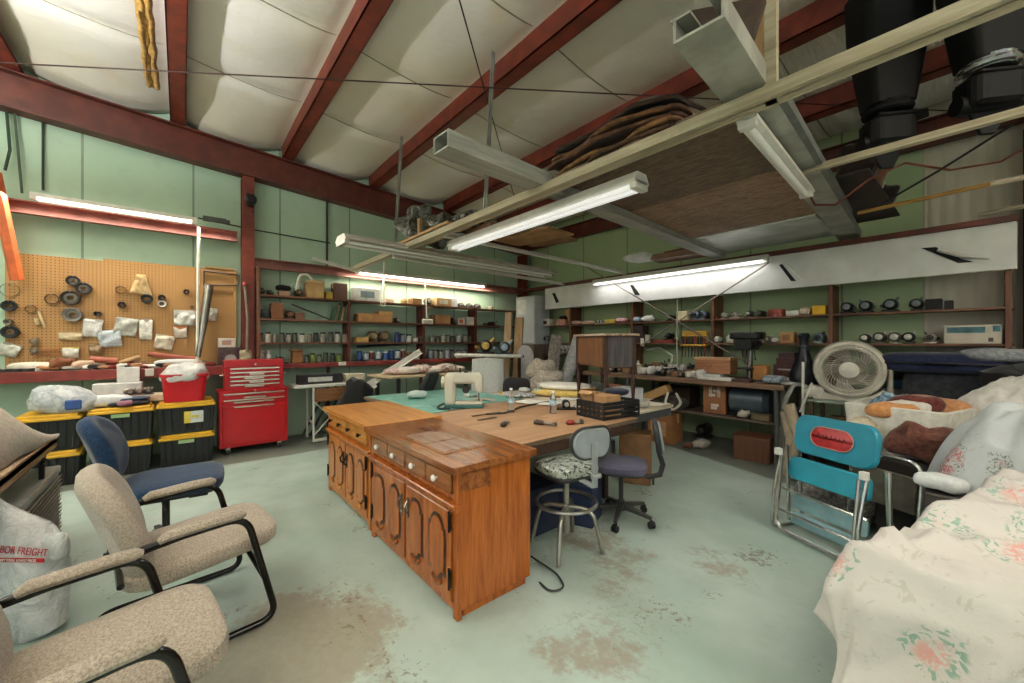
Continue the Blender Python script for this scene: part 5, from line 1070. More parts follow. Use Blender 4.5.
tag(B().tube([at(486, 414, z=ZT + .01), at(505, 413, z=ZT + .01), at(520, 407, z=ZT + .012), at(545, 402, z=ZT + .012), at(556, 402, z=ZT + .012)], .009, 6).obj('extension_cord', M('#2a2522', .6), smooth=True), 'dark cord lying in an S across the hardboard and mat', 'cord')
for p0, p1, l in (((472, 416), (500, 412), 'long'), ((478, 420), (496, 417), 'short')): tag(B().bar(at(*p0, z=ZT + .006), at(*p1, z=ZT + .006), .03, .006).obj('wood_ruler', wood('#4d3a28', '#6d543c')), l + ' dark wooden ruler on the hardboard behind the sideboard', 'ruler')
paper('small brown slip on the top of the nearer sideboard', .2, .035, (3.95, 1.42, .841), .1, '#5a2c18', cur=.003); 
rr = thing('serving_board', 'scuffed inlaid board lying on the near sideboard top', 'board', (4.28, 1.33, .8405)); B().box(-.3, .3, -.16, .16, 0, .004).obj('board', oakx, rr); B().box(-.26, .02, -.13, .13, .004, .0055).box(.04, .26, -.13, .13, .004, .0055).obj('inlay', wood('#7d5a44', '#9c8070', .2, 'x', 2), rr)
# small cabinet on turned legs, standing on the pale table
N_, L_ = Vector((4.06, 3.40, ZT)), Vector((3.38, 3.72, ZT)); ux = (N_ - L_).normalized(); ang = math.atan2(ux.y, ux.x); W_ = (N_ - L_).length
r = thing('leg_cabinet', 'small brown cabinet on four turned legs standing on the work table', 'cabinet', L_, ang); cw = wood('#553520', '#774e30', .45, 'z', 3); cd = M('#3b3636', .5, 0, .15)
b = B().box(.02, W_ - .02, .02, .36, .42, .76); b.obj('case', cw, r, bev=.004); B().box(W_ - .02, W_ - .005, .04, .34, .43, .75).obj('side_panel', wood('#332f30', '#544e50', .5, 'z', 3), r); B().box(.05, W_ - .05, .008, .02, .44, .74).obj('front_panel', wood('#573520', '#7a5132', .45, 'z', 3), r)
B().box(-.02, W_ + .02, -.02, .4, .76, .785).obj('top', wood('#7a5a42', '#b9a591', .3, 'x', 2), r, bev=.005)
for x in (.03, W_ - .03):
    for y in (.03, .35): B().box(x - .025, x + .025, y - .025, y + .025, .36, .76).lathe([(.012, 0), (.018, .03), (.016, .1), (.024, .2), (.022, .26), (.028, .3), (.018, .33), (.026, .37)], (x, y, 0), 12).obj('leg', M('#3a2218', .4, 0, .2), r)
q = (L_ + N_) / 2; carton('long red and tan wooden crate behind the cabinet legs on the work table', .5, .2, .16, (q.x - .08, q.y + .56, ZT), ang + .05, '#9a5a3e', lab='#b58a5a', tape=False)
heap('dark green plastic bundle between the cabinet legs', .3, .2, .2, (q.x - .02, q.y + .2, ZT), ang, '#2d332e', 76, 'bundle', 'bundle')
# under the tables
carton('brown wooden-looking carton under the table behind the task chair', .32, .3, .52, (4.18, 3.78, 0), .5, '#7d5a38', tape=False); carton('blue plastic bin on the floor under the work table by the stool', .3, .3, .33, (4.40, 2.60, 0), .4, '#22304f', tape=False, name='plastic_bin', cat='bin')
heap('orange-red cloth scraps on the floor under the task chair', .3, .24, .12, (4.1, 2.85, 0), .2, '#8a4a30', 77, 'cloth_scraps', 'cloth'); carton('dark blue box under the work table behind the sideboard', .4, .4, .36, (4.2, 2.15, 0), 0, '#232c44', tape=False); carton('white plastic box under the work table beside the brown carton', .3, .3, .4, (3.85, 3.55, 0), .3, '#b9beba', tape=False)
rod('thin black cord looping on the floor at the end of the near sideboard', fillet([(4.6, 1.85, .02), (4.85, 1.85, .012), (4.98, 1.78, .012), (4.95, 1.68, .012), (4.84, 1.7, .012)], .06), .006, M('#1c1c1c', .5), 'extension_cord', 'cord')

# ------------------------------------------------------------------ behind the tables: draped sheet, dark chair
r = thing('draped_frame', 'white sheet draped over a tall stand behind the sewing table', 'sheet', (1.18, 4.02, 0), VR)
def drape(u, v):
    a = u * 2 * PI; s = 1 + .1 * v + .05 * math.sin(a * 9) * v; c, s_ = math.cos(a), math.sin(a); e = .45
    x = .27 * s * math.copysign(abs(c) ** e, c); y = .2 * s * math.copysign(abs(s_) ** e, s_); return (x, y, 1.2 - v * 1.1)
b = B().grid(drape, 90, 12); n0 = len(b.v); b.add([(0, 0, 1.225)], []); b.f += [(i + 1, i, n0) for i in range(90)]; b.mi += [0] * 90
b.obj('sheet', cloth('#cfcfc8', '#dcdcd6', 30), r, smooth=True)
B().box(-.2, .2, -.14, .14, 0, 1.19).obj('stand', dkwood, r)
tag(B().tube([(.55, 3.75, 1.258), (1.75, 4.28, 1.258)], .03, 10).obj('grey_bar', M('#c9c9c2', .4, .2), smooth=True), 'x', 'bar')
bpy.data.objects['grey_bar']['label'] = 'pale round bar lying across the top of the draped sheet'
part('black yellow and white engine-like machine on top behind the draped sheet', .42, .3, .32, (.5, 4.47, 1.26), VR, '#2f2b26', '#c9a75a', None, 92, 'sander', 'machine'); part('grey-blue bench motor on top right of the draped sheet', .4, .3, .28, (1.05, 4.48, 1.26), VR, '#39434c', '#8fa0ac', None, 93, 'bench_motor', 'machine')
tag(B().box(.2, 1.4, 4.3, 4.64, 1.215, 1.2585).box(.25, .29, 4.32, 4.36, 0, 1.22).box(1.3, 1.34, 4.58, 4.62, 0, 1.22).box(.25, .29, 4.58, 4.62, 0, 1.22).obj('machine_stand', dkwood), 'dark stand behind the draped sheet carrying two machines', 'stand')
r = thing('dark_chair', 'dark grey fabric chair back showing behind the green mat', 'chair', (1.92, 4.02, 0), VR - .2); R = Matrix.Rotation(math.radians(8), 3, 'X'); dgr = cloth('#2d2b2b', '#403d3d', 90)
B().ell((0, 0, .72), (.22, .05, .22), 24, 12, .5).obj('backrest', dgr, r, smooth=True); B().ell((0, .25, .46), (.24, .24, .05), 24, 8, .5).obj('seat', dgr, r, smooth=True); star_base(r, .28, black, .42)

# ------------------------------------------------------------------ left wall below the counter: folding frame, gutters, cluttered table, black chair
wm = M('#dad8d0', .35, .1, .06)
y0, y1 = at(302, 400, X=.26).y, at(357, 400, X=.26).y
r = thing('folding_stand', 'white folding metal stand with a brown panel, right of the tool cabinet', 'stand', (.05, (y0 + y1) / 2, 0), PI/2); hw = (y1 - y0) / 2 * 1.0
B().box(-hw - .1, hw + .12, -.22, .2, .82, .86).obj('top', wm, r, bev=.006)
for s in (-1, 1):
    for y in (-.2, .18): B().cyl((s * hw * .6, y, .02), (s * hw * .6, y, .83), .016, n=8).obj('leg', wm, r)
    B().bar((-s * hw * .58, -.205, .12), (s * hw * .62, -.205, .62), .022, .014).bar((s*hw*.6, -.2, .3), (s*hw*.6, .18, .3), .02, .02).obj('cross_brace', wm, r)
B().box(-hw * .55, hw * .62, -.19, -.17, .6, .8).obj('brown_panel', wood('#6d4426', '#8f6138', .5, 'x'), r); B().box(-hw*.62, hw*1.2, -.23, -.2, .02, .06).obj('floor_rail', wm, r)
carton('black flat case with white lettering on the white folding stand', .62, .2, .14, (.05, (y0 + y1) / 2 - .1, .86), RZL, '#1d1d1e', lab='#b9b9b4', tape=False); carton('low cream box on the right end of the white folding stand', .3, .18, .12, (.05, y1 + .02, .86), RZL, '#c9bfa6', tape=False)
for k in range(5): rod('dark slanted pole, %s from left behind the white folding stand' % ORD[k], [(-.2 - .03 * k, y0 + .1 + .12 * k, .02), (-.33, y0 + .5 + .14 * k, .75)], .018, M('#2f3833', .5, .2), 'pole', 'pole')
def gut(p0, p1, l, w=.1):
    b = B().bar(p0, p1, w, .012); d_ = (Vector(p1) - Vector(p0)).normalized(); n = d_.cross(Vector((1, 0, .3))).normalized() * (w * .4)
    b.bar(Vector(p0) + Vector((-.02, 0, .03)), Vector(p1) + Vector((-.02, 0, .03)), .02, w * .9); return tag(b.obj('white_channel', M('#dedcd2', .4, 0, .05)), l, 'channel')
gut(at(366, 389, X=.35), at(421, 353, X=.28), 'long white channel leaning up in front of the counter, upper one', .11); gut(at(345, 404, X=.42), at(376, 386, X=.42), 'short white channel under the long leaning one', .1)
r = thing('clutter_table', 'tan topped table heaped with printed cloth, below the left shelves', 'table', (.45, 3.35, 0)); 
B().prism([(-.35, -1.0), (.36, -.9), (.36, .62), (-.4, .68)], .93, .9585).obj('tabletop', wood('#b8a078', '#d3bf9c', .5, 'y', 2), r)
for sx, sy in ((-.3, -.85), (.3, -.75), (.3, .5), (-.3, .6)): B().box(sx - .025, sx + .025, sy - .025, sy + .025, 0, .93).obj('leg', M('#2c2a28', .5), r)
for k, (px, py, c, l) in enumerate(((400, 373, '#b9868a', 'pink printed'), (413, 368, '#d6cfc6', 'white'), (424, 372, '#8a4a52', 'dark red flowered'), (432, 366, '#cfc3b6', 'cream'), (442, 369, '#c99a9a', 'rose'), (450, 366, '#5a2a2c', 'maroon'), (457, 369, '#d8d0c4', 'ivory'))):
    q = at(px, py + 2, X=.5 + .08 * (k % 2)); heap(l + ' cloth fold, %s from left on the cluttered tan table' % ORD[k], .42, .3, .1 + .02 * (k % 3), (q.x - .1, q.y, .96), 1 + k, c, 80 + k, 'folded_cloth', 'cloth', 'folded cloths on the tan table', '#e0d6ca')
heap('black bag slumped at the left end of the cluttered tan table', .5, .35, .94, (.72, 1.98, 0), .6, '#171717', 95, 'black_bag', 'bag'); carton('dark crate under the cluttered tan table', .5, .4, .5, (.45, 3.55, 0), .1, '#23281f', opened=True); heap('dark green tarp bundle under the cluttered tan table', .55, .4, .5, (.55, 2.98, 0), .3, '#28342a', 96, 'tarp_bundle', 'tarp', None, '#39463a')
r = thing('black_chair', 'black padded chair seen behind the farther sideboard', 'chair', (1.14, 2.6, 0), 2.2); B().ell((0, 0, .62), (.24, .24, .045), 24, 8, .5).obj('seat', M('#19191b', .5), r, smooth=True); star_base(r, .28, black, .58)
R = Matrix.Rotation(math.radians(25), 3, 'X'); B().ell((0, -.3, .86), (.2, .05, .22), 22, 10, .5, R).obj('backrest', M('#19191b', .5), r, smooth=True); B().bar((0, -.1, .58), (0, -.32, .74), .05, .02).obj('back_bar', black, r)

# ------------------------------------------------------------------ on the totes and the counter above them
ZL = .77
tub = thing('red_tub', 'bright red plastic tub stuffed with a white bag, on the right tote stack', 'tub', (.20, (LY(160, X1) + LY(208, X1)) / 2, ZL), PI/2); rm = M('#b8141f', .35, 0, .08, 4); hw = (LY(208, X1) - LY(160, X1)) / 2
b = B(); rg = []
for k_, z in ((.84, 0), (.97, .3), (.97, .3), (1.04, .305), (1.04, .335), (.98, .335), (.8, .02)): rg.append([(x * k_, y * k_, z) for x, y in rrect(2 * hw, .4, .06, 4)])
b.loop(rg); b.obj('tub_body', rm, tub, smooth=True)
r = B().ell((0, 0, .33), (hw * 1.0, .2, .13), 30, 14, .8, None, .05, 9); o = r.obj('plastic_bag', film('#c9c6c2'), None, tub.location, PI/2, smooth=True); tag(o, 'translucent white bag bulging out of the red tub', 'bag')
def tl(px, py, z, X=.2): q = at(px, py, z=z); return (min(q.x, .45), q.y, z)
q = tl(68, 408, .757); r = thing('grey_bag', 'pale grey shopping bag with a blue square on the left tote stack', 'bag', (.32, LY(64, .4), .757), PI/2 + .1)
b = B(); rg = []
for k_, z, sx in ((.75, 0, .02), (1, .05, 0), (1, .13, 0), (.86, .2, -.03), (.62, .25, -.07), (.34, .275, -.11), (.1, .28, -.13)):
    rg.append([(x * k_ * (1 + .2 * noise.noise((x*9, y*9, z*9))) + sx, y * k_ * (1 + .3 * noise.noise((x*8, y*8, z*7+4))), z * (1 + .25 * noise.noise((x*6, y*6, 3)))) for x, y in rrect(.5, .3, .12, 6)])
b.loop(rg).obj('bag_body', film('#a9b1b8'), r, smooth=True); B().box(.0, .12, -.172, -.14, .03, .13).obj('print', M('#2a4a86', .5), r, bev=.01)
r = B().ell((0, 0, .06), (.3, .12, .07), 22, 10, .8, None, .04, 9); tag(r.obj('white_wrap', M('#cfd2d2', .35, 0, .1, 20), None, (.28, LY(96, .35), .775), PI/2 + .1, smooth=True), 'thin white plastic wrap trailing beside the grey shopping bag', 'wrap')
for k, (a, e, z, h, c, l, X) in enumerate(((104, 150, .772, .05, '#1c1e24', 'black folded jacket on the middle tote lid', .42), (112, 150, .822, .035, '#27384e', 'dark blue folded cloth on the black jacket', .36), (116, 132, .772, .06, '#8a5a6a', 'mauve cloth tuck at the left of the black jacket', .52))):
    y, w_ = Lw(a, e, X); heap(l, w_, .34, h, (X - .16, y, z), RZL, c, 120 + k, 'folded_cloth', 'cloth')
carton('clear white storage box standing at the back of the middle tote lid', .42, .28, .22, (-.1, LY(118, 0), .785), RZL, '#d6d4d0', tape=False, name='plastic_box'); carton('white box lid tilted on the clear storage box', .2, .02, .18, (-.05, LY(128, 0), 1.01), RZL + .2, '#e2e0da', tape=False, name='box_lid', cat='lid')
for k in range(6): part('small metal fitting, %s from left in the heap on the middle tote' % ORD[k], .12, .1, .09, (.02 + .06 * (k % 2), LY(126 + k * 4.5, .1), .86), RZL, ['#c9b9a4', '#6a5a50', '#d6cfc2', '#8a6a5a', '#b9a896', '#4a4440'][k], '#8a8078', None, 130 + k, 'metal_fitting', 'fitting')
carton('cream parts tray under the metal fittings on the middle tote', .5, .24, .08, (.03, LY(138, .1), .778), RZL, '#c9bca6', tape=False, name='parts_tray', cat='tray')
# counter clutter under the pegboard (counter top ZC)
cc = [('#d8d4ca', 'white'), ('#3a332e', 'dark'), ('#b78a5c', 'tan'), ('#e0dcd2', 'pale'), ('#8a5a44', 'brown'), ('#c9c0b0', 'cream'), ('#5a4c44', 'dark brown')]
for k, px in enumerate((4, 10, 16, 22, 28, 34)): ring_c = cc[k % 7]; q = (-.2 - .03 * (k % 2), LY(px, -.2), ZC); rr = thing('bearing_ring', '%s ring lying flat on the counter left end, %s from left' % (('dark', 'white')[k % 2], ORD[k]), 'ring', q, 0, 'rings on the counter left end'); B().lathe([(.045, 0), (.065, 0), (.065, .035), (.045, .035), (.045, 0)], n=18, cap=False).obj('ring_body', M(('#33302c', '#d3d0c6')[k % 2], .4), rr)
for k, (px, w_, h, c, l) in enumerate(((36, .4, .1, '#d9d2c4', 'white folded rag'), (50, .22, .07, '#b9805a', 'orange-tan rag'), (62, .2, .13, '#7a4a30', 'brown leather roll'), (74, .2, .05, '#cfc9be', 'pale rag strip'), (84, .2, .1, '#c9a890', 'pinkish rag'))): heap(l + ' on the counter under the left half of the pegboard', w_, .16, h, (-.26, LY(px, -.26), ZC), RZL, c, 140 + k, 'shop_rag', 'rag')
carton('small brown carton at the back of the left counter', .2, .14, .13, (-.36, LY(62, -.36), ZC), RZL, '#8a5f38', tape=False)
for k in range(14):
    px = 92 + k * 7.2; c, n = cc[(k * 3) % 7]
    tool('%s handled tool lying on the counter, %s from left under the packets' % (n, ORD[k]), .22 + .05 * (k % 3), (-.2 - .05 * (k % 3), LY(px, -.22), ZC + .002), RZL + (.3 if k % 2 else -.35) + PI * (k % 2), c, '#6d6a64', 'hand tools on the left counter', kind=k % 3)
for p0, p1, l, rr_ in (((90, 359), (118, 361), 'red rubber pipe lying on the counter, left one', .035), ((120, 363), (140, 357), 'tan rolled tube in the middle of the counter', .03), ((148, 354), (196, 359), 'long red rubber pipe at the back of the counter', .03), ((126, 365), (150, 366), 'short red pipe in front on the counter', .028)): tag(B().tube([at(*p0, X=-.34), at(*p1, X=-.34)], rr_, 12).obj('rubber_pipe', M('#a35440' if 'red' in l else '#b08a60', .5), smooth=True), l, 'pipe')
tag(B().box(-.105, -.095, LY(145, -.1), LY(154, -.1), ZC - .1, ZC - .01).obj('outlet_box', M('#d6d3c6', .5), bev=.003), 'white double outlet on the red counter edge left of the red tub', 'outlet')
heap('white plastic wrap on the counter behind the red tub', .5, .16, .1, (-.3, LY(180, -.3), ZC), RZL, '#d3d3d0', 150, 'plastic_wrap', 'wrap')
y, w_ = Lw(218, 239, -.3); r = thing('brake_rotor_box', 'dark printed box with a pale disc picture on the counter behind the tool chest', 'box', (-.32, y, ZC), RZL); hw = w_ / 2
B().box(-hw, hw, -.07, .07, 0, .25).obj('body', M('#4a3434', .5, 0, .4, 14), r, bev=.004); B().cyl((.02, -.07, .08), (.02, -.075, .08), .07, n=20).obj('disc_picture', M('#a9a6a0', .4), r)
carton('white box standing on the dark printed box', .2, .1, .13, (-.33, y - .02, ZC + .25), RZL, '#ddd8cc', lab='#b58a7a', tape=False); heap('cream paper bag on the counter between tool chest and column', .18, .12, .2, (-.3, LY(245, -.3), ZC), RZL, '#cbbf9f', 151, 'paper_bag', 'bag')

# more small goods along the counter, the tables and the shelf gaps
rnd = random.Random(21)
SM = [('tin', '#b9b2a4', 'pale'), ('carton', '#c9b08a', 'cream'), ('fitting', '#5a524a', 'dark grey'), ('carton', '#8a5238', 'red-brown'), ('fitting', '#b4ada0', 'silver'), ('tin', '#3d5a48', 'green'), ('carton', '#d8d4ca', 'white'), ('fitting', '#2a2826', 'black')]
for k in range(20):
    px = 50 + k * 8.6 + rnd.uniform(-2, 2); kd, c, n = SM[(k * 5) % 8]
    if 150 < px < 165 or px > 216: continue
    l = '%s small %s standing at the back of the counter, %s from left' % (n, kd, ORD[k]); p = (-.41, LY(px, -.41), ZC); h = rnd.uniform(.05, .11)
    if kd == 'tin': can(l, .035, h, p, '#8f8a80', c, None)
    elif kd == 'carton': carton(l, .1, .07, h, p, RZL, c, tape=False, name='small_box')
    else: part(l, .11, .09, h, p, RZL, c, '#8b857a', None, 300 + k, 'metal_fitting', 'fitting')
for k in range(16):
    px = 88 + k * 8.2 + rnd.uniform(-2, 2); c, n = (('#e0dcd2', 'white'), ('#2b2927', 'black'), ('#a8785a', 'tan'), ('#7d2f28', 'red'))[k % 4]
    heap('%s scrap lying near the counter edge, %s from left' % (n, ORD[k]), rnd.uniform(.09, .16), .07, rnd.uniform(.03, .06), (-.17, LY(px, -.17), ZC), RZL, c, 320 + k, 'shop_scrap', 'scrap')
for k, (px, py, L, a, c, n) in enumerate(((545, 425, .2, .4, '#3a2b20', 'brown'), (575, 424, .16, 1.2, '#8a2a24', 'red'), (505, 425, .18, 2.2, '#22201e', 'black'), (470, 397, .2, .2, '#d0ccc0', 'white'), (532, 391, .22, .9, '#3a4a6a', 'blue'), (500, 393, .18, 2.6, '#c9a24a', 'yellow'))):
    q = at(px, py, z=ZT); tool('%s handled tool lying on the work tables, %s from the green mat edge' % (n, ORD[k]), L, (q.x, q.y, ZT), a, c, '#77736c', kind=k % 3)
for k, (px, py, s_, c, l) in enumerate(((525, 392, .12, '#c9ccc4', 'white thread cone lying by the dark chair back'), (607, 398, .14, '#2a3340', 'dark blue pouch under the leg cabinet'), (640, 408, .15, '#8f8a80', 'grey cloth pad on the pale table'), (418, 398, .18, '#b9c4bc', 'pale rag at the left end of the green mat'))):
    q = at(px, py, z=ZT); heap(l, s_ * 1.4, s_, s_ * .5, (q.x, q.y, ZT), .4 * k, c, 340 + k, 'soft_pouch', 'pouch')
for k in range(6):
    heap('dark tangle of parts heaped on the floor below the left counter, %s from left' % ORD[k], .34, .3, .3 + .06 * (k % 3), (.62 + .1 * (k % 2), 2.35 + .3 * k, 0) if k != 2 else (.95, 2.9, 0), .5 * k, ('#262a26', '#3c3a35', '#1d1d1d')[k % 3], 350 + k, 'parts_heap', 'parts', None, '#57544c', .4)
# ------------------------------------------------------------------ left front: table, folded canvas, grille unit, shopping bag
r = thing('layout_table', 'low table with pale board top and grey metal leg at the left edge', 'table', (2.95, -1.22, 0)); hx = .88
B().box(-hx, hx, -.5, .5, .74, .775).obj('tabletop', M('#aeb2a6', .4, 0, .1), r); B().box(-hx - .01, hx + .01, .46, .50, .70, .79).box(-hx - .015, -hx + .02, -.5, .5, .70, .79).obj('edge_strip', wood('#8a6a4a', '#b08f6a', .45, 'x'), r, bev=.004)
B().box(-hx + .02, hx, .36, .385, .775, .785).box(-hx + .02, hx, .42, .44, .775, .79).obj('groove_strip', M('#2c2a27', .5), r)
for x in (-hx + .015, hx - .06):
    for y in (.42, -.42): B().box(x - .025, x + .025, y - .025, y + .025, 0, .74).obj('leg', M('#4d5254', .4, .4), r)
B().box(-hx + .05, hx - .05, .4, .43, .62, .70).obj('apron', M('#55595a', .4, .4), r)
def canv(u, v):
    x = 2.12 + u * 1.5; y = -1.5 + v * .80 * (1 - .12 * u); f = max(0, 1 - u * 1.05); 
    return (x, y, .795 + .34 * max(0, min(1, (x - 2.12) / .52)) * max(0, min(1, (1 - v) / .22)) ** .7 + .02 * noise.noise((x * 5, y * 5, 2)) + .03 * math.sin(v * 5 + u * 3) * (1 - v))
tag(B().grid(canv, 22, 16).obj('folded_canvas', cloth('#b9ab98', '#cdc1b0', 40, .9, .15), smooth=True, solid=.025), 'pale folded canvas lying on the low table at the left edge', 'canvas')
for k, (x, y, w_, a) in enumerate(((3.35, -.82, .3, .3), (3.6, -.9, .25, -.2))): paper('pale scrap of paper on the low left table, ' + ('nearer the canvas' if k == 0 else 'nearer the camera'), w_, .16, (x, y, .777), a, '#c9b59a')
r = thing('grille_heater', 'grey louvred metal unit on the floor under the end of the low left table', 'heater', (2.62, -.98, 0)); hx = .48
B().box(-hx, hx, -.28, .28, .04, .55).box(-hx - .01, hx + .01, -.29, .29, .52, .57).obj('cabinet', M('#8f8f86', .45, .2, .15, 5), r, bev=.008)
for k in range(15): B().ob((0, .29, .09 + k * .029), (hx * 1.9, .022, .006), (.6, 0, 0)).obj('louvre', M('#a9a9a2', .35, .4), r)
for k in range(15): B().ob((-hx - .006, 0, .09 + k * .029), (.022, .5, .006), (0, .6, 0)).obj('louvre', M('#a9a9a2', .35, .4), r)
for s in (-1, 1): B().box(s * (hx - .08) - .04, s * (hx - .08) + .04, -.25, .25, 0, .04).obj('foot', black, r)
tag(B().box(-.02, .02, -.012, .012, 0, .1).cyl((0, 0, .1), (.03, .02, .13), .012, n=8).obj('key_bunch', M('#1d1c1a', .4, .5), None, (2.5, -.72, .57)), 'small black clamp standing on the grey louvred unit', 'clamp')
# shopping bag with printed name
r = thing('shopping_bag', 'white plastic shopping bag with red lettering standing at the left edge', 'bag', (3.42, -.63, 0), VR - .02); r.scale = (.82, .82, 1.08)
b = B(); rg = []
prof = ((.72, 0), (.95, .03), (1.0, .15), (.98, .28), (.97, .44), (.82, .50), (.5, .56), (.3, .61), (.16, .66), (.1, .70))
for k_, z in prof:
    sx = -.27 * max(0, z - .42) / .3
    rg.append([(x * k_ + sx + .045 * noise.noise((x*8, y*8, z*7)) * min(1, z * 4), y * k_ * (1 + .4 * noise.noise((x*7, y*7, z*7+3))), z) for x, y in rrect(.5, .24, .11, 8)])
b.loop(rg).obj('bag_body', film('#c6cbca'), r, smooth=True)
B().ell((.24, -.02, .42), (.07, .05, .07), 14, 8, .8, None, .02, 14).obj('bag_ear', film('#c6cbca'), r, smooth=True)
def text(s, size, parent, loc, rot, mat, name='lettering', ex=.001, shear=0):
    c = bpy.data.curves.new(name, 'FONT'); c.body = s; c.size = size; c.extrude = ex; c.align_x = 'CENTER'; c.align_y = 'CENTER'; c.shear = shear
    o = bpy.data.objects.new(name + '_tmp', c); C.objects.link(o); dg = bpy.context.evaluated_depsgraph_get(); me = bpy.data.meshes.new_from_object(o.evaluated_get(dg))
    bpy.data.objects.remove(o); me.materials.clear(); me.materials.append(mat); q = bpy.data.objects.new(name, me); C.objects.link(q); q.parent = parent; q.location = loc; q.rotation_euler = rot; return q
redp = M('#b0141c', .5, 0, .04)
text('HARBOR FREIGHT', .047, r, (.135, -.128, .445), (PI/2 - .08, .05, 0), redp, shear=.2)
B().box(-.03, .31, -.133, -.127, .395, .413).obj('red_bar', redp, r); text('QUALITY TOOLS  LOWEST PRICES', .0165, r, (.14, -.135, .404), (PI/2, 0, 0), M('#e6e4de', .5))
# ------------------------------------------------------------------ right side: teal folding chair, fan on its table
teal = M('#1d7f96', .42, 0, .1, 5); teal2 = M('#2a8ba0', .4, 0, .1, 5); chr_ = M('#c9c9c4', .22, .9, .05); pale_t = M('#7fa3a8', .5, 0, .12)
r = thing('folding_chair', 'teal vinyl folding chair with red oval emblem and chrome tubes, folded upright', 'chair', (5.84, 3.62, 0), math.radians(-24))
hw = .305; R = Matrix.Rotation(math.radians(-9), 3, 'X')
def pad(b, x, z0, z1, y, th, rr):
    rg = []
    for yy, k in ((-th, .02), (-th * .6, .004), (th * .6, .004), (th, .02)): rg.append([R @ Vector((px, yy, pz)) + Vector((0, y, 0)) for px, pz in rrect(2 * x - k, z1 - z0 - k, rr, 5, 0, (z0 + z1) / 2)])
    return b.loop(rg)
pad(B(), hw - .015, .62, .93, 0, .028, .09).obj('backrest', teal, r, smooth=True)
bd = pad(B(), .15, .705, .855, -.02, .015, .074).obj('emblem', M('#a52a2c', .45, 0, .2, 20), r, smooth=True)
B().tube([R @ Vector((x, -.036, z)) + Vector((0, 0, 0)) for x, z in rrect(.30, .15, .074, 5, 0, .78)], .004, 5, True).obj('emblem_rim', M('#b9867a', .5), r); b = B()
for k in range(7): b.tube([R @ Vector((-.1 + .03 * k, -.037, .775)), R @ Vector((-.09 + .03 * k, -.037, .80)), R @ Vector((-.08 + .03 * k, -.037, .78))], .004, 5)
b.obj('emblem_mark', M('#6a1d20', .5), r)
pad(B(), hw - .02, .41, .59, -.03, .03, .05).obj('seat', teal2, r, smooth=True)
for z0, z1, l in ((.05, .15, 0), (.17, .28, 0)): pad(B(), hw - .04, z0, z1, .02, .01, .02).obj('lower_panel', pale_t, r)
for s in (-1, 1):
    B().tube(fillet([(s * hw, -.02, .60), (s * hw, -.10, .3), (s * hw, -.12, .015), (s * hw, .2, .015), (s*hw, .16, .62)], .06), .0135, 8).obj('side_frame', chr_, r, smooth=True)
    B().tube([(s * (hw + .05), .1, .64), (s * (hw + .05), .12, .02)], .0135, 8).obj('rear_leg', chr_, r)
B().tube(fillet([(-hw + .03, -.05, .58), (-hw + .03, -.12, .03), (hw - .03, -.12, .03), (hw - .03, -.05, .58)], .1), .0135, 8).obj('front_rail', chr_, r, smooth=True)
B().tube([R @ Vector((-hw, -.06, .31)), R @ Vector((hw, -.06, .31))], .011, 8).tube([(-hw, -.08, .165), (hw, -.08, .165)], .011, 8).obj('cross_rail', chr_, r)
for s in (-1, 1): B().box(s * hw - .02, s * hw + .02, -.07, -.03, .59, .64).obj('hinge_block', M('#e0ddd4', .4), r)
r2 = thing('folded_chair', 'second bare folded chair frame leaning behind the teal chair', 'chair', (6.2, 3.9, 0), math.radians(-26)); B().tube(fillet([(-.32, .0, .02), (-.32, .06, .66), (.12, .06, .66), (.12, .0, .02)], .1), .012, 8).obj('frame', chr_, r2, smooth=True); B().box(-.3, .1, .02, .05, .3, .55).obj('sling', M('#6d675c', .7, 0, .2), r2)
q = at(812, 402, z=.85); fx0, fx1 = at(814, 401, z=.85), at(893, 406, z=.85)
r = thing('fan_table', 'small green-grey topped table carrying the floor fan', 'table', ((fx0.x + fx1.x) / 2, 5.72, 0)); hx = .42; ftm = M('#7f8a7c', .5, 0, .12)
B().box(-hx, hx, -.27, .3, .82, .85).obj('tabletop', ftm, r, bev=.004)
for sx in (-1, 1):
    for y in (-.23, .26): B().box(sx * (hx - .05) - .02, sx * (hx - .05) + .02, y - .02, y + .02, 0, .82).obj('leg', wood('#3d2a1e', '#5a4030', .5, 'z'), r)
B().bar((-hx + .06, -.25, .5), (hx - .1, -.25, .78), .05, .02).obj('brace', wood('#7a4a2a', '#9a6a42', .5, 'x'), r); B().box(-hx + .05, hx - .05, -.2, .28, .3, .33).obj('lower_shelf', dkwood, r)
carton('brown carton on the lower shelf of the fan table', .44, .35, .3, (r.location.x - .05, 5.76, .332), 0, '#7d5433'); heap('white crumpled bag at the left of the fan table', .22, .2, .14, (r.location.x - .34, 5.55, .85), 0, '#c9c4ba', 160, 'plastic_bag', 'bag')
r = thing('floor_fan', 'large round cream floor fan standing on the small table', 'fan', ((fx0.x + fx1.x) / 2 - .06, 5.62, .85), math.radians(9)); fm = M('#b9b3a4', .4, 0, .08, 4); fd = M('#8a8578', .4); FC = Vector((0, 0, .345)); RF = .29
RX_ = Matrix.Rotation(PI/2, 3, 'X')
B().lathe([(RF, -.14), (RF + .025, -.12), (RF + .03, 0), (RF, .13), (RF - .06, .15), (RF - .07, .13), (RF - .02, .0), (RF - .02, -.13), (RF, -.14)], FC, 40, RX_, cap=False).obj('drum', fm, r, smooth=True)
B().lathe([(RF + .004, .118), (RF + .01, .13), (RF - .02, .155), (RF - .03, .14)], FC, 40, RX_, cap=False).obj('front_rim', M('#cfc9ba', .35), r, smooth=True)
b = B()
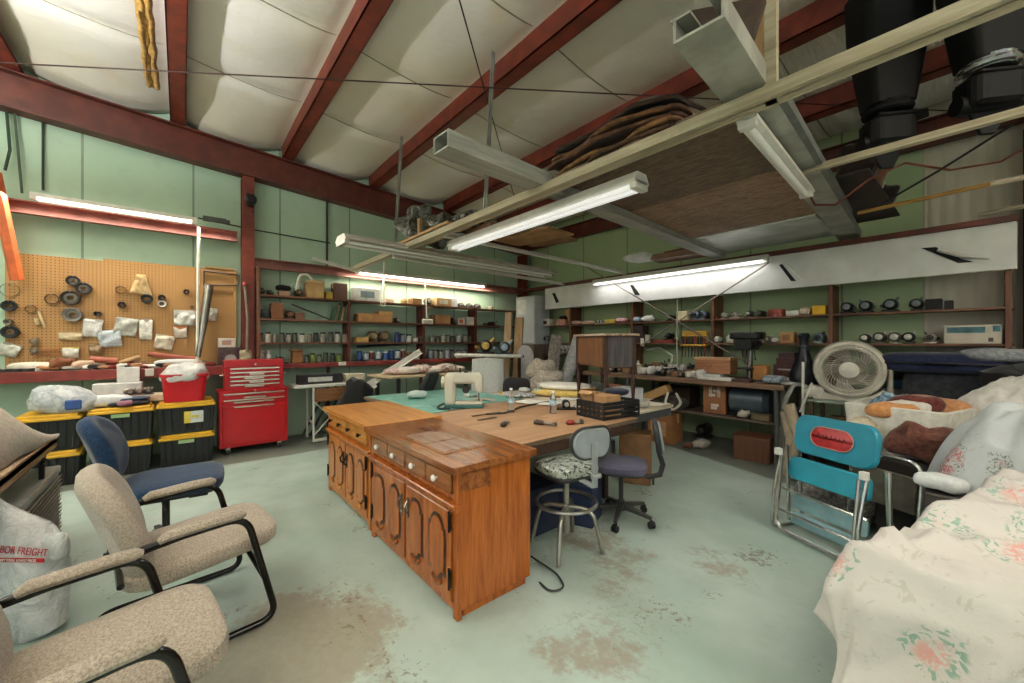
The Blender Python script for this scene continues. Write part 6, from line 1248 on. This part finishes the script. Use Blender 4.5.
for k in range(36):
    a = 2 * PI * k / 36; pts = []
    for i in range(6):
        q_ = .06 + (RF - .08) * i / 5; th = a + .9 * (i / 5) ** 1.2; pts.append(FC + Vector((q_ * math.cos(th), -.15 - .02 * math.sin(PI * i / 5), q_ * math.sin(th))))
    b.tube(pts, .0028, 4)
for rr in (.15, .22): b.tube([FC + Vector((rr * math.cos(2*PI*k/32), -.165, rr * math.sin(2*PI*k/32))) for k in range(32)], .003, 4, True)
b.obj('grille', M('#c2bcae', .35), r, smooth=True)
B().lathe([(.085, .145), (.085, .165), (.07, .175), (.002, .178)], FC, 24, RX_).obj('badge', M('#d9d4c6', .35), r)
for k in range(5):
    a = 2 * PI * k / 5
    def bl(u, v): rad = .06 + .19 * u; th = a + (.1 + .75 * v) + .35 * u; return FC + Vector((rad * math.cos(th), -.05 + .07 * v, rad * math.sin(th)))
    B().grid(bl, 8, 6).obj('blade', M('#a49e90', .35), r, smooth=True, solid=.006)
B().lathe([(.08, .0), (.08, .09), (.05, .11)], FC, 20, RX_).obj('motor_hub', fd, r)
B().prism([(-.31, 0), (.31, 0), (.31, .06), (.28, .15), (.17, .08), (0, .05), (-.17, .08), (-.28, .15), (-.31, .06)], -.11, .12, 'y').obj('base', fm, r, bev=.012)
B().prism([(.295, .0), (.345, .0), (.345, .38), (.31, .4)], -.1, .12, 'y').obj('side_support', M('#a09a8c', .4), r, bev=.01); B().cyl((.33, 0, .345), (.37, 0, .345), .03, n=14).obj('pivot_knob', M('#2b2a28', .4), r)
text('FAN', .001, r, (0, 0, .2), (0, 0, 0), fd) if False else None
p = at(896, 380, Y=6.25); r = thing('white_bin', 'tall white plastic bin with a teal label behind the fan', 'bin', (p.x, 6.25, .72)); B().loop([[(x * k, y * k, z) for x, y in rrect(.27, .27, .05, 4)] for k, z in ((.84, 0), (.97, .5), (1.06, .5), (1.06, .55), (.99, .55), (.85, .02))]).obj('bin_body', M('#cbc8be', .4, 0, .06), r, smooth=True); B().box(-.1, .06, -.132, -.118, .25, .36).obj('label', M('#2f6f86', .5), r)
carton('dark crate standing under the white bin', .28, .28, .715, (p.x, 6.25, 0), 0, '#3a352e', tape=False); p.x = 6.36
tag(B().box(p.x - .22, p.x + .7, 5.75, 6.2, .66, .72).box(p.x - .2, p.x - .16, 5.8, 5.84, 0, .66).box(p.x + .62, p.x + .66, 5.8, 5.84, 0, .66).box(p.x - .2, p.x - .16, 6.1, 6.14, 0, .66).box(p.x + .62, p.x + .66, 6.1, 6.14, 0, .66).obj('side_table', dkwood), 'dark low table behind the clothes pile holding bin and luggage', 'table')
# bench-end clutter between bench and fan
rod('grey bent metal tube standing at the right end of the bench', fillet([(5.1, 5.3, .02), (5.12, 5.35, .8), (5.2, 5.45, 1.02), (5.3, 5.5, .98)], .15), .025, M('#8a8a84', .35, .6), 'bent_tube', 'pipe')
rod('white upright stand with short arm at the right end of the bench', [at(803, 362, Y=5.4), at(803, 420, Y=5.4)], .014, M('#d6d3c9', .35), 'white_stand', 'stand')
rod('white cord hanging beside the white upright stand', [at(812, 383, Y=5.35), at(806, 398, Y=5.35), at(800, 412, Y=5.35)], .012, M('#d6d3c9', .4), 'cord', 'cord')
for k, (px, py) in enumerate(((789, 412), (796, 405))):
    p = at(px, py, Y=5.15 - .05 * k); tag(B().tube([(p.x - .02, p.y, .02), (p.x + .02, p.y, p.z * .6), (p.x - .03 - .04 * k, p.y, p.z)], [.05, .05, .06], 10).obj('paper_roll', M('#a99880', .7, 0, .15), smooth=True), ('left' if k == 0 else 'right') + ' of two tan paper rolls standing behind the teal chair', 'paper roll')
heap('dark heap of straps standing under the bench end', .22, .3, .7, (5.17, 5.74, 0), 0, '#22252a', 165, 'strap_heap', 'straps')
heap('tangle of grey hoses on the floor behind the teal chair', .6, .35, .3, (5.85, 4.25, 0), -.4, '#4d4a46', 166, 'hose_tangle', 'hose', None, '#8a857c', .4)

# ------------------------------------------------------------------ clothes, luggage and the sheet-covered bed
tag(B().ell((0, 0, .26), (.36, .24, .27), 26, 12, .4).obj('dark_bag', cloth('#24262a', '#34363b', 20), None, (6.42, 5.86, .72), 0, smooth=True), 'dark grey soft bag under the navy suitcase', 'bag')
r = thing('suitcase', 'navy soft suitcase lying on the dark grey bag', 'suitcase', (6.33, 5.8, 1.2), .05); B().ell((0, 0, .09), (.43, .27, .10), 34, 12, .4).obj('shell', cloth('#1a2036', '#262d49', 30), r, smooth=True); B().tube([(x, y, .085) for x, y in rrect(.86, .54, .12, 5)], .012, 6, True).obj('piping', M('#111217', .5), r, smooth=True); B().tube(fillet([(-.1, -.27, .09), (-.1, -.31, .09), (.1, -.31, .09), (.1, -.27, .09)], .03), .012, 6).obj('handle', M('#111217', .5), r, smooth=True)
heap('grey jacket thrown over the right end of the navy suitcase', .5, .36, .14, (6.7, 5.72, 1.30), .3, '#6f7276', 170, 'grey_jacket', 'jacket', None, '#94979a', .2); heap('dark green cushion leaning behind the white bin', .4, .2, .3, (6.1, 6.2, 1.0), 0, '#39422c', 171, 'green_cushion', 'cushion'); heap('black coat heaped at the right of the luggage', .5, .4, .55, (6.85, 5.55, .72), .2, '#1e1d1f', 172, 'black_coat', 'coat')
def mound(name, label, cat, cx, cy, rx, ry, zt, m, seed, nu=72, nv=40, fold=.05, fx=7, peaks=()):
    """a cloth heap: folded height field that drops to the floor all round"""
    def f(u, v):
        a = u * 2 * PI; rad = v; x = rx * rad * math.cos(a); y = ry * rad * math.sin(a)
        h = zt * (1 - rad ** 5) if rad < 1 else 0
        for px, py, ph, pr in peaks: h += ph * math.exp(-((x - px) ** 2 + (y - py) ** 2) / pr ** 2) * (1 - rad ** 3)
        n = noise.noise((x * fx + seed, y * fx * .5, seed)); n2 = 1 - abs(noise.noise((x * fx * .6 + y * 4, y * 3 + seed, seed * 2))) * 2
        k = 1 + .12 * noise.noise((math.cos(a) * 3 + seed, math.sin(a) * 3, h * 2)) * rad
        return (cx + x * k, cy + y * k, max(0.002, h + fold * (n + .9 * n2 * abs(n2) + .45 * (1 - 2 * abs(noise.noise((x * fx * 1.5 - y * 5, y * fx + seed * 3, 2.0))))) * (1 - rad ** 6)))
    return tag(B().grid(f, nu, nv).obj(name, m, smooth=True, sub=1), label, cat)
offw = cloth('#c2beb6', '#d8d5ce', 14, .85, .25)
mound('white_sheet', 'plain off-white sheet heaped highest at the right behind the clothes box', 'sheet', 6.84, 5.02, .62, .44, .95, offw, 3, peaks=((.12, .05, .34, .25), (-.25, 0, .12, .2)))
r = thing('clothes_box', 'open white-lined box overflowing with clothes behind the teal chair', 'box', (6.2, 4.62, 0), -.25); B().loop([[(x * k, y * k, z) for x, y in rrect(.62, .6, .05, 3)] for k, z in ((.9, 0), (1, .86), (1.03, .97), (.98, .98), (.95, .86), (.86, .03))]).obj('lined_box', cloth('#c9c6ba', '#dedbd0', 16), r, smooth=True)
for k, (dx, dy, dz, w_, d_, h, c, c2, l) in enumerate(((-.1, .06, .86, .26, .22, .18, '#3d5a70', '#8aa3b4', 'blue and white printed shirt'), (.12, .16, .88, .5, .3, .16, '#a8744c', '#c08a60', 'tan suede garment at the back'), (.06, .0, .9, .34, .22, .15, '#4a211d', '#6a332c', 'dark red leather garment'), (-.06, -.2, .86, .34, .2, .14, '#b57a48', '#c68f5e', 'orange suede garment in front'), (.02, -.1, .92, .3, .16, .1, '#ccc6bb', '#dcd8ce', 'white garment fold'))):
    heap(l + ' spilling from the white-lined box', w_, d_, h, (6.2 + dx, 4.62 + dy, dz), -.25 + .2 * k, c, 180 + k, 'garment', 'clothes', None, c2)
heap('brown corduroy garment drooping below the orange suede one', .36, .24, .26, (6.3, 4.22, .60), -.2, '#4d2c24', 186, 'garment', 'clothes', None, '#6a4236'); heap('pale crumpled bag hanging at the left of the clothes box', .2, .24, .24, (5.96, 4.36, .62), 0, '#b3a68c', 187, 'paper_bag', 'bag', None, '#cfc4ac')
carton('dark crate on the floor carrying the brown garment', .34, .26, .6, (6.26, 4.2, 0), -.2, '#2c2622', tape=False)
def floral(base, base2, scale, pinks, greens, dens):
    t = NT('floral print'); v = t.obj()
    dn = t.n('ShaderNodeTexNoise'); dn.inputs['Scale'].default_value = 9; dn.inputs['Detail'].default_value = 3; t.l(v, dn.inputs['Vector'])
    mx = t.n('ShaderNodeMix', data_type='VECTOR'); mx.inputs[0].default_value = .09; t.l(v, mx.inputs[4]); t.l(dn.outputs['Color'], mx.inputs[5]); vv = mx.outputs[1]
    def vor2(sc):
        nd = t.n('ShaderNodeTexVoronoi'); nd.inputs['Scale'].default_value = sc; t.l(vv, nd.inputs['Vector']); return nd
    a = vor2(scale); rnd_ = t.n('ShaderNodeSeparateColor'); t.l(a.outputs['Color'], rnd_.inputs[0])
    pet_ = t.noise(v, scale * 9, 3, .6, 1.5); pick = t.math('GREATER_THAN', rnd_.outputs[0], 1 - dens)
    fl = t.math('MULTIPLY', t.math('MULTIPLY', t.ramp(a.outputs['Distance'], .34, .2), pick), t.ramp(pet_, .40, .56))
    lf = t.math('MULTIPLY', t.math('MULTIPLY', t.math('MULTIPLY', t.ramp(a.outputs['Distance'], .24, .3), t.ramp(a.outputs['Distance'], .46, .38)), pick), t.ramp(t.noise(v, scale * 7, 2, .5, 2), .53, .6))
    stm = t.math('MULTIPLY', t.ramp(t.noise(v, scale * 3.2, 3, .5, 2.5), .63, .66), .4)
    c = t.mix(t.noise(v, 2, 4), base, base2); c = t.mix(stm, c, '#a8a793')
    c = t.mix(t.math('MULTIPLY', fl, .8), c, pinks); c = t.mix(t.math('MULTIPLY', lf, .75), c, greens); t.col(c)
    t.bump(t.noise(v, 11, 4, .55, .6), .25, .02); t.b.inputs['Sheen Weight'].default_value = .1; return t.fin(.85, 0, .2)
quilt_m = floral('#aeb7ba', '#cfd3d2', 5.5, '#b5453c', '#5f6f52', .62); sheet_m = floral('#bfbab3', '#cfcbc5', 3.8, '#cf9085', '#6a9a86', .62)
mound('floral_quilt', 'pale blue quilt with red flowers heaped in front of the white sheet', 'quilt', 6.88, 4.06, .62, .5, .93, quilt_m, 9, peaks=((-.1, -.1, .12, .3), (.2, .1, .1, .25)), fold=.06)
tag(B().ell((0, 0, .07), (.12, .09, .05), 24, 10, .7, None, .02, 10).obj('pillow_end', cloth('#cfd2d2', '#dfe1e0', 20), None, (6.44, 3.66, .545), -.3, smooth=True), 'small white pillow corner sticking out left below the blue quilt', 'pillow')
tag(B().box(6.36, 6.56, 3.58, 3.76, 0, .555).obj('storage_box', M('#3a3632', .6, 0, .2), bev=.01), 'dark box under the white pillow corner', 'box')
# bed-like stack under the floral sheet
y0_ = 2.02
tag(B().box(6.85, 8.2, 2.15, 3.5, .0, .55).obj('covered_chest', M('#4a4038', .7)), 'dark chest hidden beneath the floral sheet at lower right', 'chest')
def xl(y): return 6.31 + max(0, min(1.5, y - 2.0)) * .34
def sheet(u, v):
    s = -.32 + u * 2.4; t_ = -1.55 + v * 2.42          # unfolded cloth: s<0 hangs on the left, t>0 hangs in front
    tt = max(0, t_); y = y0_ - min(0, t_); X0 = xl(y); ss = max(0, -s)
    n = noise.noise((s * 2.0 + t_ * 1.5, t_ * 2.6, 1.3)); rid = 1 - 2 * abs(noise.noise((s * 1.6 + t_ * 2.8 + 4, t_ * 1.2 - s * .8, 7.7))); r2_ = 1 - 2 * abs(noise.noise((s * 3.4 - t_ * 2.2, t_ * 3.1, 3.1)))
    dg = s * .8 + t_ * .6; wv = 1 - 2 * abs(noise.noise((dg * 4.2, (s - t_) * .9, 5.5))); w2 = 1 - 2 * abs(noise.noise(((s * .3 - t_) * 5.5, s * 1.1 + 9, 2.2)))
    f = .03 * n + .055 * rid * abs(rid) + .045 * max(0, wv) ** 2 + .05 * max(0, w2) ** 2 + .02 * r2_ * abs(r2_)
    top = .625 + .10 * math.exp(-((y - 3.1) / .5) ** 2) + .10 * math.exp(-((s - 1.0) / .8) ** 2)
    if tt == 0 and ss == 0: return (X0 + s, y, top + f)
    d = math.hypot(tt, ss); k = min(1, d / .16)
    nx = -ss / max(d, 1e-5); ny = -tt / max(d, 1e-5); out = .05 * k + (.05 + .08 * min(1, d)) * (n + rid * .7 + .8 * max(0, wv) ** 2) * k + .05 * d
    z = top + f * (1 - k) - max(0, d - .04) * (1 if ss == 0 else .92)
    return (X0 + max(s, 0) + nx * out + (0 if ss == 0 else -.02), y + ny * out - (0), max(.012, z))
tag(B().grid(sheet, 130, 140).obj('floral_sheet', sheet_m, smooth=True, solid=.006), 'large cream sheet with pink and green flowers draped over the bed-like pile at lower right', 'sheet')

# ------------------------------------------------------------------ loads on the hanging frame
hides = [('#2b1d16', '#5a3d28'), ('#6a4a2c', '#9a6f45'), ('#3a251b', '#6a4530'), ('#4a3020', '#7a5434'), ('#241814', '#3f2b20')]
for k, (c, c2) in enumerate(hides):
    def hd_(u, v, k=k):
        x = 4.30 + .04 * k + u * (1.12 - .05 * k); y = 2.24 + v * .55
        z = 2.825 + .047 * k + .035 * noise.noise((x * 4, y * 4, 1)) + .008 * noise.noise((x * 9 + k * 3, y * 7, k)) + .014 * math.sin(x * 5 + y * 6) + (.24 * math.exp(-((x - 5.2) / .17) ** 2) * k / 4 * v) - .03 * math.exp(-(v / .12) ** 2)
        return (x, y + .1 * noise.noise((x * 2.5, k * 2.3, 0)) * (1 - v), z)
    tag(B().grid(hd_, 50, 16).obj('animal_hide', cloth(c, c2, 9, .9, .5), smooth=True, solid=.026), 'stiff brown hide, %s from the bottom of the pile on the frame' % ORD[k], 'hide', 'hides piled on the storage frame')
p = at(650, 120, Y=2.5); tag(B().prism([(-.02, 0), (.30, -.02), (.16, .34), (.06, .36)], 0, .03, 'y').obj('dark_board', M('#2d211b', .7, 0, .3, 8), None, (p.x - .12, 2.78, 2.98), 0), 'dark peaked board standing at the right end of the hide pile', 'board')
lum = wood('#8d6f4c', '#b4946a', .6, 'z', 2)
tag(B().ob((0, 0, 0), (.34, .05, .16), (0, .3, .2)).obj('dark_board', M('#3d2c22', .7, 0, .3, 8), None, (5.80, 1.95, 2.99)), 'dark board scrap sticking up inside the wide channel end', 'board')
tag(B().ob((0, 0, 0), (.14, .05, .5), (0, -.1, .3)).obj('wood_offcut', lum, None, (5.86, 2.25, 3.16)), 'tan wood offcut beside the hide pile and the channel', 'offcut')
foil = NT('crinkled foil'); v = foil.obj(); n = foil.noise(v, 9, 5, .65, 1.5); foil.col(foil.mix(foil.ramp(n, .4, .6), '#8d8f86', '#4a4a44')); foil.bump(n, .8, .05); foil = foil.fin(.3, .6)
for k, (x, y, z, rx, ry, rz_, l) in enumerate(((1.72, 2.5, 3.02, .24, .26, .26, 'crumpled silver foil mass at the left end of the frame'), (2.45, 2.55, 2.92, .42, .26, .11, 'long crumpled foil sheet on the left of the frame'))):
    tag(B().ell((0, 0, 0), (rx, ry, rz_), 34, 18, .9, None, .2, 6).obj('foil_sheet', foil, None, (x, y, z), 0, smooth=True), l, 'foil')
for pts, l, c in (((1.55, 2.35, 2.775, 1.35, .3, .03), 'tan board under the crumpled foil on the frame', '#a98658'), ((2.2, 2.75, 2.79, .9, .25, .04), 'brown board behind the crumpled foil', '#7d5638')):
    tag(B().box(0, pts[3], -pts[4] / 2, pts[4] / 2, 0, pts[5]).obj('wood_board', M(c, .6, 0, .2, 6), None, pts[:3], 0), l, 'board')
tag(B().box(-.03, .03, -.02, .02, 0, .24).obj('wood_block', M('#b08a5c', .6), None, (2.06, 2.3, 2.8)), 'tan wood block standing in front of the foil', 'block')
for k, (px, py, c, w_, a) in enumerate(((520, 236, '#9c7448', .9, .1), (505, 232, '#b3b0a6', .7, -.15), (535, 240, '#7d5a38', .7, .3))):
    p = at(px, py, z=2.78 + .03 * k); tag(B().ob((0, 0, 0), (w_, .5, .025), (.03, .02, a)).obj('cardboard_flat', M(c, .7, 0, .2, 5), None, (p.x, p.y + .2, 2.80 + .035 * k), 0), ('tan', 'grey', 'brown')[k] + ' flattened carton lying on the white frame bars beyond the foil', 'cardboard')
for k, (x, y, z, rx, ry, rz_, c, l) in enumerate(((5.87, 4.62, 2.86, .2, .3, .16, '#2a211e', 'dark folded tarp on the frame right of the wide channel'), (5.87, 4.98, 2.90, .2, .25, .12, '#6d5038', 'brown sack behind the dark folded tarp'), (5.84, 5.26, 2.82, .16, .22, .10, '#b9bcbc', 'clear plastic bag on the frame near the yellow stick'), (5.88, 5.66, 2.82, .2, .22, .12, '#231c1b', 'black bundle resting on the white panel band by the channel'))):
    heap(l, rx * 1.5, ry * 1.2, rz_ * 2, (x + .02, y, 2.886), .3, c, 200 + k, 'bundle', 'bundle')
tag(B().box(5.5, 6.02, 4.2, 6.0, 2.868, 2.885).obj('wood_board', M('#2e241e', .7, 0, .3, 5)), 'dark board carrying the bundles right of the wide channel', 'board')
# two outboard motor legs hanging in the roof on the right
ob = M('#0a0a0b', .62, 0, .2, 6, 0, .2); obs = M('#b7b9bc', .2, .9, .05)
def outboard(label, x, y, rz, zt, ztap, tilt):
    r = thing('outboard_motor', label, 'outboard motor', (x, y, 0), rz, 'hanging outboard motors'); r.rotation_euler = (0, tilt, rz)
    rg = []
    for z, w_, d_ in ((zt, .26, .19), (zt - .3, .25, .18), (ztap + .2, .2, .15), (ztap, .165, .13)): rg.append([(px, py, z) for px, py in rrect(2 * w_ * .75, 2 * d_ * .75, .04, 4)])
    B().loop(rg).obj('leg_housing', ob, r, smooth=True)
    B().cyl((0, 0, ztap - .05), (0, 0, ztap + .01), .1, .12, 18).tube([(.115 * math.cos(a), .115 * math.sin(a), ztap - .03) for a in [2*PI*k/24 for k in range(24)]], .022, 8, True)  .obj('collar', obs if 'silver' in label else ob, r, smooth=True)
    B().prism([(-.1, -.09), (.18, -.08), (.24, 0), (.18, .08), (-.1, .09)], ztap - .09, ztap - .07).obj('cavitation_plate', ob, r, bev=.004)
    B().prism(rrect(.27, .2, .06, 4, 0, 0), ztap - .27, ztap - .09).obj('gearcase', ob, r, bev=.02)
    B().cyl((-.16, 0, ztap - .24), (.15, 0, ztap - .24), .055, .045, 16).obj('torpedo', ob, r, smooth=True)
    B().prism([(-.11, ztap - .26), (.10, ztap - .26), (.03, ztap - .42), (-.04, ztap - .42)], -.012, .012, 'y').obj('skeg', ob, r, bev=.004)
    B().box(-.02, .02, -.16, .16, zt - .02, 4.1).obj('hanger', M('#3a2f2a', .6), r)
outboard('black outboard motor leg hanging head up in the roof, left of the two', 6.18, 3.70, math.radians(38), 3.92, 3.10, 0)
outboard('black outboard motor leg with silver collar hanging in the roof, right of the two', 6.62, 3.70, math.radians(38), 3.94, 3.16, 0)
# ------------------------------------------------------------------ camera, world, view
cam = bpy.data.cameras.new('camera'); co = bpy.data.objects.new('camera', cam); C.objects.link(co)
co.location = CAM; co.rotation_euler = (PI / 2, 0, YAW)
cam.sensor_fit = 'HORIZONTAL'; cam.sensor_width = 36; cam.lens = FPX / 1024 * 36; cam.clip_start = .02
SC.camera = co
w = bpy.data.worlds.new('sky'); SC.world = w; w.use_nodes = True; nt = w.node_tree
bg = nt.nodes['Background']; sky = nt.nodes.new('ShaderNodeTexSky'); sky.sky_type = 'HOSEK_WILKIE'; sky.sun_direction = (.4, .5, .77); sky.turbidity = 6
hs = nt.nodes.new('ShaderNodeHueSaturation'); hs.inputs['Saturation'].default_value = .2
nt.links.new(sky.outputs[0], hs.inputs['Color']); nt.links.new(hs.outputs[0], bg.inputs[0]); bg.inputs[1].default_value = 3.0
SC.view_settings.view_transform = 'Standard'; SC.view_settings.look = 'None'; SC.view_settings.gamma = 1; SC.view_settings.use_curve_mapping = False
SC.view_settings.exposure = 0.7
cy = SC.cycles; cy.max_bounces = 7; cy.diffuse_bounces = 4; cy.glossy_bounces = 3; cy.transmission_bounces = 6; cy.transparent_max_bounces = 8
cy.caustics_reflective = False; cy.caustics_refractive = False; cy.sample_clamp_indirect = 6
